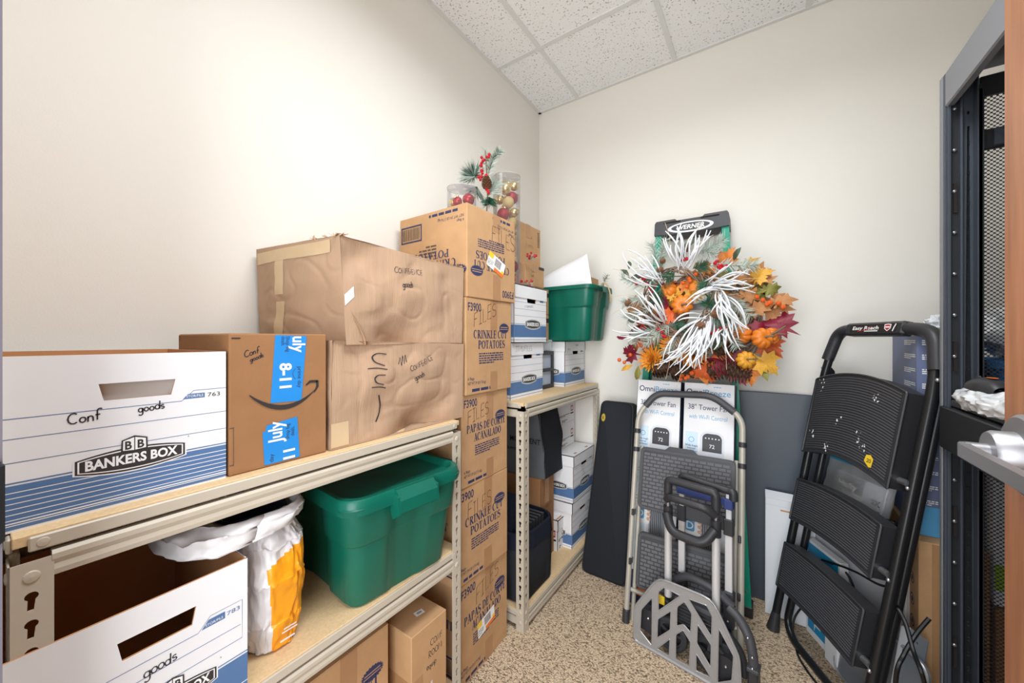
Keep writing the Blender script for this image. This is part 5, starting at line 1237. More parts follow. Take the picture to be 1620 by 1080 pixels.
for x in (-.062, .082):
    mb = MB(); Mw = fr((x, .045, .078), (1, 0, 0), (0, 0, 1))
    mb.lathe([(.048, -.013), (.058, -.014), (.066, -.009), (.068, 0), (.066, .009), (.058, .014), (.048, .013), (.048, -.013)], M_rubber, 32, Mw); mb.build('tyre', t)
    mb = MB(); mb.lathe([(.0001, -.01), (.014, -.012), (.014, .012), (.0001, .012)], M_black, 16, Mw); mb.prism(arc(0, 0, .050, .050, 0, 350, 28), -.006, .006, M_dgrey, Mw, [arc(0, 0, .043, .043, 0, 350, 24)])
    for a in range(5): mb.box((.010, -.005, -.005), (.046, .005, .005), M_dgrey, Mw @ RZ(72 * a + 10))
    mb.build('wheel_hub', t)
for x, z in ((-.150, .08), (.148, .05)):
    mb = MB(); mb.prism([(x - .035, z - .03), (x + .035, z - .04), (x + .04, z + .055), (x + .005, z + .065), (x - .035, z + .06)], 0, .035, M_black, fr((0, .06, 0), (1, 0, 0), (0, 0, 1))); mb.ball((x, .022, z + .03), .006, M_rivet, 8); mb.build('wheel_bracket', t)
mb = MB(); mb.tube(fillet([(.15, .06, .285), (.185, .05, .270), (.222, .03, .235), (.238, .02, .17), (.238, .02, .06)], .04, 6), .0165, M_dgrey, 14)
for p in ((.222, .012, .235), (.238, .001, .18), (.238, .001, .14)): mb.ball(p, .005, M_rivet, 8)
mb.build('side_arm', t, ang=60)
mb = MB(); mb.tube(fillet([(-.12, .06, .21), (.02, .05, .165), (.14, .05, .20), (.2, .05, .14), (.205, .05, .06)], .05, 6), .013, M_black, 12); mb.build('side_arm', t, ang=60)
mb = MB(); mb.box((.222, .0, .0), (.256, .045, .125), M_black, None, .006); mb.box((.220, -.004, .125), (.258, .048, .14), M_dgrey, None, .003); mb.build('arm_foot', t)

# ---- black three-step folding ladder against the rack
t = thing('step_ladder', 'black folding step ladder with three ribbed treads leaning beside the rack', 'step ladder', (1.376, 2.068, .002), rot=(R(-10.65), 0, R(-61.6)))
XL, XR = .004, .480
mb = MB(); mb.tube(fillet([(XL, 0, .02), (XL, 0, 1.21), (XL + .035, 0, 1.375), (.13, 0, 1.378), (.35, 0, 1.378), (XR - .03, 0, 1.365), (XR, 0, 1.20), (XR, 0, .02)], .09, 8), .0160, M_blackp, 16); mb.build('front_frame', t, ang=60)
mb = MB(); mb.tube(fillet([(XL + .001, 0, 1.245), (XL + .035, 0, 1.375), (.13, 0, 1.378), (.35, 0, 1.378), (XR - .03, 0, 1.365), (XR, 0, 1.235)], .09, 8), .0225, M_black, 16)
Mg = fr((0, -.021, 0), (1, 0, 0), (0, 0, 1)); mb.box((.10, -.023, 1.350), (.36, .02, 1.402), M_black, None, .008)
Mg = fr((0, -.0232, 0), (1, 0, 0), (0, 0, 1)); mb.flat(rrect(.128, 1.361, .338, 1.393, .006, 3), M_hole, Mg, .0004)
mb.text('Easy Reach', .142, 1.372, .0145, M_txtw, Mg, .120, .02, z=.0008, shear=.15); mb.ribbon([(.168, 1.366), (.20, 1.369), (.23, 1.382)], .003, M_red, Mg, .0009); mb.rect(.20, 1.3645, .26, 1.368, M_txtw, Mg, .0007)
mb.flat([(.286, 1.390), (.300, 1.392), (.314, 1.390), (.313, 1.374), (.300, 1.364), (.287, 1.374)], M_txtw, Mg, .0007); mb.flat([(.289, 1.387), (.300, 1.389), (.311, 1.387), (.310, 1.375), (.300, 1.367), (.290, 1.375)], M_red, Mg, .001)
mb.rect(.291, 1.377, .309, 1.382, M_txtw, Mg, .0013); mb.ribbon([(.322, 1.364), (.326, 1.378), (.332, 1.391)], .004, M_txtw, Mg, .0008)
mb.build('hand_grip', t, ang=60)
mb = MB(); mb.tube(fillet([(XL + .028, .040, 1.12), (XL + .028, .038, .30), (XL + .020, .038, .06), (XL + .075, .038, .018), (XR - .075, .038, .018), (XR - .02, .038, .06), (XR - .012, .038, .40), (XR - .008, .036, 1.17)], .07, 8), .0145, M_blackp, 14); mb.build('rear_frame', t, ang=60)
for x in (XL, XR):
    s_ = 1 if x < .2 else -1
    mb = MB(); mb.lathe([(.020, -.0), (.026, .002), (.022, .03), (.0155, .085), (.0135, .086)], M_black, 18, T(x, 0, .0)); mb.build('rubber_foot', t)
    mb = MB(); mb.prism([(-.012, 1.235), (.03, 1.20), (.055, 1.13), (.03, 1.12), (-.012, 1.13)], 0, .004, M_blackp, fr((x + s_ * .008, 0, 0), (0, 1, 0), (0, 0, 1))); mb.ball((x - s_ * .012, -.004, 1.205), .007, M_rivet, 10); mb.build('hinge_plate', t)
def rib_tread(z0, z1, arch, nm, y0, marks):
    a, b = .030, .448; d0 = y0; Mf = fr((0, d0, 0), (1, 0, 0), (0, 0, 1)); r = .022
    def top(x): return z1 + arch * (1 - ((x - (a + b) / 2) / ((b - a) / 2)) ** 2)
    def bot(x): return z0 + arch * .9 * (1 - ((x - (a + b) / 2) / ((b - a) / 2)) ** 2)
    out = [(a + (b - a) * k / 20, bot(a + (b - a) * k / 20)) for k in range(21)] + [(b - (b - a) * k / 20, top(b - (b - a) * k / 20)) for k in range(21)]
    out = roundp([out[0]] + out[1:20] + [out[20]] + [out[21]] + out[22:41] + [out[41]], .004)
    mb = MB(); mb.prism(out, -.060, 0, M_black, Mf)
    mb.tube([Mf @ Vector((p[0], p[1], .0)) for p in out], .0045, M_black, 6, None, False, True)
    z = z0 + .012 + arch
    n = int((z1 - z0 - .012) / .0098)
    for i in range(n):
        f = (i + .5) / n; pts = []
        for k in range(17):
            x = a + .014 + (b - a - .028) * k / 16; pts.append((x, bot(x) + .012 + (top(x) - bot(x) - .022) * f))
        vs = []
        for (x, zz) in pts: vs += [(x, zz - .0026, .0), (x, zz - .0014, .0022), (x, zz + .0014, .0022), (x, zz + .0026, .0)]
        mb.add(vs, [(4 * k + j, 4 * k + j + 1, 4 * k + 4 + j + 1, 4 * k + 4 + j) for k in range(16) for j in range(3)], M_dgrey3, Mf)
    mb.build('tread', t, ang=25)
    for x in (XR - .022,):
        mb = MB(); mb.tube([(x - .016, -.012, z0 + .035), (x + .018, -.012, z0 + .035)], .011, M_rivet, 12); mb.build('pivot_bolt', t)
    mb = MB(); mb.ball((XR, -.014, z0 + .02), .007, M_rivet, 10); mb.build('rivet', t)
M_dgrey3 = mat('tread_rib', (74, 74, 78), .5)
rib_tread(.825, 1.150, .040, 0, -.045, 0); rib_tread(.520, .700, .020, 1, -.040, 0); rib_tread(.215, .410, .012, 2, -.040, 0)
# paint spatter and a worn sticker on the top tread
Mf = fr((0, -.045, 0), (1, 0, 0), (0, 0, 1)); rnd = random.Random(21)
mb = MB()
for cx, cy, n in ((.075, 1.125, 7), (.34, 1.115, 8), (.07, .92, 5), (.16, .885, 9), (.30, .955, 6), (.335, .925, 7), (.20, 1.0, 3)):
    for _ in range(n):
        x, y = cx + rnd.gauss(0, .009), cy + rnd.gauss(0, .011); q = rnd.uniform(.0008, .0040)
        mb.flat([(x + q * math.cos(a) * rnd.uniform(.2, 1.9), y + q * math.sin(a) * rnd.uniform(.2, 2.2)) for a in (0, .8, 1.6, 2.4, 3.2, 4, 4.8, 5.6)], M_sticker, Mf, .0030)
mb.build('paint_spatter', t, smooth=False)
mb = MB(); mb.flat([(.345, .885), (.368, .868), (.378, .870), (.381, .900), (.368, .912), (.350, .908)], M_yellow, Mf, .0034); mb.text('20', .356, .884, .014, M_logo, Mf, None, .01, z=.0042); mb.build('worn_sticker', t, smooth=False)

# ---- things kept behind the black step ladder
t = thing('whiteboard_panel', 'large white rigid panel standing behind the black step ladder', 'panel', (1.518, 2.228, .001), rot=(R(-2), 0, R(-56)))
mb = MB(); mb.box((0, 0, 0), (.42, .022, .53), M_foam, None, .003); mb.build('panel', t)
mb = MB(); mb.box((.0, -.001, .0), (.006, .023, .53), M_whitein, None, .001); mb.build('edge_trim', t)
t = thing('electronics_carton', 'thin white and blue carton lettered TRIP behind the step ladder', 'box', (1.503, 2.142, .001), -62)
mb = MB(); mb.box((0, 0, 0), (.20, .032, .42), M_white, None, .002); Mf = fr((0, 0, 0), (1, 0, 0), (0, 0, 1)); mb.rect(.012, .03, .19, .41, M_trip, Mf, .0005)
mb.text('TRIP', 0, 0, .040, M_txtw, Mf @ T(.09, .05, 0) @ RZ(90), .11, .02, z=.001); mb.text('TRIP', 0, 0, .040, M_txtw, Mf @ T(.09, .25, 0) @ RZ(90), .11, .02, z=.001); mb.ribbon(arc(.035, .10, .012, .03, 100, 260, 8), .004, M_txtw, Mf, .001); mb.rect(.052, .04, .055, .16, M_txtw, Mf, .001)
mb.build('carton_body', t)
t = thing('white_folder', 'narrow white cardboard folder standing right of the TRIP carton', 'folder', (1.553, 2.002, .001), -64)
MB().box((0, 0, 0), (.07, .012, .32), M_white, None, .001).build('cover', t)
t = thing('metal_tray', 'grey round-cornered metal tray standing on edge behind the step ladder', 'tray', (1.575, 1.955, .002), rot=(R(-8), 0, R(-62)))
mb = MB(); Mf = fr((0, 0, 0), (1, 0, 0), (0, 0, 1)); mb.prism(rrect(0, 0, .34, .30, .04, 6), -.006, 0, M_shad, Mf); mb.build('tray_base', t)
mb = MB(); mb.tube([Mf @ Vector((p[0], p[1], .002)) for p in rrect(0.003, 0.003, .337, .297, .04, 6)], .005, M_alu, 8, None, False, True); mb.build('tray_rim', t)
t = thing('metal_bracket', 'pale grey metal bracket strip with small holes beside the step ladder rail', 'bracket', (1.700, 1.745, .002), rot=(R(-9), 0, R(-62)))
mb = MB(); Mf = fr((0, 0, 0), (1, 0, 0), (0, 0, 1)); mb.prism([(0, 0), (.06, 0), (.06, .36), (0, .36)], 0, .003, M_shad, Mf, [arc(.03, z, .004, .004, 0, 320, 8) for z in (.05, .12, .19, .26, .33)]); mb.box((0, -.03, 0), (.003, 0, .36), M_foam); mb.build('strip', t, smooth=False)
# brown and slate cartons in the gap behind the rack
t = thing('carton', 'tall brown carton with round printed icons in the gap behind the rack', 'box', (1.775, 1.80, .001), 0)
mb = MB(); mb.box((0, 0, 0), (.155, .42, .640), M_card, None, .003); Ms = fr((0, .42, 0), (0, -1, 0), (0, 0, 1)); Mn = fr((0, 0, 0), (1, 0, 0), (0, 0, 1))
for k in range(6):
    for c in (.355, .295): mb.prism(arc(c, .56 - .075 * k, .020, .020, 0, 345, 18), .0004, .0007, M_ink, Ms, [arc(c, .56 - .075 * k, .0165, .0165, 0, 345, 18)]); mb.flat(arc(c, .56 - .075 * k, .008, .010, 0, 330, 10), M_ink, Ms, .0007)
mb.build('carton_body', t)
mb = MB(); mb.box((.03, -.0008, .02), (.10, -.0001, .638), M_tape); mb.build('packing_tape', t, smooth=False)
mb = MB(); mb.box((.0, -.0012, .14), (.05, -.0003, .17), M_sticker); mb.build('white_sticker', t, smooth=False)
t = thing('carton', 'slate blue printed carton standing on the brown carton behind the rack', 'box', (1.785, 1.86, .642), 0)
mb = MB(); mb.box((0, 0, 0), (.138, .30, .688), M_bb2, None, .002); Ms = fr((0, .30, 0), (0, -1, 0), (0, 0, 1)); Mn = fr((0, 0, 0), (1, 0, 0), (0, 0, 1))
for k in range(12): smallprint(mb, .16, .655 - .05 * k, .285, .675 - .05 * k, 3, M_txtw, Ms, k); smallprint(mb, .012, .655 - .05 * k, .05, .675 - .05 * k, 3, M_txtw, Mn, k + 30)
mb.rect(.055, 0, .138, .688, M_foam, Mn, .0006)
mb.rect(.0, .0, .055, .10, M_omnib, Mn, .0008); mb.build('carton_body', t)
mb = MB(); mb.box((.012, -.0014, .20), (.030, -.0006, .34), M_mtape); mb.build('tape_strip', t, smooth=False)
def crumple(name, label, cat, c, r, m, seed, sc=(1, 1, 1), amp=.35, sol=.0006, group=None):
    mb = MB()
    def fn(u, v):
        a, b = 2 * math.pi * u, math.pi * v; d_ = Vector((math.sin(b) * math.cos(a), math.sin(b) * math.sin(a), math.cos(b)))
        k = 1 + amp * (noise.fractal(d_ * 2.2 + Vector((seed, 0, 0)), 1, 2, 4)) - amp * abs(noise.noise(d_ * 4 + Vector((0, seed, 0))))
        return Vector((d_.x * sc[0], d_.y * sc[1], d_.z * sc[2])) * r * k
    mb.grid(fn, 36, 20, m); o = mb.build(name, ang=25); o.location = c; return tag(o, label, cat)
crumple('plastic_wrap', 'crumpled ball of clear plastic wrap on the slate blue carton behind the rack', 'plastic wrap', (1.86, 1.94, 1.358), .045, M_frostp, 3)
# zip bag and black things above the white panel
t = thing('zip_bag', 'clear zip bag with a grey label and a blue seal behind the step ladder treads', 'plastic bag', (1.625, 2.095, .555), rot=(R(-14), 0, R(-56)))
mb = MB()
def zb(s_): return lambda u, v: (-.13 + .30 * u, s_ * (.028 * math.sin(math.pi * u) * math.sin(math.pi * min(1, v * 1.05)) + .002) + .004 * noise.noise(Vector((u * 6, v * 6, s_))), .0 + .24 * v)
mb.grid(zb(-1), 24, 16, M_film); mb.grid(zb(1), 24, 16, M_film); mb.build('clear_film', t, ang=70)
mb = MB(); mb.box((-.13, -.006, .228), (.17, .006, .240), M_trip, None, .002); mb.build('blue_zip', t)
mb = MB(); mb.box((-.08, -.010, .03), (.15, .014, .19), M_fanl, None, .003); Mz = fr((0, -.011, 0), (1, 0, 0), (0, 0, 1)); mb.rect(-.075, .115, .06, .185, M_fang, Mz, .0004); mb.flat(rrect(-.065, .125, .045, .165, .01, 4), M_fand, Mz, .0008); mb.text('Hefty', -.055, .133, .024, M_txtw, Mz, .09, .02, z=.0014, shear=.15); mb.rect(.02, .03, .07, .12, M_white, Mz, .001); mb.text('2X', .10, .11, .022, M_fand, Mz, None, .02, z=.001); smallprint(mb, .08, .05, .14, .10, 3, M_fand, Mz, 6); smallprint(mb, -.07, .04, .01, .10, 4, M_fang, Mz, 7)
mb.build('inner_packet', t)
o = crumple('black_bag', 'shiny crumpled black plastic bag behind the right rail of the step ladder', 'plastic bag', (1.735, 1.965, .60), .07, mat('glossy_black', (22, 22, 24), .15), 9, (1, 1.2, .5), .4)
tag(MB().box((-.045, -.07, 0), (.045, .09, .55), M_rackd, None, .004).build('black_box'), 'plain black box under the crumpled black bag behind the step ladder', 'box')
o = bpy.data.objects['black_box']; o.location = (1.722, 2.10, .001)
def cable(label, pts, r=.0042):
    P = [Vector(p) for p in pts]; out = []
    for i in range(len(P) - 1):
        a = P[max(0, i - 1)]; b = P[i]; c = P[i + 1]; d_ = P[min(len(P) - 1, i + 2)]
        for k in range(8): f = k / 8; out.append(.5 * ((2 * b) + (c - a) * f + (2 * a - 5 * b + 4 * c - d_) * f * f + (3 * b - a - 3 * c + d_) * f ** 3))
    out.append(P[-1]); o = MB().tube(out, r, M_cable, 8).build('power_cable', base=tuple(P[0])); return tag(o, label, 'cable')
cable('thin black cable looping across the white panel behind the treads', [(1.545, 2.02, 0.393), (1.589, 1.97, 0.412), (1.635, 1.9, 0.434), (1.688, 1.84, 0.439), (1.739, 1.83, 0.452)])
cable('black cable hanging in front of the white panel and trailing over the carpet', [(1.551, 2.02, 0.393), (1.61, 1.98, 0.391), (1.637, 1.95, 0.335), (1.633, 1.95, 0.223), (1.642, 2.071, 0.006)])
cable('black cable trailing from behind the lowest tread across the carpet', [(1.492, 2.09, 0.145), (1.458, 2.05, 0.1), (1.448, 2.03, .05), (1.458, 2.047, 0.005), (1.461, 1.95, 0.005), (1.488, 1.872, 0.005), (1.524, 1.807, 0.005)])
cable('thick black cable coiled beside the brown carton under the rack edge', [(1.686, 1.7, 0.391), (1.698, 1.69, 0.449), (1.712, 1.66, 0.427), (1.716, 1.6, 0.381), (1.726, 1.55, 0.333), (1.815, 1.833, 0.01)], .006)
cable('black cable curving up towards the rack past the brown carton', [(1.764, 1.66, 0.463), (1.732, 1.64, 0.415), (1.696, 1.6, 0.362), (1.675, 1.58, 0.3), (1.709, 1.762, 0.01)], .006)

# ---- equipment rack
t = thing('equipment_rack', 'tall dark open-sided equipment rack with a perforated door on the right', 'rack', (2.10, 1.22, 0)); o_ = Vector(t.location)
def RB(mb, name, **k): mb.v = [p - o_ for p in mb.v]; return mb.build(name, t, **k)
RKX, Y0, Y1, ZT = 1.803, .83, 1.722, 2.130; RXB = 2.40
b = MB(); b.box((RKX, Y0, ZT - .105), (RKX + .022, Y1 - .036, ZT - .0), M_rack2, None, .004); RB(b, 'top_beam')
b = MB(); b.box((RKX + .002, Y0, ZT - .003), (RXB, Y1, ZT + .0), M_rack); RB(b, 'top_panel')
b = MB(); b.box((RKX - .002, Y1 - .020, .0), (RKX + .012, Y1, ZT + .0), M_rack2, None, .003); b.box((RKX, Y1 - .036, 0), (RKX + .008, Y1 - .021, ZT), M_rack, None, .002); RB(b, 'corner_trim')
def upright(yf, s_):
    b = MB(); y = lambda q: yf + s_ * q
    def bx(x0, x1, q0, q1, m, z0=0.02, z1=ZT - .004): a, c = sorted((y(q0), y(q1))); b.box((x0, a, z0), (x1, c, z1), m, None, .002)
    bx(RKX + .004, RKX + .012, .02, .045, M_rack); bx(RKX + .012, RKX + .032, .026, .030, M_rackd); bx(RKX + .030, RKX + .036, .01, .045, M_rack)
    for k in range(16):
        z = .14 + .125 * k; b.ball((RKX + .020, y(.034), z), .0058, M_rivet, 10)
    for z in (.32, .72, 1.22, 1.70): b.box((RKX + .018, min(y(.031), y(.036)), z), (RKX + .026, max(y(.031), y(.036)), z + .09), M_hole)
    RB(b, 'upright')
    b = MB(); th = .003
    holes = [[(.010, z), (.015, z), (.015, z + .010), (.010, z + .010)] for z in [.10 + .045 * k for k in range(43)]]
    b.prism([(0, .02), (.024, .02), (.024, ZT - .01), (0, ZT - .01)], 0, th, M_rack, fr((RKX + .036, y(.030), 0), (1, 0, 0), (0, 0, 1)), holes); RB(b, 'slotted_rail', smooth=False)
    b = MB(); b.box((RKX + .034, min(y(.012), y(.016)), .02), (RKX + .060, max(y(.012), y(.016)), ZT - .01), M_rackd)
    b.box((RKX + .058, min(y(.02), y(.06)), .02), (RKX + .061, max(y(.02), y(.06)), ZT - .01), M_rack)
    RB(b, 'rail_backing', smooth=False)
    b = MB(); holes = [[(.003, z), (.0095, z), (.0095, z + .0095), (.003, z + .0095)] for z in [.08 + .0222 * k for k in range(90)]]
    b.prism([(0, .05), (.0125, .05), (.0125, ZT - .08), (0, ZT - .08)], 0, .002, M_rackd, fr((RKX + .061, y(.05), 0), (1, 0, 0), (0, 0, 1)), holes); RB(b, 'mounting_rail', smooth=False)
upright(Y1, -1); upright(Y0, 1)
b = MB()
for x0 in (RXB - .05,):
    for y in (Y0, Y1 - .05): b.box((x0, y, 0), (RXB, y + .05, ZT - .003), M_rackd, None, .003); 
b.box((RXB - .006, Y0 + .05, .05), (RXB - .001, Y1 - .05, ZT - .05), M_rackd); RB(b, 'side_panel')
b = MB(); b.box((RKX, Y0, .0), (RXB, Y1, .05), M_rackd, None, .003); RB(b, 'base')
def mat_perf():
    m = bpy.data.materials.new('perforated_steel'); m.use_nodes = True; nt = m.node_tree; pb = nt.nodes['Principled BSDF']; out = nt.nodes['Material Output']
    pb.inputs['Base Color'].default_value = lin((34, 34, 36)); pb.inputs['Roughness'].default_value = .5
    tc = nt.nodes.new('ShaderNodeTexCoord'); mp = nt.nodes.new('ShaderNodeMapping'); mp.inputs['Rotation'].default_value = (0, R(45), 0); mp.inputs['Scale'].default_value = (120, 1, 120)
    mp2 = nt.nodes.new('ShaderNodeMapping'); mp2.inputs['Rotation'].default_value = (R(90), 0, 0)
    nt.links.new(tc.outputs['Object'], mp.inputs[0]); nt.links.new(mp.outputs[0], mp2.inputs[0])
    v = nt.nodes.new('ShaderNodeTexVoronoi'); v.voronoi_dimensions = '2D'; v.inputs['Scale'].default_value = 1; v.inputs['Randomness'].default_value = 0
    nt.links.new(mp2.outputs[0], v.inputs['Vector'])
    g_ = nt.nodes.new('ShaderNodeMath'); g_.operation = 'GREATER_THAN'; g_.inputs[1].default_value = .43; nt.links.new(v.outputs['Distance'], g_.inputs[0])
    tr = nt.nodes.new('ShaderNodeBsdfTransparent'); mx = nt.nodes.new('ShaderNodeMixShader')
    nt.links.new(g_.outputs[0], mx.inputs[0]); nt.links.new(tr.outputs[0], mx.inputs[1]); nt.links.new(pb.outputs[0], mx.inputs[2]); nt.links.new(mx.outputs[0], out.inputs[0]); return m
b = MB(); b.grid(lambda u, v: (RKX + .075 + (RXB - RKX - .13) * u, Y1 - .004, .06 + (ZT - .14) * v), 1, 1, mat_perf()); RB(b, 'perforated_door', smooth=False)
b = MB(); b.box((RKX + .075, Y1 - .02, 1.88), (RXB - .05, Y1 - .006, 1.94), M_rackd, None, .003); b.box((RKX + .075, Y1 - .02, ZT - .09), (RXB - .05, Y1 - .004, ZT - .03), M_rackd, None, .003); b.box((RKX + .10, Y1 - .03, 1.885), (RKX + .14, Y1 - .018, 1.935), M_rack, None, .002); RB(b, 'door_crossbar')
b = MB(); b.box((RKX - .008, Y0 + .02, .985), (RKX + .004, Y1 - .022, 1.112), M_rackd, None, .003); b.box((RKX, Y0 + .03, 1.098), (RXB - .06, Y1 - .06, 1.112), M_rackd, None, .002); RB(b, 'keyboard_shelf')
# keyboard in plastic, and mouse on the shelf
t = thing('keyboard', 'plastic-wrapped keyboard on the rack shelf', 'keyboard', (1.875, 1.455, 1.1135), rot=(0, 0, R(0)))
mb = MB(); mb.box((-.065, -.215, .002), (.065, .215, .022), M_fand, None, .004)
for i in range(5):
    for k in range(20): mb.box((-.056 + .0235 * i, -.205 + .0208 * k, .022), (-.038 + .0235 * i, -.188 + .0208 * k, .027), M_fang, None, .001)
mb.build('key_deck', t)
mb = MB()
def wrap(u, v):
    a = 2 * math.pi * u; yy = -.228 + .456 * v; en = math.sin(math.pi * min(1, max(0, v))) ** .25
    q = noise.fractal(Vector((math.cos(a) * 2, math.sin(a) * 2, yy * 22)), 1, 2, 3) * .010
    return ((.082 + q) * math.copysign(abs(math.cos(a)) ** .6, math.cos(a)) * (.35 + .65 * en), yy, .036 + (.033 + q) * math.sin(a) * (.25 + .75 * en))
mb.grid(wrap, 40, 60, mat_clear('crinkled_wrap', (235, 235, 238), .16, .2)); mb.build('plastic_wrapping', t, ang=30)
t = thing('computer_mouse', 'black computer mouse on top of the wrapped keyboard', 'mouse', (1.838, 1.535, 1.180), rot=(R(2), R(0), R(8)))
mb = MB()
def ms(u, v):
    a = math.pi * u; y = -.058 + .116 * v; w_ = .031 * math.sin(math.pi * (.08 + .84 * v)) ** .45; h_ = .036 * math.sin(math.pi * (.10 + .80 * (v ** .85))) ** .7
    return (w_ * math.cos(a), y, h_ * math.sin(a) ** .8)
mb.grid(ms, 20, 20, M_black); mb.box((-.022, -.045, -.001), (.022, .045, .002), M_black); mb.build('mouse_body', t, ang=60)
MB().tube([(-.0025, .032, .030), (.0025, .032, .030)], .006, M_dgrey, 12).build('scroll_wheel', t)
mb = MB(); mb.flat(arc(0, -.02, .010, .014, 0, 330, 12), M_orange, T(0, 0, .0362)); mb.build('palm_logo', t)
# things seen through the perforated door
t = thing('plastic_crate', 'bright blue plastic crate seen through the perforated rack door', 'crate', (2.125, 1.98, .92))
mb = MB(); loft(mb, [sec(.30, .30, .03, 0), sec(.33, .34, .035, .30), sec(.35, .36, .04, .305), sec(.35, .36, .04, .33), sec(.33, .34, .035, .33), sec(.29, .29, .03, .02)], mat('crate_blue', (30, 110, 176), .4), True, True); mb.build('crate_body', t, ang=40)
crumple('white_bag', 'crumpled pale grey plastic bag piled in the blue crate behind the rack', 'plastic bag', (2.11, 1.98, 1.33), .15, M_frostp, 5, (1, 1, .75), .3)
t = thing('carton', 'pale carton with green stripe under the blue crate behind the rack', 'box', (2.105, 1.98, .48))
mb = MB(); mb.box((-.03 + -.13, -.16, 0), (.18, .18, .438), M_foam, None, .003); Mn = fr((-.16, -.16, 0), (1, 0, 0), (0, 0, 1)); mb.rect(0, .05, .34, .13, mat('label_green', (150, 190, 50), .5), Mn, .0006); mb.text('TRIPP', .03, .24, .05, M_fand, Mn, None, .01); mb.build('carton_body', t)
t = thing('carton', 'plain brown carton lowest in the pile behind the rack', 'box', (2.105, 1.98, .001)); MB().box((-.16, -.17, 0), (.18, .2, .477), M_card3, None, .003).build('carton_body', t); MB().box((-.02, -.171, 0), (.03, .201, .4785), M_tape).build('brown_tape', t, smooth=False)

# ================================================================ wreaths on the stepladder
MAPLE = [(0, -.55), (.06, -.2), (.30, -.34), (.27, -.16), (.52, -.10), (.42, .02), (.50, .24), (.30, .18), (.24, .30), (.16, .22), (.18, .46), (.08, .42), (0, .62), (-.08, .42), (-.18, .46), (-.16, .22), (-.24, .30), (-.30, .18), (-.50, .24), (-.42, .02), (-.52, -.10), (-.27, -.16), (-.30, -.34), (-.06, -.2)]
OAK = [(0, -.6), (.05, -.35), (.18, -.34), (.10, -.20), (.26, -.12), (.14, -.02), (.30, .12), (.16, .18), (.24, .36), (.10, .36), (0, .58), (-.10, .36), (-.24, .36), (-.16, .18), (-.30, .12), (-.14, -.02), (-.26, -.12), (-.10, -.20), (-.18, -.34), (-.05, -.35)]
OVAL = [(0, -.5), (.14, -.25), (.2, .0), (.14, .28), (0, .5), (-.14, .28), (-.2, 0), (-.14, -.25)]
LEAFD = {}
def leaf_mesh(kind, m, seed):
    k = (id(kind), m.name, seed)
    if k in LEAFD: return LEAFD[k]
    rd = random.Random(seed); bend = rd.uniform(.25, .6); fold = rd.uniform(.1, .3); tw = rd.uniform(-.5, .5)
    n = len(kind); vs = []; fs = []
    for ring in (1.0, .6, .25):
        for x, y in kind: vs.append((x * ring, y * ring))
    vs.append((0, 0))
    for r_ in range(2):
        for i in range(n): j = (i + 1) % n; fs.append((r_ * n + i, r_ * n + j, (r_ + 1) * n + j, (r_ + 1) * n + i))
    for i in range(n): fs.append((2 * n + i, 2 * n + (i + 1) % n, 3 * n))
    def z(x, y): return fold * abs(x) - bend * (y * y) - .25 * x * x + tw * x * y + .05 * math.sin(9 * x + 7 * y)
    me = bpy.data.meshes.new('leaf'); me.from_pydata([(x, y, z(x, y)) for x, y in vs], [], fs); me.materials.append(m)
    me.polygons.foreach_set('use_smooth', [True] * len(me.polygons)); LEAFD[k] = me; return me
def leaf(parent, p, ang, size, kind, m, seed, tilt=None, label=None):
    o = bpy.data.objects.new('leaf', leaf_mesh(kind, m, seed % 4)); COL.objects.link(o); o.parent = parent; rd = random.Random(seed)
    tilt = tilt or (rd.uniform(-35, 35), rd.uniform(-35, 35))
    o.matrix_local = T(*p) @ RX(90 + tilt[0]) @ RY(tilt[1]) @ RZ(ang) @ Matrix.Scale(size, 4)
    return o
def pumpkin(parent, p, r, m, rot=(70, 0, 0)):
    nr = 9; vs = []; fs = []; nu, nv = nr * 6, 12
    def fn(u, v):
        a = 2 * math.pi * u; b = math.pi * v; rib = 1 - .16 * abs(math.cos(a * nr / 2)) ** 6
        q = math.sin(b) ** .8 * rib; return (q * math.cos(a) * r, q * math.sin(a) * r, math.cos(b) * r * .72 * (1 - .35 * math.exp(-(math.sin(b) * 4) ** 2)))
    o = MB().grid(fn, nu, nv, m).build('pumpkin', parent, ang=80); o.matrix_local = T(*p) @ RX(rot[0]) @ RY(rot[1])
    s = MB().tube([(0, 0, r * .45), (0, 0, r * .75), (r * .15, 0, r * 1.0), (r * .35, .0, r * 1.2)], [r * .14, r * .10, r * .08, r * .10], M_stem, 7).build('pumpkin_stem', o)
def mum(parent, p, r, rot):
    mb = MB(); rd = random.Random(int(p[0] * 999))
    for ring, (n, rr, tl) in enumerate(((22, 1, 12), (20, .85, 30), (16, .66, 48), (12, .45, 66), (8, .25, 80))):
        for k in range(n):
            a = 360 * (k + .5 * (ring % 2)) / n + rd.uniform(-5, 5); L = r * rr * rd.uniform(.9, 1.05); w_ = r * .16
            M_ = RZ(a) @ RY(-tl + rd.uniform(-6, 6)); mb.add([(0, -w_ * .3, 0), (L * .6, -w_ / 2, -.002), (L * .9, -w_ * .3, .001), (L, 0, .003), (L * .9, w_ * .3, .001), (L * .6, w_ / 2, -.002), (0, w_ * .3, 0), (L * .5, 0, -.004)], [(0, 1, 7), (1, 2, 3, 7), (3, 4, 5, 7), (5, 6, 7), (6, 0, 7)], M_mum if ring < 4 else M_lf[5], M_)
    o = mb.build('mum_flower', parent, ang=60); o.matrix_local = T(*p) @ RX(rot[0]) @ RY(rot[1])
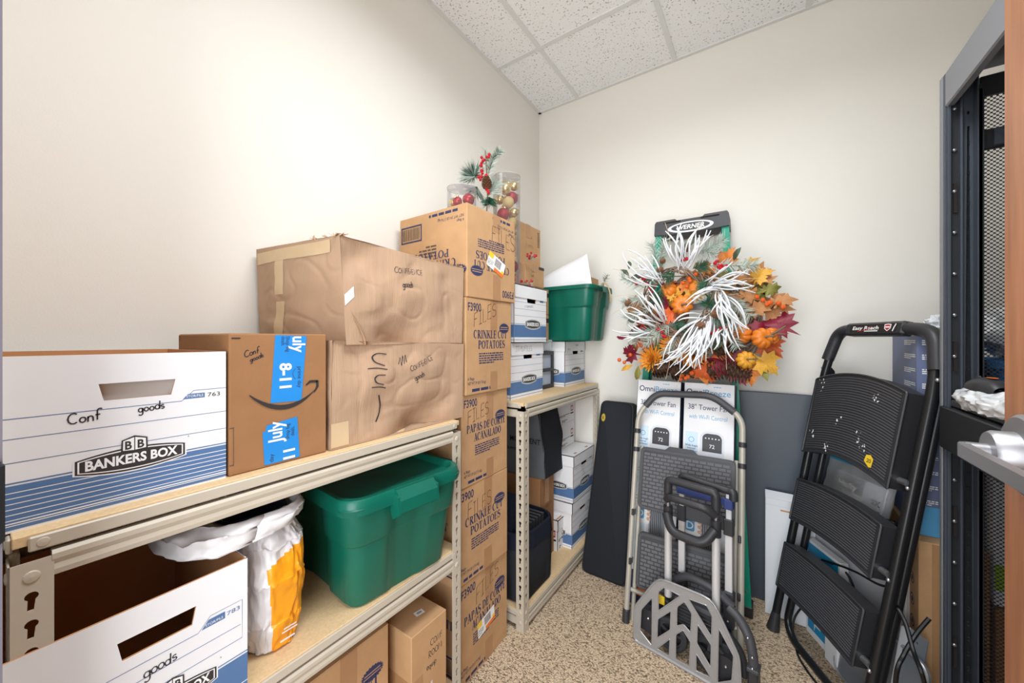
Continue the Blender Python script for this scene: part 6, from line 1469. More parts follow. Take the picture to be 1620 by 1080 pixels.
def vine(parent, R_, r, m, n, seed, name, c=(0, 0, 0)):
    rd = random.Random(seed); mb = MB()
    for k in range(n):
        ph = rd.uniform(0, 6.28); fq = rd.choice((3, 4, 5, 7)); ro = r * rd.uniform(.3, 1)
        P = []
        for i in range(64):
            a = 2 * math.pi * i / 64; w_ = ph + fq * a; P.append((c[0] + (R_ + ro * math.cos(w_)) * math.cos(a), c[1] + ro * math.sin(w_), c[2] + (R_ + ro * math.cos(w_)) * math.sin(a)))
        mb.tube(P, r * rd.uniform(.09, .16), m, 5, None, False, True)
    return mb.build(name, parent, ang=80)
# autumn wreath
FC = Vector((1.075, 2.045, 1.385))
t = thing('autumn_wreath', 'autumn wreath of pumpkins, leaves, cones and orange flowers hanging on the green ladder', 'wreath', tuple(FC), rot=(R(-4), 0, 0))
vine(t, .235, .035, M_twig, 14, 5, 'vine_ring')
def L(p): return tuple(Vector(p) - FC)
rd = random.Random(77); kinds = [MAPLE, OAK, MAPLE, OVAL]
i = 0
for k in range(74):
    a = rd.uniform(0, 360); rr = rd.uniform(.16, .325); lx, lz = rr * math.cos(R(a)), rr * math.sin(R(a))
    ci = rd.choice((0, 0, 1, 1, 5, 5, 2, 3, 4))
    if lx > .12 and lz > -.05: ci = rd.choice((3, 3, 4, 0, 1))
    if lz > .22 or lz < -.23: continue
    leaf(t, (lx, rd.uniform(-.055, .0), lz), a - 90 + rd.uniform(-40, 40), rd.uniform(.10, .155), rd.choice(kinds), M_lf[ci], k)
FX = [((1.406, 1.965, 1.367), 60, 0.14, MAPLE, 2), ((1.336, 1.965, 1.348), 130, 0.11, MAPLE, 2), ((1.209, 1.965, 1.205), -140, 0.16, MAPLE, 2), ((1.249, 1.965, 1.158), -150, 0.10, MAPLE, 2), ((1.393, 1.965, 1.47), -75, 0.13, OAK, 3), ((1.313, 1.965, 1.441), -60, 0.14, OAK, 3), ((1.278, 1.965, 1.505), -80, 0.13, OAK, 3), ((1.359, 1.965, 1.527), -80, 0.11, OAK, 4), ((1.325, 1.965, 1.593), -70, 0.10, MAPLE, 1), ((1.348, 1.965, 1.21), -130, 0.12, MAPLE, 1), ((1.343, 1.965, 1.174), -160, 0.09, OVAL, 4), ((1.29, 1.965, 1.166), -170, 0.11, MAPLE, 0), ((1.127, 1.965, 1.164), -170, 0.13, MAPLE, 5), ((1.179, 1.965, 1.248), -100, 0.10, MAPLE, 5), ((0.773, 1.965, 1.239), 80, 0.11, MAPLE, 2), ((0.812, 1.965, 1.289), 60, 0.09, OVAL, 5), ((0.723, 1.965, 1.321), 90, 0.07, OVAL, 2), ((0.75, 1.965, 1.162), 120, 0.07, OVAL, 1), ((0.806, 1.965, 1.135), 170, 0.08, OVAL, 4), ((0.93, 1.965, 1.501), 20, 0.11, OVAL, 2), ((0.959, 1.965, 1.431), 150, 0.10, MAPLE, 5), ((1.04, 1.965, 1.565), -20, 0.10, MAPLE, 0), ((1.073, 1.965, 1.533), 0, 0.10, MAPLE, 1), ((0.965, 1.965, 1.518), 40, 0.08, OAK, 1), ((1.278, 1.965, 1.646), -60, 0.10, OAK, 1), ((1.204, 1.965, 1.683), -30, 0.10, MAPLE, 0), ((1.113, 1.965, 1.649), -10, 0.10, MAPLE, 0)]
for k, (p, a, sz, kd, ci) in enumerate(FX): leaf(t, L(p), a, sz, kd, M_lf[ci], 200 + k, (rd.uniform(-25, 25), rd.uniform(-25, 25)))
pumpkin(t, L((1.013, 1.97, 1.478)), 0.052, M_pump, (95, 10, 0))
pumpkin(t, L((0.944, 1.985, 1.559)), 0.044, M_pump, (60, -20, 0))
pumpkin(t, L((1.339, 1.93, 1.313)), 0.045, M_pump, (80, 30, 0))
pumpkin(t, L((1.375, 1.96, 1.326)), 0.036, M_pump, (60, 60, 0))
pumpkin(t, L((1.263, 1.96, 1.335)), 0.044, M_pump, (110, -30, 0))
pumpkin(t, L((1.278, 1.94, 1.218)), 0.040, M_pump2, (85, 20, 0))
pumpkin(t, L((1.075, 1.99, 1.587)), 0.036, M_pump2, (70, 30, 0))
mum(t, L((0.874, 1.97, 1.209)), 0.075, (80, -15))
mum(t, L((1.067, 1.97, 1.239)), 0.070, (80, 5))
mum(t, L((0.964, 1.97, 1.28)), 0.060, (70, 0))
mum(t, L((1.199, 1.97, 1.321)), 0.050, (80, 10))
mb = MB(); cone(mb, T(*L((0.869, 1.965, 1.157))) @ RY(80), 0.12, .040, M_cone2); mb.build('pine_cone', t, smooth=False)
mb = MB(); cone(mb, T(*L((0.959, 1.965, 1.149))) @ RY(80), 0.11, .040, M_cone2); mb.build('pine_cone', t, smooth=False)
mb = MB(); cone(mb, T(*L((1.121, 1.965, 1.157))) @ RY(75), 0.13, .040, M_cone2); mb.build('pine_cone', t, smooth=False)
mb = MB(); cone(mb, T(*L((1.199, 1.965, 1.167))) @ RY(100), 0.11, .040, M_cone2); mb.build('pine_cone', t, smooth=False)
mb = MB(); cone(mb, T(*L((1.153, 1.965, 1.241))) @ RY(60), 0.10, .040, M_cone2); mb.build('pine_cone', t, smooth=False)
mb = MB(); cone(mb, T(*L((1.043, 1.98, 1.41))) @ RY(-75), 0.075, .026, M_cone); mb.build('pine_cone', t, smooth=False)
mb = MB(); q = [L(p) for p in ((1.32, 1.945, 1.495), (1.341, 1.945, 1.48), (1.366, 1.945, 1.467), (1.397, 1.945, 1.463), (1.412, 1.945, 1.446), (1.355, 1.945, 1.46))]; mb.tube([q[0], (Vector(q[0]) + Vector(q[-1])) / 2, q[-1]], .0015, M_stem, 5); berries(mb, q, .0105, M_obs, None); mb.build('berry_sprig', t)
mb = MB(); q = [L(p) for p in ((1.076, 1.945, 1.62), (1.048, 1.945, 1.602), (1.02, 1.945, 1.583), (1.051, 1.945, 1.589), (1.037, 1.945, 1.563))]; mb.tube([q[0], (Vector(q[0]) + Vector(q[-1])) / 2, q[-1]], .0015, M_stem, 5); berries(mb, q, .0105, M_obs, None); mb.build('berry_sprig', t)
mb = MB(); q = [L(p) for p in ((0.743, 1.945, 1.189), (0.716, 1.945, 1.201), (0.773, 1.945, 1.229))]; mb.tube([q[0], (Vector(q[0]) + Vector(q[-1])) / 2, q[-1]], .0015, M_stem, 5); berries(mb, q, .0105, M_obs, None); mb.build('berry_sprig', t)
mb = MB(); q = [L(p) for p in ((1.02, 1.945, 1.135), (1.037, 1.945, 1.124), (1.015, 1.945, 1.117), (1.062, 1.945, 1.15))]; mb.tube([q[0], (Vector(q[0]) + Vector(q[-1])) / 2, q[-1]], .0015, M_stem, 5); berries(mb, q, .0105, M_obs, None); mb.build('berry_sprig', t)
mb = MB(); q = [L(p) for p in ((1.065, 1.945, 1.15), (1.046, 1.945, 1.131))]; mb.tube([q[0], (Vector(q[0]) + Vector(q[-1])) / 2, q[-1]], .0015, M_stem, 5); berries(mb, q, .0105, M_obs, None); mb.build('berry_sprig', t)
mb = MB(); mb.tube([L((1.343, 1.94, 1.307)), L((1.374, 1.92, 1.329)), L((1.404, 1.91, 1.35)), L((1.419, 1.9, 1.362))], [.006, .005, .004, .003], M_stem, 7); mb.build('bare_twig', t)
# winter wreath
WC = Vector((.995, 1.955, 1.500))
def dense(tips):
    out = []
    for p in tips:
        out.append(p)
        for _ in range(1): out.append((p[0] + rnd.uniform(-.035, .035), p[1] + rnd.uniform(-.03, .01), p[2] + rnd.uniform(-.035, .035)))
    return out
t = thing('winter_wreath', 'frosted winter wreath of white twigs, pine and red berries hung over the autumn wreath', 'wreath', tuple(WC), rot=(R(-4), 0, 0))
def L(p): return tuple(Vector(p) - WC)
vine(t, .150, .026, M_twig, 12, 9, 'twig_ring')
rnd = random.Random(5)
mb = MB(); b = Vector(L((0.921, 1.95, 1.626)))
for q in dense(((0.738, 1.92, 1.76), (0.786, 1.92, 1.719), (0.818, 1.92, 1.696), (0.796, 1.92, 1.676), (0.834, 1.92, 1.649,),)): q = Vector(L(q)) + Vector((0, rnd.uniform(-.05, .0), 0)); d_ = q - b; s_ = Vector((d_.z, 0, -d_.x)) * rnd.uniform(-.22, .22); b2 = b + Vector((rnd.uniform(-.02, .02), 0, rnd.uniform(-.02, .02))); mb.tube(bez(b2, b2 + d_ * .35 + s_ + Vector((0, -.04, 0)), b + d_ * .7 + s_ + Vector((0, -.05, 0)), q, 9), [.0011 + .0030 * math.sin(math.pi * (.10 + .80 * k / 9)) for k in range(10)], M_wtwig, 6)
mb.build('white_twigs', t, ang=80)
mb = MB(); b = Vector(L((1.011, 1.95, 1.648)))
for q in dense(((0.951, 1.92, 1.834), (0.974, 1.92, 1.809), (1.002, 1.92, 1.838), (1.022, 1.92, 1.811), (0.974, 1.92, 1.764,),)): q = Vector(L(q)) + Vector((0, rnd.uniform(-.05, .0), 0)); d_ = q - b; s_ = Vector((d_.z, 0, -d_.x)) * rnd.uniform(-.22, .22); b2 = b + Vector((rnd.uniform(-.02, .02), 0, rnd.uniform(-.02, .02))); mb.tube(bez(b2, b2 + d_ * .35 + s_ + Vector((0, -.04, 0)), b + d_ * .7 + s_ + Vector((0, -.05, 0)), q, 9), [.0011 + .0030 * math.sin(math.pi * (.10 + .80 * k / 9)) for k in range(10)], M_wtwig, 6)
mb.build('white_twigs', t, ang=80)
mb = MB(); b = Vector(L((1.034, 1.95, 1.655)))
for q in dense(((1.144, 1.92, 1.809), (1.126, 1.92, 1.795), (1.082, 1.92, 1.814), (1.106, 1.92, 1.76), (1.144, 1.92, 1.775), (1.058, 1.92, 1.782,),)): q = Vector(L(q)) + Vector((0, rnd.uniform(-.05, .0), 0)); d_ = q - b; s_ = Vector((d_.z, 0, -d_.x)) * rnd.uniform(-.22, .22); b2 = b + Vector((rnd.uniform(-.02, .02), 0, rnd.uniform(-.02, .02))); mb.tube(bez(b2, b2 + d_ * .35 + s_ + Vector((0, -.04, 0)), b + d_ * .7 + s_ + Vector((0, -.05, 0)), q, 9), [.0011 + .0030 * math.sin(math.pi * (.10 + .80 * k / 9)) for k in range(10)], M_wtwig, 6)
mb.build('white_twigs', t, ang=80)
mb = MB(); b = Vector(L((0.918, 1.95, 1.598)))
for q in dense(((0.849, 1.92, 1.733), (0.824, 1.92, 1.689), (0.754, 1.92, 1.631), (0.88, 1.92, 1.62,),)): q = Vector(L(q)) + Vector((0, rnd.uniform(-.05, .0), 0)); d_ = q - b; s_ = Vector((d_.z, 0, -d_.x)) * rnd.uniform(-.22, .22); b2 = b + Vector((rnd.uniform(-.02, .02), 0, rnd.uniform(-.02, .02))); mb.tube(bez(b2, b2 + d_ * .35 + s_ + Vector((0, -.04, 0)), b + d_ * .7 + s_ + Vector((0, -.05, 0)), q, 9), [.0011 + .0030 * math.sin(math.pi * (.10 + .80 * k / 9)) for k in range(10)], M_wtwig, 6)
mb.build('white_twigs', t, ang=80)
mb = MB(); b = Vector(L((1.128, 1.95, 1.583)))
for q in dense(((1.267, 1.92, 1.551), (1.26, 1.92, 1.596), (1.302, 1.92, 1.537), (1.314, 1.92, 1.514), (1.207, 1.92, 1.632), (1.284, 1.92, 1.61,),)): q = Vector(L(q)) + Vector((0, rnd.uniform(-.05, .0), 0)); d_ = q - b; s_ = Vector((d_.z, 0, -d_.x)) * rnd.uniform(-.22, .22); b2 = b + Vector((rnd.uniform(-.02, .02), 0, rnd.uniform(-.02, .02))); mb.tube(bez(b2, b2 + d_ * .35 + s_ + Vector((0, -.04, 0)), b + d_ * .7 + s_ + Vector((0, -.05, 0)), q, 9), [.0011 + .0030 * math.sin(math.pi * (.10 + .80 * k / 9)) for k in range(10)], M_wtwig, 6)
mb.build('white_twigs', t, ang=80)
mb = MB(); b = Vector(L((1.17, 1.95, 1.554)))
for q in dense(((1.074, 1.92, 1.501), (1.038, 1.92, 1.491), (1.207, 1.92, 1.42), (1.106, 1.92, 1.511,),)): q = Vector(L(q)) + Vector((0, rnd.uniform(-.05, .0), 0)); d_ = q - b; s_ = Vector((d_.z, 0, -d_.x)) * rnd.uniform(-.22, .22); b2 = b + Vector((rnd.uniform(-.02, .02), 0, rnd.uniform(-.02, .02))); mb.tube(bez(b2, b2 + d_ * .35 + s_ + Vector((0, -.04, 0)), b + d_ * .7 + s_ + Vector((0, -.05, 0)), q, 9), [.0011 + .0030 * math.sin(math.pi * (.10 + .80 * k / 9)) for k in range(10)], M_wtwig, 6)
mb.build('white_twigs', t, ang=80)
mb = MB(); b = Vector(L((1.185, 1.95, 1.532)))
for q in dense(((1.284, 1.92, 1.357), (1.26, 1.92, 1.376), (1.232, 1.92, 1.335), (1.207, 1.92, 1.349), (1.182, 1.92, 1.398), (1.244, 1.92, 1.419), (1.27, 1.92, 1.34), (1.227, 1.92, 1.293,),)): q = Vector(L(q)) + Vector((0, rnd.uniform(-.05, .0), 0)); d_ = q - b; s_ = Vector((d_.z, 0, -d_.x)) * rnd.uniform(-.22, .22); b2 = b + Vector((rnd.uniform(-.02, .02), 0, rnd.uniform(-.02, .02))); mb.tube(bez(b2, b2 + d_ * .35 + s_ + Vector((0, -.04, 0)), b + d_ * .7 + s_ + Vector((0, -.05, 0)), q, 9), [.0011 + .0030 * math.sin(math.pi * (.10 + .80 * k / 9)) for k in range(10)], M_wtwig, 6)
mb.build('white_twigs', t, ang=80)
mb = MB(); b = Vector(L((1.123, 1.95, 1.424)))
for q in dense(((0.913, 1.92, 1.187), (0.945, 1.92, 1.213), (0.977, 1.92, 1.178), (1.002, 1.92, 1.2), (0.991, 1.92, 1.391), (0.968, 1.92, 1.245,),)): q = Vector(L(q)) + Vector((0, rnd.uniform(-.05, .0), 0)); d_ = q - b; s_ = Vector((d_.z, 0, -d_.x)) * rnd.uniform(-.22, .22); b2 = b + Vector((rnd.uniform(-.02, .02), 0, rnd.uniform(-.02, .02))); mb.tube(bez(b2, b2 + d_ * .35 + s_ + Vector((0, -.04, 0)), b + d_ * .7 + s_ + Vector((0, -.05, 0)), q, 9), [.0011 + .0030 * math.sin(math.pi * (.10 + .80 * k / 9)) for k in range(10)], M_wtwig, 6)
mb.build('white_twigs', t, ang=80)
mb = MB(); b = Vector(L((1.134, 1.95, 1.418)))
for q in dense(((1.079, 1.92, 1.182), (1.052, 1.92, 1.211), (1.095, 1.92, 1.248), (1.132, 1.92, 1.248), (1.152, 1.92, 1.263), (1.03, 1.92, 1.156), (1.111, 1.92, 1.204,),)): q = Vector(L(q)) + Vector((0, rnd.uniform(-.05, .0), 0)); d_ = q - b; s_ = Vector((d_.z, 0, -d_.x)) * rnd.uniform(-.22, .22); b2 = b + Vector((rnd.uniform(-.02, .02), 0, rnd.uniform(-.02, .02))); mb.tube(bez(b2, b2 + d_ * .35 + s_ + Vector((0, -.04, 0)), b + d_ * .7 + s_ + Vector((0, -.05, 0)), q, 9), [.0011 + .0030 * math.sin(math.pi * (.10 + .80 * k / 9)) for k in range(10)], M_wtwig, 6)
mb.build('white_twigs', t, ang=80)
mb = MB(); b = Vector(L((1.102, 1.95, 1.38)))
for q in dense(((1.019, 1.92, 1.171), (1.066, 1.92, 1.188), (1.084, 1.92, 1.177), (1.041, 1.92, 1.246), (0.983, 1.92, 1.214,),)): q = Vector(L(q)) + Vector((0, rnd.uniform(-.05, .0), 0)); d_ = q - b; s_ = Vector((d_.z, 0, -d_.x)) * rnd.uniform(-.22, .22); b2 = b + Vector((rnd.uniform(-.02, .02), 0, rnd.uniform(-.02, .02))); mb.tube(bez(b2, b2 + d_ * .35 + s_ + Vector((0, -.04, 0)), b + d_ * .7 + s_ + Vector((0, -.05, 0)), q, 9), [.0011 + .0030 * math.sin(math.pi * (.10 + .80 * k / 9)) for k in range(10)], M_wtwig, 6)
mb.build('white_twigs', t, ang=80)
mb = MB(); b = Vector(L((0.939, 1.95, 1.412)))
for q in dense(((0.818, 1.92, 1.536), (0.843, 1.92, 1.544), (0.865, 1.92, 1.501), (0.88, 1.92, 1.525), (0.91, 1.92, 1.477,),)): q = Vector(L(q)) + Vector((0, rnd.uniform(-.05, .0), 0)); d_ = q - b; s_ = Vector((d_.z, 0, -d_.x)) * rnd.uniform(-.22, .22); b2 = b + Vector((rnd.uniform(-.02, .02), 0, rnd.uniform(-.02, .02))); mb.tube(bez(b2, b2 + d_ * .35 + s_ + Vector((0, -.04, 0)), b + d_ * .7 + s_ + Vector((0, -.05, 0)), q, 9), [.0011 + .0030 * math.sin(math.pi * (.10 + .80 * k / 9)) for k in range(10)], M_wtwig, 6)
mb.build('white_twigs', t, ang=80)
mb = MB(); b = Vector(L((0.903, 1.95, 1.384)))
for q in dense(((0.754, 1.92, 1.448), (0.793, 1.92, 1.453), (0.799, 1.92, 1.389), (0.818, 1.92, 1.433,),)): q = Vector(L(q)) + Vector((0, rnd.uniform(-.05, .0), 0)); d_ = q - b; s_ = Vector((d_.z, 0, -d_.x)) * rnd.uniform(-.22, .22); b2 = b + Vector((rnd.uniform(-.02, .02), 0, rnd.uniform(-.02, .02))); mb.tube(bez(b2, b2 + d_ * .35 + s_ + Vector((0, -.04, 0)), b + d_ * .7 + s_ + Vector((0, -.05, 0)), q, 9), [.0011 + .0030 * math.sin(math.pi * (.10 + .80 * k / 9)) for k in range(10)], M_wtwig, 6)
mb.build('white_twigs', t, ang=80)
mb = MB(); b = Vector(L((0.873, 1.95, 1.337)))
for q in dense(((0.721, 1.92, 1.331), (0.754, 1.92, 1.305), (0.796, 1.92, 1.386,),)): q = Vector(L(q)) + Vector((0, rnd.uniform(-.05, .0), 0)); d_ = q - b; s_ = Vector((d_.z, 0, -d_.x)) * rnd.uniform(-.22, .22); b2 = b + Vector((rnd.uniform(-.02, .02), 0, rnd.uniform(-.02, .02))); mb.tube(bez(b2, b2 + d_ * .35 + s_ + Vector((0, -.04, 0)), b + d_ * .7 + s_ + Vector((0, -.05, 0)), q, 9), [.0011 + .0030 * math.sin(math.pi * (.10 + .80 * k / 9)) for k in range(10)], M_wtwig, 6)
mb.build('white_twigs', t, ang=80)
mb = MB(); b = Vector(L((1.193, 1.95, 1.364)))
for q in dense(((1.207, 1.92, 1.25), (1.236, 1.92, 1.293), (1.177, 1.92, 1.278), (1.152, 1.92, 1.249,),)): q = Vector(L(q)) + Vector((0, rnd.uniform(-.05, .0), 0)); d_ = q - b; s_ = Vector((d_.z, 0, -d_.x)) * rnd.uniform(-.22, .22); b2 = b + Vector((rnd.uniform(-.02, .02), 0, rnd.uniform(-.02, .02))); mb.tube(bez(b2, b2 + d_ * .35 + s_ + Vector((0, -.04, 0)), b + d_ * .7 + s_ + Vector((0, -.05, 0)), q, 9), [.0011 + .0030 * math.sin(math.pi * (.10 + .80 * k / 9)) for k in range(10)], M_wtwig, 6)
mb.build('white_twigs', t, ang=80)
mb = MB(); q = [L((0.92, 1.94, 1.65)), L((0.877, 1.93, 1.795))]; mb.tube(q, .0014, M_stem, 4); needles(mb, q, .052, M_frost, 117, .0030, .8, rnd); mb.build('needle_sprig', t, smooth=False)
mb = MB(); q = [L((0.905, 1.94, 1.667)), L((0.943, 1.93, 1.807))]; mb.tube(q, .0014, M_stem, 4); needles(mb, q, .052, M_frost, 78, .0030, .8, rnd); mb.build('needle_sprig', t, smooth=False)
mb = MB(); q = [L((0.844, 1.94, 1.578)), L((0.731, 1.93, 1.635))]; mb.tube(q, .0014, M_stem, 4); needles(mb, q, .052, M_frost, 91, .0030, .8, rnd); mb.build('needle_sprig', t, smooth=False)
mb = MB(); q = [L((0.875, 1.94, 1.528)), L((0.735, 1.93, 1.502))]; mb.tube(q, .0014, M_stem, 4); needles(mb, q, .052, M_frost, 130, .0030, .8, rnd); mb.build('needle_sprig', t, smooth=False)
mb = MB(); q = [L((0.89, 1.94, 1.479)), L((0.758, 1.93, 1.419))]; mb.tube(q, .0014, M_stem, 4); needles(mb, q, .052, M_frost, 117, .0030, .8, rnd); mb.build('needle_sprig', t, smooth=False)
mb = MB(); q = [L((0.905, 1.94, 1.368)), L((0.784, 1.93, 1.337))]; mb.tube(q, .0014, M_stem, 4); needles(mb, q, .052, M_frost, 143, .0030, .8, rnd); mb.build('needle_sprig', t, smooth=False)
mb = MB(); q = [L((0.964, 1.94, 1.383)), L((0.847, 1.93, 1.289))]; mb.tube(q, .0014, M_stem, 4); needles(mb, q, .052, M_frost, 117, .0030, .8, rnd); mb.build('needle_sprig', t, smooth=False)
mb = MB(); q = [L((1.103, 1.94, 1.72)), L((1.194, 1.93, 1.769))]; mb.tube(q, .0014, M_stem, 4); needles(mb, q, .052, M_frost, 143, .0030, .8, rnd); mb.build('needle_sprig', t, smooth=False)
mb = MB(); q = [L((1.129, 1.94, 1.658)), L((1.314, 1.93, 1.636))]; mb.tube(q, .0014, M_stem, 4); needles(mb, q, .052, M_frost, 169, .0030, .8, rnd); mb.build('needle_sprig', t, smooth=False)
mb = MB(); q = [L((1.206, 1.94, 1.521)), L((1.291, 1.93, 1.418))]; mb.tube(q, .0014, M_stem, 4); needles(mb, q, .052, M_frost, 143, .0030, .8, rnd); mb.build('needle_sprig', t, smooth=False)
mb = MB(); q = [L((1.193, 1.94, 1.508)), L((1.243, 1.93, 1.363))]; mb.tube(q, .0014, M_stem, 4); needles(mb, q, .052, M_frost, 117, .0030, .8, rnd); mb.build('needle_sprig', t, smooth=False)
mb = MB(); q = [L((1.103, 1.94, 1.336)), L((1.078, 1.93, 1.247))]; mb.tube(q, .0014, M_stem, 4); needles(mb, q, .052, M_frost, 91, .0030, .8, rnd); mb.build('needle_sprig', t, smooth=False)
mb = MB(); q = [L((0.987, 1.94, 1.643)), L((0.952, 1.93, 1.614))]; mb.tube(q, .0014, M_stem, 4); needles(mb, q, .055, M_pine, 78, .0030, .8, rnd); mb.build('needle_sprig', t, smooth=False)
mb = MB(); q = [L((0.923, 1.94, 1.571)), L((0.908, 1.93, 1.5))]; mb.tube(q, .0014, M_stem, 4); needles(mb, q, .055, M_pine, 78, .0030, .8, rnd); mb.build('needle_sprig', t, smooth=False)
mb = MB(); q = [L((1.063, 1.94, 1.651)), L((1.117, 1.93, 1.658))]; mb.tube(q, .0014, M_stem, 4); needles(mb, q, .055, M_pine, 91, .0030, .8, rnd); mb.build('needle_sprig', t, smooth=False)
mb = MB(); q = [L((1.129, 1.94, 1.6)), L((1.11, 1.93, 1.547))]; mb.tube(q, .0014, M_stem, 4); needles(mb, q, .055, M_pine, 91, .0030, .8, rnd); mb.build('needle_sprig', t, smooth=False)
mb = MB(); q = [L((1.155, 1.94, 1.452)), L((1.125, 1.93, 1.488))]; mb.tube(q, .0014, M_stem, 4); needles(mb, q, .055, M_pine, 104, .0030, .8, rnd); mb.build('needle_sprig', t, smooth=False)
mb = MB(); q = [L((0.979, 1.94, 1.392)), L((1.037, 1.93, 1.366))]; mb.tube(q, .0014, M_stem, 4); needles(mb, q, .055, M_pine, 104, .0030, .8, rnd); mb.build('needle_sprig', t, smooth=False)
mb = MB(); q = [L((1.155, 1.94, 1.423)), L((1.194, 1.93, 1.387))]; mb.tube(q, .0014, M_stem, 4); needles(mb, q, .055, M_pine, 78, .0030, .8, rnd); mb.build('needle_sprig', t, smooth=False)
mb = MB(); q = [L((1.076, 1.94, 1.739)), L((1.161, 1.93, 1.711))]; mb.tube(q, .0014, M_stem, 4); needles(mb, q, .052, M_frost, 91, .0030, .8, rnd); mb.build('needle_sprig', t, smooth=False)
mb = MB(); q = [L((1.007, 1.94, 1.336)), L((0.966, 1.93, 1.244))]; mb.tube(q, .0014, M_stem, 4); needles(mb, q, .052, M_frost, 78, .0030, .8, rnd); mb.build('needle_sprig', t, smooth=False)
mb = MB(); q = [L((1.206, 1.94, 1.364)), L((1.243, 1.93, 1.284))]; mb.tube(q, .0014, M_stem, 4); needles(mb, q, .052, M_frost, 78, .0030, .8, rnd); mb.build('needle_sprig', t, smooth=False)
mb = MB(); q = [L((0.85, 1.94, 1.369)), L((0.8, 1.93, 1.289))]; mb.tube(q, .0014, M_stem, 4); needles(mb, q, .052, M_frost, 78, .0030, .8, rnd); mb.build('needle_sprig', t, smooth=False)
mb = MB(); q = [L((1.021, 1.94, 1.306)), L((1.131, 1.93, 1.292))]; mb.tube(q, .0014, M_stem, 4); needles(mb, q, .052, M_frost, 104, .0030, .8, rnd); mb.build('needle_sprig', t, smooth=False)
mb = MB(); q = [L(p) for p in ((1.007, 1.925, 1.706), (1.018, 1.925, 1.713), (1.04, 1.925, 1.699), (1.027, 1.925, 1.694), (1.051, 1.925, 1.703), (1.059, 1.925, 1.711), (1.013, 1.925, 1.696))]; berries(mb, q, .0088, M_red, sum((Vector(p) for p in q), Vector()) / len(q) + Vector((0, .02, -.012))); mb.build('berry_cluster', t)
mb = MB(); q = [L(p) for p in ((0.826, 1.925, 1.638), (0.842, 1.925, 1.643), (0.851, 1.925, 1.629), (0.836, 1.925, 1.621), (0.848, 1.925, 1.62), (0.845, 1.925, 1.595), (0.854, 1.925, 1.597), (0.804, 1.925, 1.598))]; berries(mb, q, .0088, M_red, sum((Vector(p) for p in q), Vector()) / len(q) + Vector((0, .02, -.012))); mb.build('berry_cluster', t)
mb = MB(); q = [L(p) for p in ((1.159, 1.925, 1.664), (1.167, 1.925, 1.672), (1.172, 1.925, 1.651), (1.182, 1.925, 1.638), (1.174, 1.925, 1.645), (1.194, 1.925, 1.637), (1.204, 1.925, 1.645), (1.187, 1.925, 1.652))]; berries(mb, q, .0088, M_red, sum((Vector(p) for p in q), Vector()) / len(q) + Vector((0, .02, -.012))); mb.build('berry_cluster', t)
mb = MB(); q = [L(p) for p in ((0.817, 1.925, 1.398), (0.829, 1.925, 1.417), (0.832, 1.925, 1.398), (0.842, 1.925, 1.388), (0.829, 1.925, 1.369), (0.848, 1.925, 1.369))]; berries(mb, q, .0088, M_red, sum((Vector(p) for p in q), Vector()) / len(q) + Vector((0, .02, -.012))); mb.build('berry_cluster', t)
mb = MB(); q = [L(p) for p in ((0.915, 1.925, 1.362), (0.932, 1.925, 1.349), (0.938, 1.925, 1.33), (0.947, 1.925, 1.327))]; berries(mb, q, .0088, M_red, sum((Vector(p) for p in q), Vector()) / len(q) + Vector((0, .02, -.012))); mb.build('berry_cluster', t)
mb = MB(); q = [L(p) for p in ((1.147, 1.925, 1.341), (1.162, 1.925, 1.353), (1.174, 1.925, 1.347), (1.182, 1.925, 1.364), (1.204, 1.925, 1.361))]; berries(mb, q, .0088, M_red, sum((Vector(p) for p in q), Vector()) / len(q) + Vector((0, .02, -.012))); mb.build('berry_cluster', t)
mb = MB(); q = [L(p) for p in ((0.869, 1.925, 1.564), (0.879, 1.925, 1.548), (0.888, 1.925, 1.525))]; berries(mb, q, .0088, M_red, sum((Vector(p) for p in q), Vector()) / len(q) + Vector((0, .02, -.012))); mb.build('berry_cluster', t)
mb = MB(); cone(mb, T(*L((0.921, 1.925, 1.654))) @ RX(70), 0.030, 0.014, M_cone, 6, 8); mb.build('pine_cone', t, smooth=False)
mb = MB(); cone(mb, T(*L((0.932, 1.925, 1.696))) @ RX(70), 0.026, 0.012, M_cone, 6, 8); mb.build('pine_cone', t, smooth=False)
mb = MB(); cone(mb, T(*L((1.043, 1.925, 1.74))) @ RX(70), 0.026, 0.012, M_cone, 6, 8); mb.build('pine_cone', t, smooth=False)
mb = MB(); cone(mb, T(*L((1.105, 1.925, 1.371))) @ RX(70), 0.035, 0.016, M_cone, 6, 8); mb.build('pine_cone', t, smooth=False)
mb = MB(); cone(mb, T(*L((1.164, 1.925, 1.422))) @ RX(70), 0.035, 0.016, M_cone, 6, 8); mb.build('pine_cone', t, smooth=False)
mb = MB(); cone(mb, T(*L((0.766, 1.925, 1.494))) @ RX(70), 0.030, 0.014, M_cone, 6, 8); mb.build('pine_cone', t, smooth=False)
mb = MB(); cone(mb, T(*L((1.001, 1.925, 1.336))) @ RX(70), 0.030, 0.013, M_cone, 6, 8); mb.build('pine_cone', t, smooth=False)
leaf(t, L((1.018, 1.925, 1.722)), 20, 0.075, OVAL, M_lf[6], 400)
leaf(t, L((1.051, 1.925, 1.772)), -60, 0.075, OVAL, M_lf[6], 401)
leaf(t, L((1.241, 1.925, 1.694)), -30, 0.068, OVAL, M_lf[6], 402)
leaf(t, L((0.804, 1.925, 1.634)), 80, 0.075, OVAL, M_lf[6], 403)
leaf(t, L((0.86, 1.925, 1.616)), 120, 0.068, OVAL, M_lf[6], 404)
leaf(t, L((0.766, 1.925, 1.702)), 10, 0.060, OVAL, M_lf[6], 405)
leaf(t, L((1.182, 1.925, 1.329)), -30, 0.090, OVAL, M_lf[6], 406)
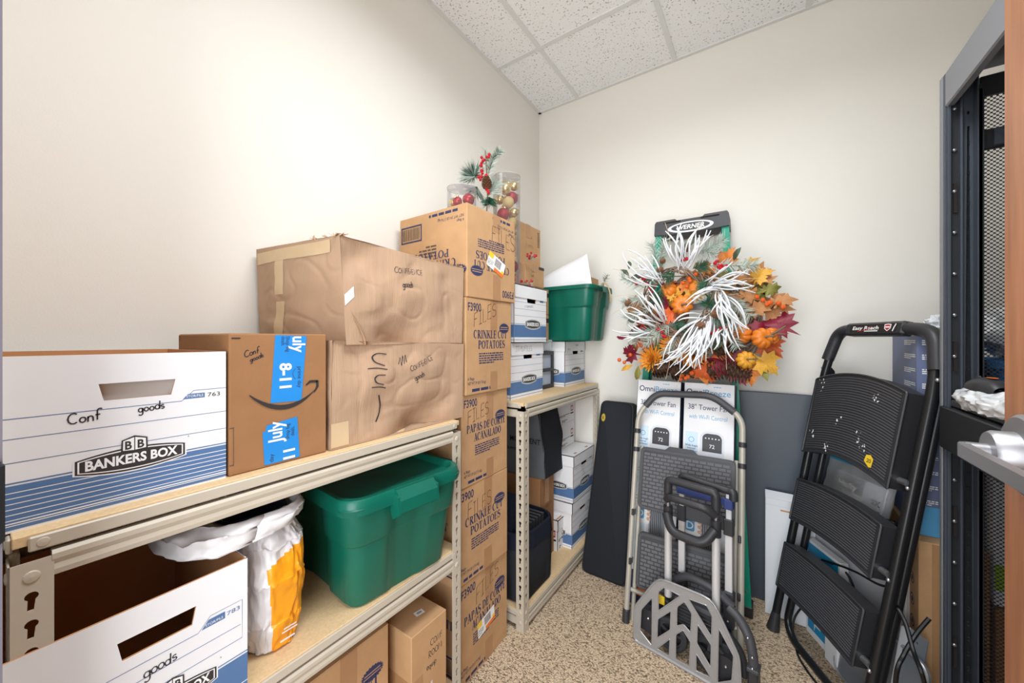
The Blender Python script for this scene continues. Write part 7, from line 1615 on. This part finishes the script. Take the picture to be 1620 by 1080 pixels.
leaf(t, L((1.162, 1.925, 1.283)), -60, 0.090, OVAL, M_lf[6], 407)
leaf(t, L((1.105, 1.925, 1.271)), -140, 0.090, OVAL, M_lf[6], 408)
leaf(t, L((1.202, 1.925, 1.42)), -40, 0.075, OVAL, M_lf[6], 409)
leaf(t, L((0.746, 1.925, 1.665)), 60, 0.060, OVAL, M_lf[6], 410)
leaf(t, L((0.785, 1.925, 1.409)), 60, 0.060, OVAL, M_lf[6], 411)
mb = MB(); mb.tube([L((0.964, 1.94, 1.738)), Vector(L((0.964, 1.94, 1.738))).lerp(Vector(L((0.937, 1.93, 1.895))), .5) + Vector((.01, -.01, .01)), L((0.937, 1.93, 1.895))], .0011, M_mtape, 4); mb.build('thin_stalk', t)
mb = MB(); mb.tube([L((1.035, 1.94, 1.789)), Vector(L((1.035, 1.94, 1.789))).lerp(Vector(L((1.11, 1.93, 1.873))), .5) + Vector((.01, -.01, .01)), L((1.11, 1.93, 1.873))], .0011, M_mtape, 4); mb.build('thin_stalk', t)
mb = MB(); mb.tube([L((1.076, 1.94, 1.754)), Vector(L((1.076, 1.94, 1.754))).lerp(Vector(L((1.151, 1.93, 1.799))), .5) + Vector((.01, -.01, .01)), L((1.151, 1.93, 1.799))], .0011, M_mtape, 4); mb.build('thin_stalk', t)
mb = MB(); mb.tube([L((0.781, 1.94, 1.631)), Vector(L((0.781, 1.94, 1.631))).lerp(Vector(L((0.677, 1.93, 1.69))), .5) + Vector((.01, -.01, .01)), L((0.677, 1.93, 1.69))], .0011, M_mtape, 4); mb.build('thin_stalk', t)
mb = MB(); mb.tube([L((0.813, 1.94, 1.531)), Vector(L((0.813, 1.94, 1.531))).lerp(Vector(L((0.684, 1.93, 1.539))), .5) + Vector((.01, -.01, .01)), L((0.684, 1.93, 1.539))], .0011, M_mtape, 4); mb.build('thin_stalk', t)
mb = MB(); mb.tube([L((1.206, 1.94, 1.564)), Vector(L((1.206, 1.94, 1.564))).lerp(Vector(L((1.325, 1.93, 1.58))), .5) + Vector((.01, -.01, .01)), L((1.325, 1.93, 1.58))], .0011, M_mtape, 4); mb.build('thin_stalk', t)
mb = MB(); mb.tube([L((0.964, 1.94, 1.244)), Vector(L((0.964, 1.94, 1.244))).lerp(Vector(L((0.952, 1.93, 1.12))), .5) + Vector((.01, -.01, .01)), L((0.952, 1.93, 1.12))], .0011, M_mtape, 4); mb.build('thin_stalk', t)
mb = MB(); mb.tube([L((1.035, 1.94, 1.245)), Vector(L((1.035, 1.94, 1.245))).lerp(Vector(L((1.001, 1.93, 1.087))), .5) + Vector((.01, -.01, .01)), L((1.001, 1.93, 1.087))], .0011, M_mtape, 4); mb.build('thin_stalk', t)
mb = MB(); mb.tube([L((1.181, 1.94, 1.306)), Vector(L((1.181, 1.94, 1.306))).lerp(Vector(L((1.207, 1.93, 1.179))), .5) + Vector((.01, -.01, .01)), L((1.207, 1.93, 1.179))], .0011, M_mtape, 4); mb.build('thin_stalk', t)
mb = MB(); mb.tube([L((0.781, 1.94, 1.501)), Vector(L((0.781, 1.94, 1.501))).lerp(Vector(L((0.667, 1.93, 1.439))), .5) + Vector((.01, -.01, .01)), L((0.667, 1.93, 1.439))], .0011, M_mtape, 4); mb.build('thin_stalk', t)
